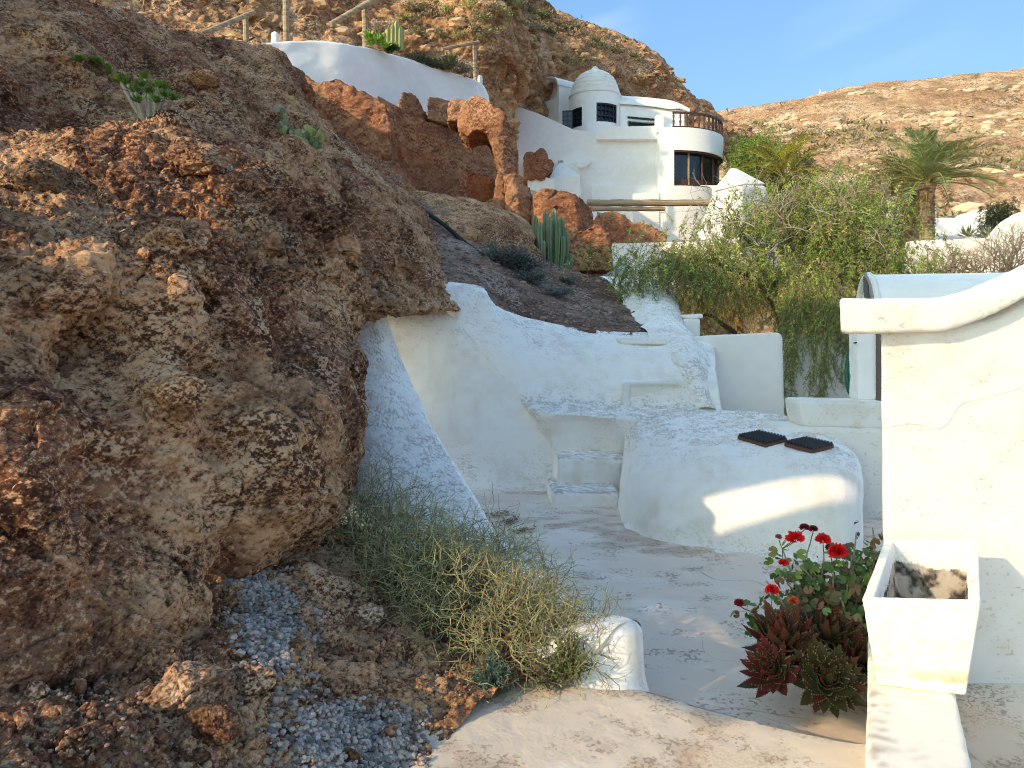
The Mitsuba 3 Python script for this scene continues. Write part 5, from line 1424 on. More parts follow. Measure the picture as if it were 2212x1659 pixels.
put_stone(800, 1326, 0.085, 'pale buff broken stone lying beside the grey green bush', apron_grid, 3, (1.6, 1.75, 2.0))
put_stone(375, 1338, 0.06, 'whitish stone at the edge of a black hollow near the cliff foot', apron_grid, 5, (1.6, 1.8, 2.1))
put_stone(345, 1440, 0.10, 'rounded brown stone half sunk in the rubble left of the pale boulder', apron_grid, 7, (1.1, 1.1, 1.15))
put_stone(405, 1490, 0.13, 'largest tan boulder in the rubble at the bottom left', apron_grid, 8, (1.25, 1.25, 1.3))
put_stone(460, 1560, 0.10, 'dark brown angular stone below the tan boulder', apron_grid, 9, (0.8, 0.75, 0.75))
put_stone(560, 1470, 0.075, 'tan rounded stone between the two gravel patches', apron_grid, 10, (1.2, 1.2, 1.2))
put_stone(140, 1560, 0.06, 'small buff stone near the bottom left corner of the rubble', apron_grid, 11, (1.2, 1.2, 1.2))
put_stone(235, 1405, 0.07, 'buff stone below the brown cliff foot on the left', apron_grid, 12, (1.2, 1.2, 1.2))
put_stone(415, 352, 0.26, 'smooth grey brown rounded boulder resting behind the lit ledge', cliff_grid, 13, (1.15, 1.1, 1.1), flat=0.6)
put_stone(100, 392, 0.24, 'dark lichen covered boulder on the ledge at the left', cliff_grid, 14, (0.75, 0.8, 0.8), flat=0.75)
put_stone(668, 200, 0.16, 'small orange rock knob in the shade below the terrace wall', cliff_grid, 15, (1.5, 1.1, 0.9), flat=1.0)
put_stone(437, 172, 0.22, 'pale lichen crusted stone high on the brown cliff', cliff_grid, 16, (1.8, 1.8, 1.8), flat=0.5)
put_stone(385, 845, 0.13, 'tan stone bulging out of the cliff face', cliff_grid, 17, (1.35, 1.2, 1.05), sink=0.5)
rng = np.random.default_rng(77)
for i in range(26):
    u, v = rng.uniform(20, 900), rng.uniform(1340, 1655)
    if u + (v - 1340) * 0.1 > 880:
        continue
    put_stone(u, v, rng.uniform(0.018, 0.045), 'small brown stone in the rubble at the foot of the cliff', apron_grid, 100 + i, tuple(np.array([1.1, 1.05, 1.05]) * rng.uniform(0.5, 1.4)), group='small stones scattered over the rubble')



def inside(poly, pts):
    x, y = pts[:, 0], pts[:, 1]
    r = np.zeros(len(pts), bool)
    P = np.array(poly, float)
    for i in range(len(P)):
        (x0, y0), (x1, y1) = P[i - 1], P[i]
        c = ((y0 > y) != (y1 > y)) & (x < (x1 - x0) * (y - y0) / (y1 - y0 + 1e-12) + x0)
        r ^= c
    return r


AP = apron_grid.reshape(-1, 3)
AU = np.column_stack([(AP[:, 0] / AP[:, 1] * FPX + 512) / S, (HOR - (AP[:, 2] - EYE) / AP[:, 1] * FPX) / S])
base = trimesh.creation.icosphere(0, 1.0)


def pebbles(key, label, poly, n, seed, size=(0.006, 0.014), tone=(0.42, 0.41, 0.42), thin=1.0):
    rng = np.random.default_rng(seed)
    i = np.flatnonzero(inside(poly, AU))
    i = i[rng.random(len(i)) < thin]
    pick = rng.choice(i, n)
    P = AP[pick] + rng.normal(size=(n, 3)) * np.array([0.006, 0.006, 0.002])
    r = rng.uniform(size[0], size[1], n)
    bv = np.array(base.vertices)
    k = 1 + 0.5 * (rng.random((n, len(bv))) - 0.5)
    V = bv[None] * k[..., None] * r[:, None, None] * np.array([1, 1, 0.75])
    ang = rng.uniform(0, 6.28, n)
    ca, sa = np.cos(ang)[:, None], np.sin(ang)[:, None]
    V = np.stack([V[..., 0] * ca - V[..., 1] * sa, V[..., 0] * sa + V[..., 1] * ca, V[..., 2]], -1) + P[:, None] + np.array([0, 0, 0.004])
    F = (np.arange(n)[:, None, None] * len(bv) + np.array(base.faces)[None]).reshape(-1, 3)
    col = np.array(tone) * rng.uniform(0.35, 1.35, n)[:, None] * (1 + rng.normal(size=(n, 3)) * 0.04)
    labels[key] = {'label': label, 'category': 'gravel', 'kind': 'stuff'}
    scene[key] = ply(trimesh.Trimesh(V.reshape(-1, 3), F, process=False), 'painted_earth', False, color=rep(np.clip(col, 0, 1), len(bv)))


pebbles('gravel', 'patch of loose grey gravel beside the grey green bush', [(528, 1260), (560, 1240), (620, 1270), (650, 1330), (610, 1400), (640, 1440), (560, 1450), (530, 1400)], 1900, 5, tone=(0.34, 0.305, 0.275))
pebbles('gravel_001', 'patch of loose grey gravel at the bottom edge of the photo', [(665, 1530), (720, 1515), (800, 1520), (870, 1550), (880, 1600), (830, 1700), (640, 1700), (640, 1600)], 2600, 6, tone=(0.36, 0.32, 0.29))
pebbles('gravel_002', 'thin brown grit strewn over the stony ground', [(0, 1300), (400, 1240), (900, 1280), (1040, 1450), (880, 1700), (0, 1700)], 1800, 7, (0.004, 0.010), (0.30, 0.215, 0.155))

for k_, poly_, n_, sd_ in (('gravel', [(480, 1230), (640, 1225), (700, 1330), (690, 1470), (500, 1470)], 600, 15), ('gravel_001', [(600, 1480), (760, 1490), (930, 1540), (920, 1700), (560, 1700)], 900, 16)):
    nm = 'gravel_003' if k_ == 'gravel' else 'gravel_004'
    pebbles(nm, 'single grey pebbles strayed around the ' + ('patch of grey gravel beside the grey green bush' if k_ == 'gravel' else 'grey gravel at the bottom edge'), poly_, n_, sd_, (0.005, 0.016), (0.34, 0.29, 0.25))

# dry leaf litter on the court floor
rng = np.random.default_rng(8)
pts = []
for (u, v, ru, rv, k) in ((1075, 1112, 26, 7, 60), (1105, 1125, 22, 8, 60), (1130, 1148, 30, 5, 70), (1095, 1135, 18, 5, 30)):
    for _ in range(k):
        a, b = rng.normal(size=2) * 0.5
        vv = v + b * rv - a * 3
        d = FPX * (EYE - ZP) / (vv * S - HOR)
        pts.append(at(u + a * ru, vv, d) + [0, 0, 0.012])
pts = np.array(pts)
D = rand_dirs(rng, len(pts)) * np.array([1, 1, 0.35])
m = leaves(pts, D, np.tile([0, 0, 1.0], (len(pts), 1)) + rng.normal(size=(len(pts), 3)) * 0.3, rng.uniform(0.02, 0.05, len(pts)), rng.uniform(0.012, 0.024, len(pts)), 0.3)
labels['leaf_litter'] = {'label': 'dry brown leaf litter swept together on the court floor', 'category': 'leaves', 'kind': 'stuff'}
scene['leaf_litter'] = ply(m, 'painted_earth', False, color=rep(np.array([0.13, 0.075, 0.05]) * rng.uniform(0.5, 1.7, len(pts))[:, None], 4))

# two slender masts on the ridge of the far hill
for u, v0, v1, lab in ((1771, 196, 206, 'thin pale mast on the far ridge, the left of the two'), (1855, 189, 198, 'thin pale mast on the far ridge, the right of the two')):
    p = thing('ridge_mast', lab, 'mast')
    scene[p] = ply(tube([at(u, v1 + 6, 178), at(u, v0 - 2, 178)], 0.16, 6), 'whitewash', 40)
# ================================================================ plants
def hsv_jit(rng, n, c, spread=0.18):
    c = np.array(c)[None] * rng.uniform(1 - spread, 1 + spread, n)[:, None]
    return np.clip(c * (1 + rng.normal(size=(n, 3)) * 0.05), 0.002, 1)


# ---- zigzag grey green bush at the foot of the wing wall
def zigzag(bases, dirs, steps, rng, step=(0.03, 0.055), fork=0.5, r0=0.0026, wide=0.62, lift=0.0, cap=60000):
    P, D = np.array(bases), np.array(dirs)
    lev = np.zeros(len(P))
    A, B, RA, RB, LV = [], [], [], [], []
    for s_ in range(steps):
        n = len(P)
        L = rng.uniform(step[0], step[1], n)[:, None] * (1 - 0.35 * s_ / steps)
        Q = P + D * L
        A.append(P); B.append(Q)
        r = r0 * (1 - 0.75 * s_ / steps)
        RA.append(np.full(n, r)); RB.append(np.full(n, r0 * (1 - 0.75 * (s_ + 1) / steps))); LV.append(np.full(n, s_ / steps))
        side = np.cross(D, rand_dirs(rng, n))
        side /= np.linalg.norm(side, axis=1, keepdims=True)
        two_ = rng.random(n) < fork
        d1 = D + side * wide
        d2 = D[two_] - side[two_] * wide
        P = np.vstack([Q, Q[two_]])
        D = np.vstack([d1, d2]) + np.array([0, 0, lift])
        D /= np.linalg.norm(D, axis=1, keepdims=True)
        keep = rng.random(len(P)) < 0.93
        P, D = P[keep], D[keep]
        if len(P) > cap:
            k = rng.choice(len(P), cap, False)
            P, D = P[k], D[k]
    return tuple(np.concatenate(x) for x in (A, B, RA, RB, LV))


rng = np.random.default_rng(21)
shrub = thing('thorny_bush', 'large grey green bush of zigzag leafless twigs at the foot of the wing wall', 'bush')
spots = [(735, 1190, 5.1, 0.46), (790, 1180, 5.0, 0.52), (840, 1290, 4.35, 0.36), (1000, 1290, 4.3, 0.5), (1230, 1440, 3.75, 0.34), (760, 1215, 4.9, 0.46), (820, 1225, 4.75, 0.5), (870, 1265, 4.5, 0.5), (930, 1290, 4.3, 0.48), (985, 1325, 4.15, 0.46), (1040, 1360, 4.0, 0.46), (1090, 1395, 3.9, 0.42), (1140, 1420, 3.85, 0.40), (1185, 1445, 3.78, 0.34), (860, 1320, 4.2, 0.34), (960, 1400, 3.85, 0.34), (1060, 1450, 3.68, 0.30), (1010, 1240, 4.5, 0.34), (1120, 1330, 4.1, 0.34)]
Bs, Ds, Hs = [], [], []
A, B, RA, RB, LV, CI = [], [], [], [], [], []
for i, (u, v, d, h) in enumerate(spots):
    b = at(u, v, d)
    k = 24
    dirs = rand_dirs(rng, k)
    dirs[:, 2] = np.abs(dirs[:, 2]) * 0.9 + 0.25
    dirs[:, 0] += 0.25
    dirs /= np.linalg.norm(dirs, axis=1, keepdims=True)
    st = h / 8.2
    o = zigzag(b + rng.normal(size=(k, 3)) * np.array([0.06, 0.06, 0.015]), dirs, 9, rng, (st * 1.0, st * 1.9), 0.46, 0.0046, 0.80, 0.01, 1350)
    for lst, x in zip((A, B, RA, RB, LV), o):
        lst.append(x)
    CI.append(np.full(len(o[0]), i))
A, B, RA, RB, LV, CI = (np.concatenate(x) for x in (A, B, RA, RB, LV, CI))
n = len(A)
m = segs(A, B, RA, RB, 3)
tone = np.array([(0.24, 0.245, 0.11), (0.33, 0.31, 0.14), (0.29, 0.24, 0.11), (0.44, 0.39, 0.21), (0.18, 0.195, 0.105)])
ct = tone[rng.integers(0, 5, n)] * rng.uniform(0.75, 1.25, n)[:, None]
ct = lerp(np.array([0.12, 0.07, 0.045]) * np.ones((n, 1)), ct, sst(0.12, 0.42, LV))
red_ = (rng.random(n) < 0.10) & (LV < 0.8)
ct[red_] = np.array([0.17, 0.075, 0.045]) * rng.uniform(0.7, 1.3, red_.sum())[:, None]
part(shrub, 'twigs', ply(m, 'bark', False, color=rep(ct, 6)), kind='stuff')
tips = np.flatnonzero(LV > 0.72)
tips = rng.choice(tips, min(len(tips), 6000), False)
td = B[tips] - A[tips]
td /= np.linalg.norm(td, axis=1, keepdims=True)
m = leaves(B[tips], td + rng.normal(size=td.shape) * 0.5, rng.normal(size=td.shape), rng.uniform(0.010, 0.024, len(tips)), rng.uniform(0.003, 0.006, len(tips)))
part(shrub, 'leaflets', ply(m, 'leaf', False, color=rep(hsv_jit(rng, len(tips), (0.25, 0.245, 0.11), 0.35), 4)), kind='stuff')
for u, v, d in ((915, 1352, 4.0), (1165, 1392, 3.7), (1172, 1388, 3.75), (1105, 1325, 3.95), (752, 1302, 4.5), (790, 1145, 4.7)):
    p = at(u, v, d)
    k = 12
    a_ = np.arange(k) * 2 * np.pi / k
    D = np.column_stack([np.cos(a_), np.full(k, -0.5), np.sin(a_)])
    m = leaves(np.tile(p, (k, 1)), D, np.tile([0, -1.0, 0.1], (k, 1)), 0.012, 0.006)
    part(shrub, 'yellow_flower', ply(m, 'leaf', False, color=np.tile([0.7, 0.6, 0.05], (k * 4, 1))))

# small leafy weeds under it
def weed(key, label, u, v, d, r, h, n, tone, seed, L=(0.012, 0.03)):
    rng = np.random.default_rng(seed)
    k = thing(key, label, 'plant')
    b = at(u, v, d)
    ns = max(12, n // 22)
    dirs = rand_dirs(rng, ns)
    dirs[:, 2] = np.abs(dirs[:, 2]) + 0.35
    dirs /= np.linalg.norm(dirs, axis=1, keepdims=True)
    tip = b + dirs * np.array([r, r, h]) * rng.uniform(0.55, 1.1, ns)[:, None]
    st = b + (tip - b) * 0.02 + rng.normal(size=(ns, 3)) * np.array([r * 0.25, r * 0.25, 0.004])
    part(k, 'stems', ply(segs(st, tip, 0.003, 0.0012, 3), 'bark', False, color=np.tile([0.16, 0.12, 0.07], (ns * 6, 1))), kind='stuff')
    j = rng.integers(0, ns, n)
    t = rng.uniform(0.15, 1.02, n)[:, None]
    C = st[j] * (1 - t) + tip[j] * t
    D = rand_dirs(rng, n) + dirs[j] * 0.8
    m = leaves(C, D, rand_dirs(rng, n) + [0, 0, 1], rng.uniform(L[0], L[1], n), rng.uniform(L[0], L[1], n) * 0.4, 0.15)
    part(k, 'leaves', ply(m, 'leaf', False, color=rep(hsv_jit(rng, n, tone, 0.4), 4)), kind='stuff')
    return k


weed('weed', 'small blue green weed drooping over the landing edge under the thorny bush', 1062, 1492, 3.46, 0.13, 0.16, 1500, (0.085, 0.15, 0.10), 3)
weed('weed', 'bright green weed beside the lit block end of the wing wall', 1225, 1462, 3.52, 0.15, 0.20, 1700, (0.12, 0.155, 0.045), 4)
weed('weed', 'dull brown green weed at the right foot of the thorny bush', 1190, 1478, 3.5, 0.14, 0.15, 900, (0.14, 0.12, 0.06), 5)

# ---- geranium
rng = np.random.default_rng(12)
ger = thing('geranium', 'red flowering geranium bush with woody grey stems beside the planter', 'flowering plant')
root = at(1800, 1430, 3.95)
root[2] = ZP


def leaf_round(seed):
    r = np.random.default_rng(seed)
    k = 14
    a_ = np.linspace(0.35, 2 * np.pi - 0.35, k)
    rad_ = 1 + 0.13 * np.cos(a_ * 7)
    v_ = np.vstack([[[0, 0, 0]], np.column_stack([rad_ * np.cos(a_ + np.pi), rad_ * np.sin(a_ + np.pi), 0.22 * (1 + np.cos(a_ * 3 + seed)) * 0.5 + 0.16 * rad_])])
    f_ = [[0, i, i + 1] for i in range(1, k)]
    return trimesh.Trimesh(v_, f_, process=False)


leaf_dicts = []
for sd in range(4):
    lm = leaf_round(sd)
    for cc in ((0.12, 0.20, 0.035), (0.17, 0.25, 0.05), (0.08, 0.14, 0.03), (0.22, 0.22, 0.06), (0.26, 0.14, 0.06)):
        ccol = np.tile(cc, (15, 1)) * np.array([0.75] + [1.0] * 14)[:, None]
        leaf_dicts.append(ply(lm, 'leaf', True, color=ccol))


def basis(n, roll):
    n = n / np.linalg.norm(n)
    a_ = np.cross(n, [0, 0, 1.0] if abs(n[2]) < 0.95 else [1.0, 0, 0])
    a_ /= np.linalg.norm(a_)
    b_ = np.cross(n, a_)
    x = a_ * math.cos(roll) + b_ * math.sin(roll)
    y = np.cross(n, x)
    return np.column_stack([x, y, n])


def xf(Rm, s, p):
    M = np.eye(4)
    M[:3, :3] = Rm * s
    M[:3, 3] = p
    return T(M)


stems = []
tops = [(1690, 1185, 4.05), (1745, 1190, 4.15), (1800, 1225, 4.05), (1640, 1290, 3.95), (1700, 1260, 4.0), (1620, 1320, 3.85), (1665, 1345, 3.8), (1760, 1260, 4.0), (1850, 1150, 4.25), (1885, 1140, 4.3), (1900, 1190, 4.25), (1830, 1260, 4.05), (1870, 1240, 4.1), (1740, 1330, 3.9), (1800, 1330, 3.9), (1720, 1300, 3.85), (1845, 1310, 3.95), (1890, 1290, 4.1), (1655, 1255, 4.0), (1780, 1205, 4.1), (1900, 1330, 4.05), (1815, 1290, 3.85), (1868, 1185, 4.2), (1858, 1280, 4.0), (1820, 1340, 3.85), (1760, 1310, 3.85), (1885, 1235, 4.15), (1840, 1200, 4.2), (1730, 1225, 4.0)]
clumps = []
for i, (u, v, d) in enumerate(tops):
    e = at(u, v, d)
    mid = root + (e - root) * 0.45 + np.array([rng.normal() * 0.05, rng.normal() * 0.05, 0.03 - 0.10 * rng.random()])
    m2 = root + (e - root) * 0.75 + rng.normal(size=3) * 0.03
    P = PchipInterpolator([0, 0.45, 0.75, 1], np.array([root + rng.normal(size=3) * [0.05, 0.05, 0], mid, m2, e]))(np.linspace(0, 1, 14))
    stems.append(tube(P, np.linspace(0.011, 0.0045, 14), 6))
    clumps.append((e, P))
m = cat(stems)
part(ger, 'woody_stems', ply(m, 'bark', True, color=np.tile([0.30, 0.255, 0.20], (len(m.vertices), 1))))
n_leaf = 0
small = []
for i, (e, P) in enumerate(clumps):
    green = 22 if i not in (3, 5, 6, 18) else 12
    for k in range(green):
        t = rng.uniform(0.62, 1.0)
        c = P[int(t * 13)] + rng.normal(size=3) * np.array([0.065, 0.065, 0.055])
        nrm = rng.normal(size=3) * 0.55 + np.array([-0.1, -0.55, 0.75])
        s_ = rng.uniform(0.018, 0.034)
        if n_leaf < 290:
            j = rng.integers(0, 4) * 5 + rng.choice(5, p=[0.36, 0.26, 0.2, 0.1, 0.08])
            part(ger, 'leaf', {**leaf_dicts[j], 'to_world': xf(basis(nrm, rng.uniform(0, 6.28)), s_, c)})
            n_leaf += 1
        else:
            small.append((c, nrm, s_))
for k in range(520):                       # inner, older leaves
    e, P = clumps[rng.integers(0, len(clumps))]
    c = P[rng.integers(5, 13)] + rng.normal(size=3) * 0.06
    small.append((c, rng.normal(size=3) + [0, -0.4, 0.5], rng.uniform(0.012, 0.024)))
vs, fs, cs_ = [], [], []
lm = leaf_round(2)
for i, (c, nrm, s_) in enumerate(small):
    vs.append(np.array(lm.vertices) @ (basis(nrm, rng.uniform(0, 6.28)) * s_).T + c)
    fs.append(np.array(lm.faces) + 15 * i)
    cc = np.array([(0.07, 0.12, 0.03), (0.13, 0.10, 0.04), (0.17, 0.085, 0.045), (0.09, 0.15, 0.04)][rng.integers(0, 4)]) * rng.uniform(0.6, 1.2)
    cs_.append(np.tile(cc, (15, 1)))
part(ger, 'inner_leaves', ply(trimesh.Trimesh(np.vstack(vs), np.vstack(fs), process=False), 'leaf', True, color=np.vstack(cs_)), kind='stuff')
for (u, v, d, r_, cc, lab) in ((1718, 1163, 3.98, 0.042, (0.62, 0.008, 0.012), None), (1778, 1166, 4.0, 0.036, (0.62, 0.008, 0.012), None), (1810, 1193, 3.92, 0.046, (0.60, 0.008, 0.012), None), (1692, 1217, 3.9, 0.024, (0.62, 0.01, 0.015), None), (1668, 1275, 3.8, 0.03, (0.65, 0.008, 0.01), None), (1714, 1299, 3.74, 0.026, (0.50, 0.10, 0.045), 'faded orange geranium head'),
                              (1738, 1140, 4.02, 0.024, (0.13, 0.008, 0.015), 'dark wilted geranium head'), (1757, 1143, 4.05, 0.022, (0.15, 0.012, 0.018), 'dark wilted geranium head'), (1596, 1303, 3.8, 0.022, (0.20, 0.008, 0.02), 'dark wilted geranium head'), (1682, 1160, 4.05, 0.016, (0.30, 0.10, 0.08), 'dark wilted geranium head'), (1792, 1183, 3.98, 0.02, (0.12, 0.012, 0.014), 'dark wilted geranium head')):
    c = at(u, v, d)
    r_ = r_ * 1.2
    k = 110
    D = rand_dirs(rng, k)
    D[:, 2] = np.abs(D[:, 2]) * 0.8 - 0.15
    rr = rng.uniform(0.6, 1.0, k)[:, None]
    m = leaves(c + D * r_ * 0.35 * rr, D + rng.normal(size=(k, 3)) * 0.3, rand_dirs(rng, k), r_ * 0.75, r_ * 0.55, 0.2)
    r_ = r_
    part(ger, 'flower_head', ply(m, 'leaf', False, color=rep(hsv_jit(rng, k, cc, 0.25), 4)), lab)
    e = min((P for _, P in clumps), key=lambda P: np.linalg.norm(P[-1] - c))[-1]
    part(ger, 'flower_stalk', ply(tube(np.array([e, (e + c) / 2 + [0, 0, -0.01], c - [0, 0, r_ * 0.3]]), 0.0028, 5), 'bark', True, color=np.tile([0.14, 0.14, 0.06], (17, 1))))

# ---- toothed red green aloes
def aloe_leaf(bend, seed):
    k = 9
    t = np.linspace(0, 1, k)
    w = 0.25 * (1 - t ** 2.2) * (0.8 + 0.35 * t) + 0.002
    x = t
    z = bend * t ** 2
    th = 0.055 * (1 - t) + 0.004
    rows_ = []
    for i in range(k):
        rows_.append([[x[i], -w[i], z[i] + 0.05 * w[i] * 4], [x[i], 0, z[i] + 0.0], [x[i], w[i], z[i] + 0.05 * w[i] * 4], [x[i], 0, z[i] - th[i]]])
    v_ = np.array(rows_).reshape(-1, 3)
    f_ = []
    for i in range(k - 1):
        for a_, b_ in ((0, 1), (1, 2), (2, 3), (3, 0)):
            p, q = i * 4, (i + 1) * 4
            f_ += [[p + a_, p + b_, q + b_], [p + a_, q + b_, q + a_]]
    col_ = [np.tile([0, 0, 0.0], (1, 1))] * 0
    base_n = len(v_)
    vv, ff = [v_], [np.array(f_)]
    nt = base_n
    for i in range(10):
        tt_ = 0.12 + 0.8 * i / 10
        ww = np.interp(tt_, t, w)
        zz = np.interp(tt_, t, z) + 0.2 * ww
        for sg in (-1, 1):
            vv.append(np.array([[tt_ - 0.022, sg * ww, zz], [tt_ + 0.022, sg * ww, zz], [tt_ + 0.02, sg * (ww + 0.045), zz + 0.02]]))
            ff.append(np.array([[nt, nt + 1, nt + 2]]))
            nt += 3
    V_ = np.vstack(vv)
    return trimesh.Trimesh(V_, np.vstack(ff), process=False), np.concatenate([np.repeat(t, 4), np.full(nt - base_n, 2.0)])


al_dicts = {}
for bi, bend in enumerate((0.3, 0.5, 0.75)):
    lm, tt_ = aloe_leaf(bend, bi)
    for ci, (ca, cb) in enumerate((((0.045, 0.05, 0.02), (0.11, 0.035, 0.02)), ((0.035, 0.05, 0.02), (0.065, 0.045, 0.02)), ((0.07, 0.022, 0.015), (0.13, 0.022, 0.02)))):
        cc = lerp(np.array([ca]) * np.ones((len(tt_), 1)), cb, sst(0.25, 1.0, np.minimum(tt_, 1)))
        cc[tt_ > 1.5] = (0.22, 0.15, 0.06)
        al_dicts[bi, ci] = ply(lm, 'leaf', False, color=cc)


def aloe(label, u, v, d, r_, tint, n, seed, axis=(-0.1, -0.55, 0.8)):
    rng = np.random.default_rng(seed)
    k = thing('aloe', label, 'succulent plant', 'aloes at the foot of the planter wall')
    c = at(u, v, d)
    ax = basis(np.array(axis, float), 0)
    for i in range(n):
        f = (i + 0.5) / n
        phi = i * 2.39996
        elev = math.radians(86 - 92 * f ** 0.8)
        dl = np.array([math.cos(phi) * math.cos(elev), math.sin(phi) * math.cos(elev), math.sin(elev)])
        up = np.array([-math.cos(phi) * math.sin(elev), -math.sin(phi) * math.sin(elev), math.cos(elev)])
        sd = np.cross(up, dl)
        Rm = ax @ np.column_stack([dl, sd, up])
        L = r_ * (0.45 + 0.5 * f ** 0.6) * rng.uniform(0.9, 1.1)
        ci = tint if rng.random() < 0.7 else rng.integers(0, 3)
        part(k, 'leaf', {**al_dicts[int(rng.integers(0, 3)), int(ci)], 'to_world': xf(Rm, L, c - ax[:, 2] * r_ * 0.15 * f)})


aloe('nearest toothed aloe rosette, dark green with pale teeth, in front of the planter wall', 1786, 1470, 3.52, 0.19, 1, 80, 1, (-0.15, -0.75, 0.6))
aloe('tall reddish toothed aloe at the left behind the nearest rosette', 1690, 1385, 3.72, 0.21, 0, 60, 2, (-0.25, -0.25, 0.9))
aloe('dark red toothed aloe lowest at the left edge of the clump', 1668, 1450, 3.6, 0.17, 2, 60, 3, (-0.5, -0.5, 0.6))
aloe('dull green toothed aloe at the back under the geranium', 1790, 1375, 3.78, 0.20, 0, 50, 4, (0.1, -0.4, 0.9))
aloe('small shaded toothed aloe between the nearest rosette and the planter wall', 1855, 1430, 3.62, 0.16, 1, 44, 5, (0.3, -0.5, 0.7))
aloe('brown toothed aloe squeezed between the two left rosettes', 1735, 1440, 3.66, 0.16, 2, 44, 6, (-0.1, -0.6, 0.7))

# ---- succulent shrub on the cliff: grey stems, green rosettes
suc_leaf = {}


def rosette(parent, c, axis, L, n, tones, rng, w=0.24, name='rosette', spread=1.25):
    ax = basis(np.array(axis, float), rng.uniform(0, 6))
    phi = np.arange(n) * 2.39996
    f = (np.arange(n) + 0.5) / n
    el = np.pi / 2 - spread * f ** 0.7
    D = np.column_stack([np.cos(phi) * np.cos(el), np.sin(phi) * np.cos(el), np.sin(el)]) @ ax.T
    N = np.column_stack([-np.cos(phi) * np.sin(el), -np.sin(phi) * np.sin(el), np.cos(el)]) @ ax.T
    Ls = L * (0.6 + 0.5 * f) * rng.uniform(0.85, 1.15, n)
    ms = []
    V_, F_, C_ = [], [], []
    prof_t = np.array([0, 0.3, 0.65, 0.9, 1.0])
    prof_w = np.array([0.35, 0.75, 1.0, 0.6, 0.08])
    sd = np.cross(D, N)
    k = 0
    for i in range(n):
        rows_ = []
        for t_, w_ in zip(prof_t, prof_w):
            p = c + D[i] * Ls[i] * t_ + N[i] * Ls[i] * 0.16 * t_ ** 2
            h_ = w_ * w * L * 0.5
            rows_.append([p - sd[i] * h_ + N[i] * h_ * 0.25, p - N[i] * h_ * 0.25, p + sd[i] * h_ + N[i] * h_ * 0.25])
        V_.append(np.array(rows_).reshape(-1, 3))
        fr = []
        for q in range(4):
            for a_ in (0, 1):
                p0 = k + q * 3 + a_
                fr += [[p0, p0 + 1, p0 + 4], [p0, p0 + 4, p0 + 3]]
        F_.append(fr)
        k += 15
        tn = np.array(tones[rng.integers(0, len(tones))]) * rng.uniform(0.8, 1.2)
        C_.append(np.tile(tn, (15, 1)))
    return part(parent, name, ply(trimesh.Trimesh(np.vstack(V_), np.vstack(F_), process=False), 'leaf', True, color=np.vstack(C_)))


rng = np.random.default_rng(31)
ss = thing('succulent_shrub', 'bright green succulent shrub with pale grey stems growing on the brown cliff', 'succulent plant')
base_ = at(327, 291, 7.35)
GT = [(0.13, 0.22, 0.035), (0.20, 0.30, 0.06), (0.09, 0.16, 0.03)]
for u, v, d in ((293, 200, 7.35), (313, 172, 7.5), (322, 203, 7.3), (340, 190, 7.4), (353, 210, 7.25), (371, 216, 7.2), (277, 183, 7.5), (301, 222, 7.2), (352, 195, 7.45), (338, 222, 7.15), (310, 190, 7.4), (262, 178, 7.5)):
    e = at(u, v, d)
    mid = base_ + (e - base_) * 0.5 + np.array([0, 0, -0.01])
    P = PchipInterpolator([0, 0.5, 1], np.array([base_ + rng.normal(size=3) * 0.015, mid, e]))(np.linspace(0, 1, 8))
    m = tube(P, np.linspace(0.026, 0.018, 8), 8)
    part(ss, 'stem', ply(m, 'bark', True, color=np.tile([0.36, 0.33, 0.26], (len(m.vertices), 1)) * rng.uniform(0.85, 1.1)))
    rosette(ss, e, (e - base_) / np.linalg.norm(e - base_) + [0, -0.3, 0.4], 0.105, 26, GT, rng)
for lab, spots in (('trailing green succulent above the succulent shrub', ((233, 157), (247, 168), (258, 176), (240, 160), (225, 152))), ('small green succulent tuft farthest left on the cliff', ((187, 148), (194, 152), (182, 150)))):
    s2 = thing('trailing_succulent', lab, 'succulent plant')
    for u, v in spots:
        e = grid_at(cliff_grid, u, v) + np.array([0, -0.1, 0.06])
        rosette(s2, e, (rng.normal() * 0.3, -0.4, 1), 0.095, 20, GT, rng)

# ---- prickly pears in the hollow
def pads(label, root_, spots, r_, seed, tones):
    rng = np.random.default_rng(seed)
    k = thing('prickly_pear', label, 'cactus')
    for i, (u, v, d) in enumerate(spots):
        c = at(u + rng.normal() * 3, v + rng.normal() * 3, d + rng.normal() * 0.06)
        m = trimesh.creation.icosphere(2, 1.0)
        vv = np.array(m.vertices)
        vv[:, 0] *= 0.74 * (1 + 0.12 * vv[:, 2])
        vv[:, 1] *= 0.17
        vv = vv * r_ * rng.uniform(0.6, 0.95)
        a_, b_ = rng.uniform(-0.9, 0.9), rng.uniform(-0.6, 0.6)
        Rb = np.array([[math.cos(b_), 0, math.sin(b_)], [0, 1, 0], [-math.sin(b_), 0, math.cos(b_)]])
        vv = vv @ Rb.T @ rot_z(a_).T + c
        part(k, 'pad', ply(trimesh.Trimesh(vv, m.faces, process=False), 'leaf', True, color=np.tile(np.array(tones[rng.integers(0, len(tones))]) * rng.uniform(0.55, 1.45), (len(vv), 1))))


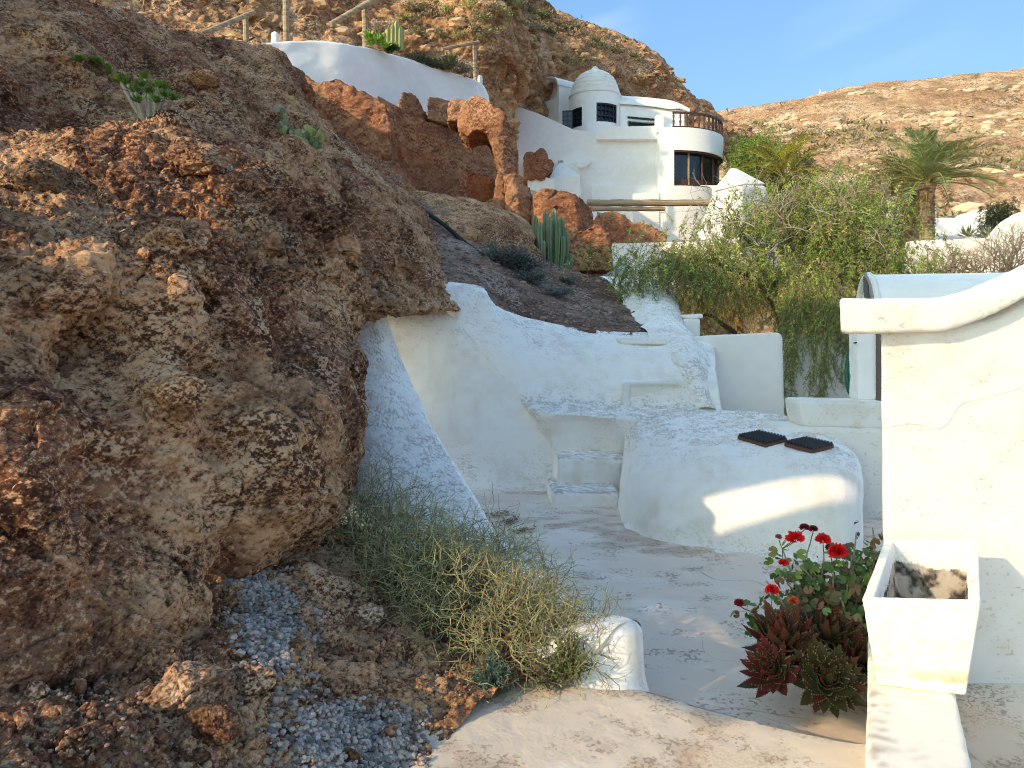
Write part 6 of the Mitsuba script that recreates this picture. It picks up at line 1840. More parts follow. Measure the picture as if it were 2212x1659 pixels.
pads('grey green prickly pear in the shaded hollow, the upper left clump', None, [(602, 252, 9.4), (608, 262, 9.35), (604, 272, 9.3), (612, 276, 9.3), (614, 250, 9.5), (600, 240, 9.5), (611, 236, 9.55), (616, 266, 9.3), (620, 280, 9.25), (624, 270, 9.35), (618, 258, 9.45), (626, 286, 9.2), (630, 278, 9.3), (606, 284, 9.25)], 0.062, 3, [(0.12, 0.15, 0.06), (0.16, 0.19, 0.09), (0.2, 0.22, 0.13)])
pads('yellow green prickly pear in the hollow, the lower right clump', None, [(640, 290, 9.1), (648, 286, 9.1), (656, 282, 9.1), (664, 288, 9.05), (672, 282, 9.1), (680, 286, 9.05), (690, 290, 9.0), (694, 298, 9.0), (686, 302, 9.0), (676, 298, 8.98), (668, 304, 8.95), (660, 300, 9.0), (664, 314, 8.9), (672, 318, 8.9), (662, 322, 8.9), (680, 312, 8.95), (652, 296, 9.05), (688, 312, 9.0), (658, 308, 8.95)], 0.066, 4, [(0.17, 0.21, 0.06), (0.24, 0.27, 0.09), (0.13, 0.17, 0.06)])

# ---- tall columnar cactus
rng = np.random.default_rng(41)
cc_ = thing('columnar_cactus', 'clump of tall ribbed green column cactus on the gravel slope', 'cactus')
b0 = (1194, 592)
for u0, u1, v0, v1, d in ((1176, 1157, 590, 466, 15.2), (1184, 1179, 592, 454, 15.3), (1180, 1168, 594, 480, 15.0), (1190, 1187, 594, 468, 15.15), (1196, 1197, 593, 450, 15.3), (1204, 1213, 592, 466, 15.2), (1200, 1205, 595, 474, 15.0), (1210, 1222, 590, 500, 15.2), (1214, 1230, 588, 548, 15.1), (1188, 1174, 596, 520, 14.95), (1207, 1215, 596, 510, 15.0)):
    p0, p1 = at(u0, v0 + 4, d), at(u1, v1, d)
    t = np.linspace(0, 1, 16)
    P = p0 + (p1 - p0) * t[:, None]
    P[:, 0] += (u1 - u0) * 0.0006 * np.sin(t * np.pi) * 8
    r_ = 0.052 * np.where(t > 0.93, np.sqrt(np.clip(1 - ((t - 0.93) / 0.075) ** 2, 0.03, 1)), 0.9 + 0.1 * np.cos(t * 9))
    m = tube(P, r_, 20)
    vv = np.array(m.vertices)
    k = np.arange(len(t) * 20) % 20
    rib = np.where(k % 4 == 0, 1.25, np.where(k % 4 == 2, 0.62, 0.9))
    cen = np.repeat(P, 20, 0)
    vv[:320] = cen + (vv[:320] - cen) * rib[:, None]
    m = trimesh.Trimesh(vv, m.faces, process=False)
    tone = np.array([(0.11, 0.16, 0.075), (0.14, 0.18, 0.09), (0.16, 0.19, 0.11)][rng.integers(0, 3)])
    col = np.tile(tone, (len(vv), 1))
    col[:320][k % 4 == 0] *= 1.45
    part(cc_, 'stem', ply(m, 'leaf', False, color=col))


# ---- fine scrub, used for the slope, the terrace and the hillside
def scrub(label, p, r_, h, n, tone, seed, key='shrub', cat_='shrub', L=(0.03, 0.07), group=None, twig=(0.2, 0.15, 0.1), wd=0.3, flat=False):
    rng = np.random.default_rng(seed)
    k = thing(key, label, cat_, group)
    ns = max(10, n // 14)
    dirs = rand_dirs(rng, ns)
    dirs[:, 2] = np.abs(dirs[:, 2]) * (0.35 if flat else 1) + 0.2
    dirs /= np.linalg.norm(dirs, axis=1, keepdims=True)
    tip = p + dirs * np.array([r_, r_, h]) * rng.uniform(0.55, 1.1, ns)[:, None]
    part(k, 'twigs', ply(segs(np.tile(p, (ns, 1)) + rng.normal(size=(ns, 3)) * r_ * 0.15 * [1, 1, 0.1], tip, r_ * 0.022, r_ * 0.008, 3), 'bark', False, color=np.tile(twig, (ns * 6, 1))), kind='stuff')
    j = rng.integers(0, ns, n)
    t = rng.uniform(0.35, 1.05, n)[:, None]
    C = p + (tip[j] - p) * t + rng.normal(size=(n, 3)) * r_ * 0.10
    D = rand_dirs(rng, n) + dirs[j]
    m = leaves(C, D, rand_dirs(rng, n) + [0, -0.5, 1], rng.uniform(L[0], L[1], n), rng.uniform(L[0], L[1], n) * wd, 0.1)
    part(k, 'leaves', ply(m, 'leaf', False, color=rep(hsv_jit(rng, n, tone, 0.4), 4)), kind='stuff')


for i, (u, v, r_, h, lab) in enumerate(((1085, 560, 0.45, 0.30, 'blue grey shrub left of the tall cactus, the upper one'), (1120, 575, 0.5, 0.32, 'blue grey shrub touching the tall cactus'), (1140, 600, 0.4, 0.2, 'flat blue grey shrub below the tall cactus'), (1200, 632, 0.4, 0.15, 'thin grey shrub creeping over the gravel below the cactus'), (1226, 603, 0.16, 0.12, 'small grey tuft at the right foot of the tall cactus'))):
    scrub(lab, grid_at(scree_grid, u, v), r_, h, (2600, 3000, 1500, 700, 500)[i], (0.105, 0.125, 0.11), 50 + i, L=(0.03, 0.07), twig=(0.12, 0.10, 0.09), flat=True)
for i, (u, v, lab) in enumerate(((960, 462, 'dry grey weeds beside the water pipe, the upper tuft'), (1000, 500, 'dry grey weeds beside the water pipe, the lower tuft'))):
    scrub(lab, grid_at(scree_grid, u, v), 0.22, 0.2, 260, (0.30, 0.27, 0.24), 70 + i, 'dry_weed', 'weed', L=(0.03, 0.06), twig=(0.28, 0.25, 0.22), wd=0.15)

# terrace plants
rng = np.random.default_rng(61)
for lab, spots, tones, d in (('bright yellow green succulent spilling over the terrace wall', ((800, 88), (812, 92), (822, 98), (806, 98), (818, 84), (832, 104), (796, 80)), [(0.30, 0.42, 0.06), (0.22, 0.36, 0.05)], 21.2), ('dark green succulent hanging over the terrace wall right of the bright one', ((838, 108), (848, 112), (842, 116), (856, 110), (850, 104)), [(0.05, 0.12, 0.02), (0.08, 0.16, 0.03)], 21.6)):
    s2 = thing('terrace_succulent', lab, 'succulent plant')
    for u, v in spots:
        rosette(s2, at(u, v, d), (rng.normal() * 0.4, -0.8, 0.8), 0.22, 24, tones, rng, w=0.3)
tc = thing('torch_cactus', 'small clump of yellow green column cactus on the terrace', 'cactus')
for u, v0, v1 in ((838, 60, 100), (848, 52, 104), (856, 45, 106), (864, 58, 108), (830, 70, 98)):
    P = np.linspace(at(u, v1, 22.9), at(u + 1, v0, 22.9), 12)
    r_ = 0.105 * np.where(np.linspace(0, 1, 12) > 0.85, 0.75, 1.0)
    r_[-1] *= 0.4
    m = tube(P, r_, 16)
    vv = np.array(m.vertices)
    k = np.arange(192) % 4
    cen = np.repeat(P, 16, 0)
    vv[:192] = cen + (vv[:192] - cen) * np.where(k == 0, 1.2, 0.8)[:, None]
    part(tc, 'stem', ply(trimesh.Trimesh(vv, m.faces, process=False), 'leaf', True, color=np.tile([0.33, 0.33, 0.12], (len(vv), 1))))
for i, (u, v, d, r_, h, n, tone, lab) in enumerate(((822, 78, 23.2, 0.6, 0.55, 900, (0.33, 0.24, 0.16), 'dry brown brush beside the torch cactus'), (905, 128, 23.6, 0.5, 0.25, 900, (0.06, 0.08, 0.035), 'dark low shrub in the middle of the terrace wall top'), (935, 138, 24.2, 0.4, 0.2, 600, (0.07, 0.09, 0.04), 'dark low shrub right of the middle of the terrace wall'), (965, 142, 24.4, 0.5, 0.45, 1100, (0.10, 0.12, 0.05), 'green shrub hanging over the terrace wall near its right end'), (992, 150, 25.2, 0.55, 0.4, 1000, (0.25, 0.20, 0.15), 'dry grey brush on the terrace near the right post'))):
    scrub(lab, at(u, v + 6, d), r_, h, n, tone, 80 + i, 'terrace_shrub', L=(0.06, 0.15))

# shrubs of the upper hillside
rng = np.random.default_rng(71)
hs = [(872, 34), (905, 44), (936, 30), (962, 18), (1052, 44), (1088, 40), (1020, 58), (1100, 12), (1124, 8), (1168, 28), (1190, 34), (1236, 52), (990, 78), (950, 72), (1150, 58), (1200, 74), (1244, 142), (1280, 84), (1010, 20), (975, 45), (1065, 75), (1330, 108), (1215, 58), (900, 66), (1040, 90), (1130, 30), (1070, 18), (1180, 60), (1300, 100), (1380, 122), (1250, 72), (1150, 22), (1110, 40), (1030, 35), (915, 22), (888, 12)]
for i, (u, v) in enumerate(hs):
    p = grid_at(hill_grid, u, v)
    sc = p[1] / 30.0
    green = i in (0, 3, 7, 8, 9, 16, 5, 18)
    tone = ((0.27, 0.25, 0.11), (0.24, 0.21, 0.11), (0.36, 0.28, 0.16), (0.20, 0.19, 0.09))[i % 4] if not green else (0.30, 0.34, 0.11)
    scrub('dry scrub bush dotted over the rocky hillside above the house', p - [0, 0, 0.05], rng.uniform(0.28, 0.6) * sc, rng.uniform(0.22, 0.45) * sc, 260, tone, 90 + i, 'hillside_shrub', L=(0.08 * sc, 0.18 * sc), group='scrub bushes of the upper hillside', twig=(0.3, 0.25, 0.18))

# scrub and stones of the far hill, too many and too far to count
rng = np.random.default_rng(81)
FP = far_grid.reshape(-1, 3)
vis = np.flatnonzero((FP[:, 1] < 176) & (FP[:, 0] > 5) & (FP[:, 0] < 160))
dens = meshkit.fbm(FP[vis] * 0.05 + 2, 4, 3)
pk = vis[rng.random(len(vis)) < 0.09 * sst(0.52, 0.62, dens)]
pk = rng.choice(pk, min(1500, len(pk)), False)
k = 14
r_ = rng.uniform(0.5, 1.3, len(pk))
C = np.repeat(FP[pk], k, 0) + rng.normal(size=(len(pk) * k, 3)) * np.repeat(r_, k)[:, None] * np.array([0.5, 0.5, 0.25])
m = leaves(C, rand_dirs(rng, len(C)) + [0, 0, 0.5], rand_dirs(rng, len(C)) + [0, -1, 0.3], np.repeat(r_, k) * 0.7, np.repeat(r_, k) * 0.4)
labels['hill_scrub'] = {'label': 'low dry scrub scattered all over the far hillside', 'category': 'scrub', 'kind': 'stuff'}
scene['hill_scrub'] = ply(m, 'leaf', False, color=np.repeat(np.repeat(hsv_jit(rng, len(pk), (0.25, 0.20, 0.10), 0.35), k, 0), 4, 0))
band = meshkit.fbm(np.stack([FP[vis][:, 0] * 0.03, FP[vis][:, 1] * 0.03, FP[vis][:, 2] * 0.12], -1), 3, 25)
pk = vis[rng.random(len(vis)) < 0.05 * sst(0.48, 0.62, band)]
pk = rng.choice(pk, min(1000, len(pk)), False)
sv = np.array(trimesh.creation.icosphere(1, 1.0).vertices)
sf = np.array(trimesh.creation.icosphere(1, 1.0).faces)
V = sv[None] * (1 + 0.55 * (rng.random((len(pk), len(sv))) - 0.5))[..., None] * rng.uniform(0.3, 1.15, len(pk))[:, None, None] * np.array([1.25, 1.0, 0.6]) + FP[pk][:, None]
labels['hill_stones'] = {'label': 'pale outcropping stones scattered over the far hillside', 'category': 'stones', 'kind': 'stuff'}
scene['hill_stones'] = ply(trimesh.Trimesh(V.reshape(-1, 3), (np.arange(len(pk))[:, None, None] * len(sv) + sf[None]).reshape(-1, 3), process=False), 'painted_earth', False, color=np.repeat(hsv_jit(rng, len(pk), (0.52, 0.40, 0.26), 0.3), len(sv), 0))
HP = hill_grid.reshape(-1, 3)
vis = np.flatnonzero((HP[:, 1] < 51) & (HP[:, 0] > -9) & (HP[:, 2] > 9))
pk = rng.choice(vis, 900, False)
V = sv[None] * (1 + 0.6 * (rng.random((len(pk), len(sv))) - 0.5))[..., None] * rng.uniform(0.06, 0.28, len(pk))[:, None, None] * np.array([1.2, 1.0, 0.7]) + HP[pk][:, None]
labels['hillside_stones'] = {'label': 'loose orange stones scattered over the hillside above the house', 'category': 'stones', 'kind': 'stuff'}
scene['hillside_stones'] = ply(trimesh.Trimesh(V.reshape(-1, 3), (np.arange(len(pk))[:, None, None] * len(sv) + sf[None]).reshape(-1, 3), process=False), 'painted_earth', False, color=np.repeat(hsv_jit(rng, len(pk), (0.42, 0.26, 0.14), 0.4), len(sv), 0))
# ================================================================ palms and trees
def frond(base_p, az, el, L, droop, rng, tone, nl=46, lw=0.035, ll=0.5):
    """One palm frond: arching rachis and two rows of leaflets, one mesh."""
    t = np.linspace(0, 1, 14)
    h = np.array([math.cos(az), math.sin(az), 0])
    ang = el - droop * t ** 1.4
    step = L / 13
    P = [np.array(base_p)]
    for i in range(13):
        P.append(P[-1] + (h * math.cos(ang[i]) + np.array([0, 0, math.sin(ang[i])])) * step)
    P = np.array(P)
    rach = tube(P, np.linspace(0.03, 0.006, 14) * L / 2.4, 5)
    tt = np.linspace(0.16, 1.0, nl)
    C = PchipInterpolator(t, P)(tt)
    Dr = np.gradient(C, axis=0)
    Dr /= np.linalg.norm(Dr, axis=1, keepdims=True)
    side = np.cross(Dr, [0, 0, 1.0])
    side /= np.maximum(np.linalg.norm(side, axis=1, keepdims=True), 1e-6)
    up = np.cross(side, Dr)
    lens = ll * L / 2.4 * np.sin(np.clip(tt * 0.95 + 0.12, 0, 1) * np.pi) ** 0.6
    ms = []
    for sg in (-1, 1):
        D = Dr * 0.75 + sg * side * 0.8 + up * 0.28 + rng.normal(size=(nl, 3)) * 0.09 - np.array([0, 0, 0.12])
        ms.append(leaves(C, D, up + rng.normal(size=(nl, 3)) * 0.15, lens * rng.uniform(0.85, 1.1, nl), lw * L / 2.4 * np.ones(nl), 0.25))
    m = cat([rach] + ms)
    c = np.vstack([np.tile([0.30, 0.25, 0.08], (len(rach.vertices), 1)), rep(hsv_jit(rng, nl * 2, tone, 0.22), 4)])
    return m, c


def palm(label, u, vt, vb, d, n, L, seed, tones, trunk_r, el0=(1.35, -0.5), thick=1.0, az_bias=None, dead=0, nl=46):
    rng = np.random.default_rng(seed)
    k = thing('palm_tree', label, 'palm tree')
    top, bot = at(u, vt, d), at(u, vb, d)
    if trunk_r:
        nn = 60
        P = bot + (top - bot) * np.linspace(0, 1, nn)[:, None]
        rr = trunk_r * (1 + 0.10 * (np.arange(nn) % 3 == 0) + 0.06 * rng.random(nn)) * np.interp(np.linspace(0, 1, nn), [0, 0.15, 0.85, 1], [1.15, 1.0, 0.95, 1.25])
        m = tube(P, rr, 18)
        vv = np.array(m.vertices)
        part(k, 'trunk', ply(m, 'bark', False, color=lerp(np.tile([0.34, 0.25, 0.15], (len(vv), 1)), (0.14, 0.09, 0.055), sst(0.4, 0.62, meshkit.noise(vv * 7, 3)))))
    for i in range(n):
        f = (i + 0.5) / n
        az = i * 2.39996 + rng.normal() * 0.15
        el = el0[0] + (el0[1] - el0[0]) * f ** 0.9 + rng.normal() * 0.08
        if az_bias is not None:
            az = az_bias + ((i * 0.618) % 1 - 0.5) * 2.6
        m, c = frond(top + rng.normal(size=3) * [0.08, 0.08, 0.05], az, el, L * rng.uniform(0.85, 1.1), 1.05 + 0.5 * rng.random(), rng, tones[rng.integers(0, len(tones))], nl)
        part(k, 'frond', ply(m, 'leaf', False, color=c))
    for i in range(dead):
        m, c = frond(top - [0, 0, 0.1], rng.uniform(0, 6.28), -0.9, L * 0.6, 0.7, rng, (0.30, 0.19, 0.10), 30)
        part(k, 'frond', ply(m, 'leaf', False, color=c), 'dry brown hanging frond')


GP = [(0.22, 0.29, 0.10), (0.28, 0.33, 0.14), (0.16, 0.21, 0.08), (0.34, 0.35, 0.20)]
palm('tall date palm with a scaly brown trunk and a full grey green crown', 2003, 398, 530, 29, 56, 2.8, 3, GP, 0.25, (1.5, 0.12), dead=3)
palm('stouter palm just left of the tall date palm, with yellowish fronds', 1966, 412, 540, 32, 30, 2.3, 4, [(0.22, 0.22, 0.06), (0.28, 0.25, 0.08), (0.16, 0.17, 0.05)], 0.36, (1.1, -0.2), az_bias=math.pi, dead=4)
palm('young yellow green palm behind the narrow white wall', 1697, 384, 420, 30.5, 28, 2.2, 5, [(0.42, 0.36, 0.03), (0.36, 0.34, 0.04), (0.22, 0.23, 0.05)], 0.2, (1.5, 0.15))

# agaves on the far wall
for u, lab in ((2090, 'pale green agave on the far white wall, the left of the two'), (2131, 'pale green agave on the far white wall, the right of the two')):
    rng = np.random.default_rng(u)
    ag = thing('agave', lab, 'succulent plant')
    c = at(u, 512, 32.5)
    for i in range(20):
        f = (i + 0.5) / 20
        az, el = i * 2.39996, 1.35 - 1.25 * f
        D = np.array([[math.cos(az) * math.cos(el), math.sin(az) * math.cos(el), math.sin(el)]])
        N = np.array([[-math.cos(az) * math.sin(el), -math.sin(az) * math.sin(el), math.cos(el)]])
        m = leaves(c[None], D, N, [0.62], [0.12], -0.25)
        part(ag, 'leaf', ply(m, 'leaf', False, color=np.tile(np.array([0.32, 0.36, 0.16]) * rng.uniform(0.8, 1.15), (4, 1))))


# weeping pepper tree
def weeping(parent, name, tips, rng, strands, length, tones, leaf=(0.035, 0.075), per=26, spread=0.25, twig=0.004, wd=0.22, droop=0.55):
    """Feathery crown: many short arching sprigs, each carrying pinnate leaflets on both sides."""
    tips = np.asarray(tips)
    j = rng.integers(0, len(tips), strands)
    P0 = tips[j] + rng.normal(size=(strands, 3)) * spread
    L = rng.uniform(length[0], length[1], strands)
    out = rand_dirs(rng, strands) * np.array([1, 1, 0.5])
    t = np.linspace(0, 1, 7)
    pts = P0[:, None] + out[:, None] * (0.65 * L[:, None] * t[None] ** 0.8)[..., None] + np.array([0, 0, -1.0]) * (L[:, None] * droop * t[None] ** 1.7)[..., None]
    A, B = pts[:, :-1].reshape(-1, 3), pts[:, 1:].reshape(-1, 3)
    tw = segs(A, B, twig, twig * 0.7, 3)
    s = np.repeat(np.arange(strands), per)
    tt = rng.random(strands * per) ** 0.75 * 5.98
    i0 = np.minimum(tt.astype(int), 5)
    fr = (tt - i0)[:, None]
    C = pts[s, i0] * (1 - fr) + pts[s, i0 + 1] * fr
    ax = pts[s, i0 + 1] - pts[s, i0]
    ax /= np.linalg.norm(ax, axis=1, keepdims=True)
    sd = np.cross(ax, rand_dirs(rng, len(s)))
    sd /= np.linalg.norm(sd, axis=1, keepdims=True)
    D = ax * 0.5 + sd * 0.9 + np.array([0, 0, -0.25])
    Ls = rng.uniform(leaf[0], leaf[1], len(s))
    m = leaves(C, D, rand_dirs(rng, len(s)) + np.array([-0.4, -0.4, 0.8]), Ls, Ls * wd)
    tn = np.array(tones)[rng.integers(0, len(tones), strands)] * rng.uniform(0.75, 1.25, strands)[:, None]
    col = np.clip(tn[s] * rng.uniform(0.75, 1.25, len(s))[:, None], 0.004, 1)
    part(parent, name, ply(m, 'thin_leaf', False, color=rep(col, 4)), kind='stuff')
    part(parent, name + '_twigs', ply(tw, 'bark', False, color=np.tile([0.20, 0.15, 0.09], (len(tw.vertices), 1))), kind='stuff')


rng = np.random.default_rng(91)
pt = thing('pepper_tree', 'wide weeping tree with feathery yellow green foliage behind the white garden wall', 'tree')


def limb(parent, name, pts, r0, r1, sides=8, tone=(0.13, 0.095, 0.07), label=None):
    P = np.array([at(*q) for q in pts])
    P = PchipInterpolator(np.arange(len(P)), P)(np.linspace(0, len(P) - 1, 8 * len(P)))
    m = tube(P + rng.normal(size=P.shape) * r0 * 0.06, np.linspace(r0, r1, len(P)), sides)
    return P, part(parent, name, ply(m, 'bark', True, color=np.tile(tone, (len(m.vertices), 1))), label)


TD_ = 13.6
limbs = []
limbs.append(limb(pt, 'trunk', [(1712, 930, TD_), (1706, 850, TD_), (1700, 760, TD_), (1690, 690, TD_), (1665, 640, TD_)], 0.16, 0.09)[0])
limbs.append(limb(pt, 'branch', [(1665, 640, TD_), (1640, 612, TD_), (1600, 588, TD_ - 0.2), (1550, 572, TD_ - 0.4), (1500, 560, TD_ - 0.5), (1440, 565, TD_ - 0.6), (1380, 590, TD_ - 0.7)], 0.085, 0.02, label='dark arching branch')[0])
limbs.append(limb(pt, 'branch', [(1690, 690, TD_), (1720, 630, TD_), (1750, 560, TD_ + 0.2), (1790, 480, TD_ + 0.4), (1800, 420, TD_ + 0.5)], 0.10, 0.02)[0])
limbs.append(limb(pt, 'branch', [(1700, 740, TD_), (1760, 640, TD_ - 0.4), (1830, 560, TD_ - 0.6), (1900, 500, TD_ - 0.5), (1950, 480, TD_ - 0.4)], 0.09, 0.02)[0])
limbs.append(limb(pt, 'branch', [(1665, 640, TD_), (1640, 560, TD_ + 0.2), (1600, 500, TD_ + 0.2), (1570, 450, TD_ + 0.3)], 0.07, 0.015)[0])
limbs.append(limb(pt, 'branch', [(1665, 640, TD_), (1690, 560, TD_ + 0.8), (1680, 490, TD_ + 1.2), (1660, 440, TD_ + 1.4)], 0.07, 0.015)[0])
limbs.append(limb(pt, 'branch', [(1830, 930, 12.9), (1838, 800, 12.9), (1835, 700, 12.8), (1825, 640, 12.7), (1790, 560, 12.8)], 0.10, 0.04)[0])
limbs.append(limb(pt, 'branch', [(1590, 720, 14.2), (1560, 700, 14.2), (1530, 680, 14.2), (1500, 690, 14.3)], 0.05, 0.02)[0])
# twig tips spread through the crown
tips = []
for (u, v, d, ru, rv, rd, n) in ((1780, 415, 14.2, 90, 24, 0.6, 26), (1690, 445, 14.3, 80, 26, 0.6, 26), (1885, 440, 13.9, 70, 26, 0.6, 26), (1700, 500, 14.0, 150, 70, 1.1, 80), (1820, 500, 13.6, 130, 80, 1.0, 100), (1890, 540, 13.3, 80, 70, 0.8, 60), (1760, 430, 14.4, 90, 40, 0.7, 40), (1600, 490, 13.8, 90, 50, 0.8, 50), (1740, 590, 13.3, 150, 50, 0.8, 70), (1850, 620, 12.9, 110, 40, 0.5, 50), (1930, 590, 13.2, 45, 60, 0.5, 30)):
    q = rng.normal(size=(n, 3)) * 0.5
    tips += [at(u + a * ru, v + b * rv, d + c * rd) for a, b, c in q]
tips = np.array(tips)
YG = [(0.30, 0.40, 0.08), (0.40, 0.47, 0.11), (0.22, 0.32, 0.07), (0.44, 0.43, 0.15), (0.32, 0.27, 0.12), (0.18, 0.28, 0.06)]
weeping(pt, 'crown', tips, rng, 2500, (0.28, 0.7), YG, per=28, leaf=(0.04, 0.085), spread=0.2, wd=0.26)
ropes, low = [], []
for u, v0, v1, d in ((1706, 600, 800, 12.0), (1722, 600, 770, 11.8), (1738, 610, 745, 11.7), (1752, 610, 835, 11.7), (1766, 620, 862, 11.6), (1778, 620, 858, 11.7), (1792, 610, 790, 11.6), (1806, 620, 750, 11.8), (1820, 610, 800, 11.9), (1836, 620, 735, 11.9), (1700, 610, 880, 12.4), (1696, 620, 900, 12.5), (1712, 600, 760, 12.2), (1846, 620, 815, 12.3), (1730, 590, 700, 12.3), (1760, 590, 700, 12.2), (1785, 590, 705, 12.2), (1815, 590, 700, 12.2), (1840, 600, 690, 12.4), (1745, 600, 720, 12.5), (1800, 600, 725, 12.5)):
    p0, p1 = at(u, v0, d), at(u + rng.normal() * 8, v1, d)
    k = int(12 + (v1 - v0) / 7)
    t = np.linspace(0, 1, k)[:, None]
    P = p0 + (p1 - p0) * t + np.column_stack([np.sin(t[:, 0] * 5 + u) * 0.05, np.cos(t[:, 0] * 4 + u) * 0.05, t[:, 0] * 0])
    ropes.append(tube(P, np.linspace(0.007, 0.003, k), 4))
    low.append(P)
low = np.vstack(low)
weeping(pt, 'hanging_sprays', low, rng, 900, (0.12, 0.34), YG, per=15, spread=0.035, leaf=(0.035, 0.075), wd=0.24, droop=1.1)
m = cat(ropes)
part(pt, 'hanging_twigs', ply(m, 'bark', False, color=np.tile([0.15, 0.12, 0.07], (len(m.vertices), 1))), kind='stuff')
shade_tips = np.array([at(1690 + 160 * rng.random(), 600 + 80 * rng.random(), 13.3 + 0.9 * rng.random()) for _ in range(60)])
weeping(pt, 'lower_foliage', shade_tips, rng, 420, (0.3, 0.7), YG, per=24, spread=0.2, leaf=(0.04, 0.085), wd=0.26)
# left half over the arched branch
tl = np.array([p + rng.normal(size=3) * [0.35, 0.45, 0.22] for p in limbs[1][10:] for _ in range(3)] + [at(1330 + 60 * rng.random(), 585 + 20 * rng.normal(), 12.9 + 0.4 * rng.normal()) for _ in range(16)] + [at(1480 + 60 * rng.normal(), 560 + 18 * rng.normal(), 13.2 + 0.4 * rng.normal()) for _ in range(40)])
weeping(pt, 'left_sprays', tl, rng, 900, (0.3, 0.75), YG, per=28, spread=0.15, wd=0.26)
# bare twigs standing out of the crown
bt = [at(1500 + 420 * rng.random(), 420 + 150 * rng.random(), 13.4 + rng.normal() * 0.5) for _ in range(90)]
dd = rand_dirs(rng, 90) * [1, 0.6, 0.6] + [0, 0, 0.5]
o = zigzag(bt, dd / np.linalg.norm(dd, axis=1, keepdims=True), 7, rng, (0.08, 0.16), 0.35, 0.009, 0.4, 0.0, 2500)
m = segs(o[0], o[1], o[2], o[3], 3)
part(pt, 'bare_twigs', ply(m, 'bark', False, color=np.tile([0.36, 0.30, 0.23], (len(m.vertices), 1))), kind='stuff')

# sunlit brown foliage seen below the arched branch
bt_ = thing('brown_weeping_tree', 'sunlit brown foliage of a weeping tree seen under the dark arching branch', 'tree')
limb(bt_, 'trunk', [(1600, 800, 19.5), (1598, 700, 19.5), (1590, 620, 19.5)], 0.12, 0.06)
tp_ = np.array([at(1560 + 60 * rng.normal(), 630 + 36 * rng.normal(), 19.2 + 0.8 * rng.normal()) for _ in range(110)])
weeping(bt_, 'crown', tp_, rng, 900, (0.5, 1.1), [(0.42, 0.26, 0.08), (0.50, 0.32, 0.11), (0.34, 0.27, 0.08), (0.30, 0.20, 0.07)], per=26, leaf=(0.05, 0.11), spread=0.3)

# feathery tree behind the house
ft = thing('feathery_tree', 'green feathery tree between the house and the yellow palm', 'tree')
limb(ft, 'trunk', [(1640, 520, 35.5), (1638, 440, 35.5), (1632, 370, 35.5)], 0.2, 0.08)
tp_ = np.array([at(1632 + 24 * rng.normal(), 345 + 20 * rng.normal(), 35.5 + rng.normal()) for _ in range(70)] + [at(1662 + 18 * rng.normal(), 372 + 16 * rng.normal(), 33.6 + 0.6 * rng.normal()) for _ in range(30)])
weeping(ft, 'crown', tp_, rng, 1300, (0.5, 1.3), [(0.20, 0.30, 0.06), (0.26, 0.36, 0.07), (0.15, 0.23, 0.05)], per=26, leaf=(0.10, 0.20), spread=0.4, twig=0.008)
dtree = thing('dark_shrub_tree', 'dark green bushy tree under the narrow white wall', 'tree')
limb(dtree, 'trunk', [(1690, 520, 31), (1690, 440, 31)], 0.12, 0.06)
tp_ = np.array([at(1680 + 16 * rng.normal(), 402 + 18 * rng.normal(), 31 + 0.5 * rng.normal()) for _ in range(40)])
weeping(dtree, 'crown', tp_, rng, 500, (0.5, 1.1), [(0.08, 0.11, 0.035), (0.11, 0.14, 0.04)], per=26, leaf=(0.08, 0.17), spread=0.3, twig=0.008)
bt2 = thing('olive_scrub_tree', 'thin olive scrub behind the crown of the weeping tree, left of the palms', 'tree')
limb(bt2, 'trunk', [(1840, 520, 29), (1840, 420, 29)], 0.1, 0.05)
tp_ = np.array([at(1840 + 60 * rng.normal(), 385 + 22 * rng.normal(), 29 + 0.7 * rng.normal()) for _ in range(70)])
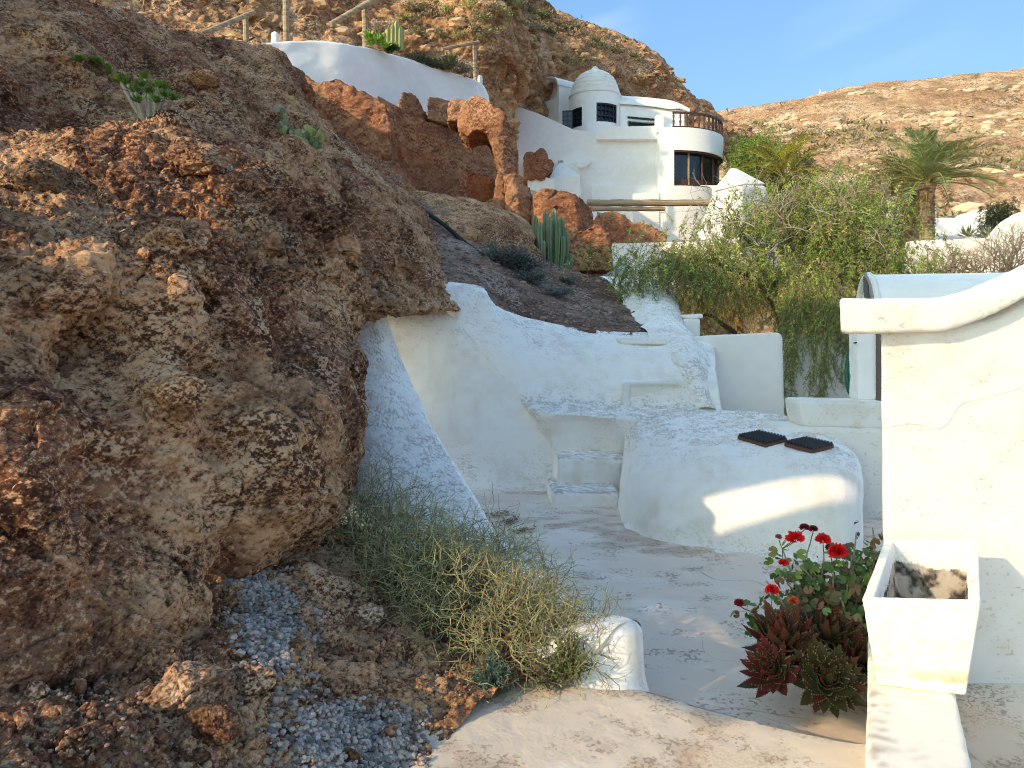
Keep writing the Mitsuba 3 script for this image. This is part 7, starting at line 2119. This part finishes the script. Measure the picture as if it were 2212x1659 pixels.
weeping(bt2, 'crown', tp_, rng, 170, (0.5, 1.4), [(0.24, 0.23, 0.08), (0.30, 0.26, 0.12), (0.20, 0.19, 0.08)], per=22, leaf=(0.07, 0.16), spread=0.5, twig=0.01)
db = thing('dark_bush', 'dark evergreen bush behind the flat-roofed building at the right', 'bush')
tp_ = np.array([at(2160 + 16 * rng.normal(), 468 + 10 * rng.normal(), 33 + 0.5 * rng.normal()) for _ in range(40)])
weeping(db, 'foliage', tp_, rng, 300, (0.3, 0.8), [(0.045, 0.065, 0.03), (0.06, 0.08, 0.035)], per=26, leaf=(0.08, 0.16), spread=0.25, twig=0.008)

# leafless bushes before the far wall
for i, (lab, spots, d) in enumerate((('leafless grey brown bush before the long white wall, the left one', [(2010 + 8 * j, 615, 19) for j in range(8)], 19), ('leafless grey brown bush before the long white wall, the middle one', [(2090 + 8 * j, 618, 18.5) for j in range(8)], 18.5), ('taller leafless bush at the right edge before the sloping white wall', [(2160 + 8 * j, 612, 18) for j in range(9)], 18))):
    k = thing('leafless_bush', lab, 'bush')
    bs = np.array([at(*q) for q in spots])
    bs = np.repeat(bs, 4, 0)
    dd = rand_dirs(rng, len(bs))
    dd[:, 2] = np.abs(dd[:, 2]) + 0.5
    dd /= np.linalg.norm(dd, axis=1, keepdims=True)
    st = 0.17 if i < 2 else 0.24
    o = zigzag(bs, dd, 8, rng, (st * 0.7, st * 1.2), 0.42, 0.017, 0.5, -0.01, 1500)
    m = segs(o[0], o[1], o[2], o[3], 3)
    ct = lerp(np.tile([0.15, 0.115, 0.09], (len(o[0]), 1)), (0.33, 0.27, 0.19), o[4] * 0.9)
    part(k, 'branches', ply(m, 'bark', False, color=rep(ct, 6)), kind='stuff')
    tips_ = rng.choice(len(o[0]), 300)
    m = leaves(o[1][tips_], rand_dirs(rng, 300), rand_dirs(rng, 300), 0.07, 0.025)
    part(k, 'sparse_leaves', ply(m, 'leaf', False, color=rep(hsv_jit(rng, 300, (0.24, 0.20, 0.08), 0.4), 4)), kind='stuff')
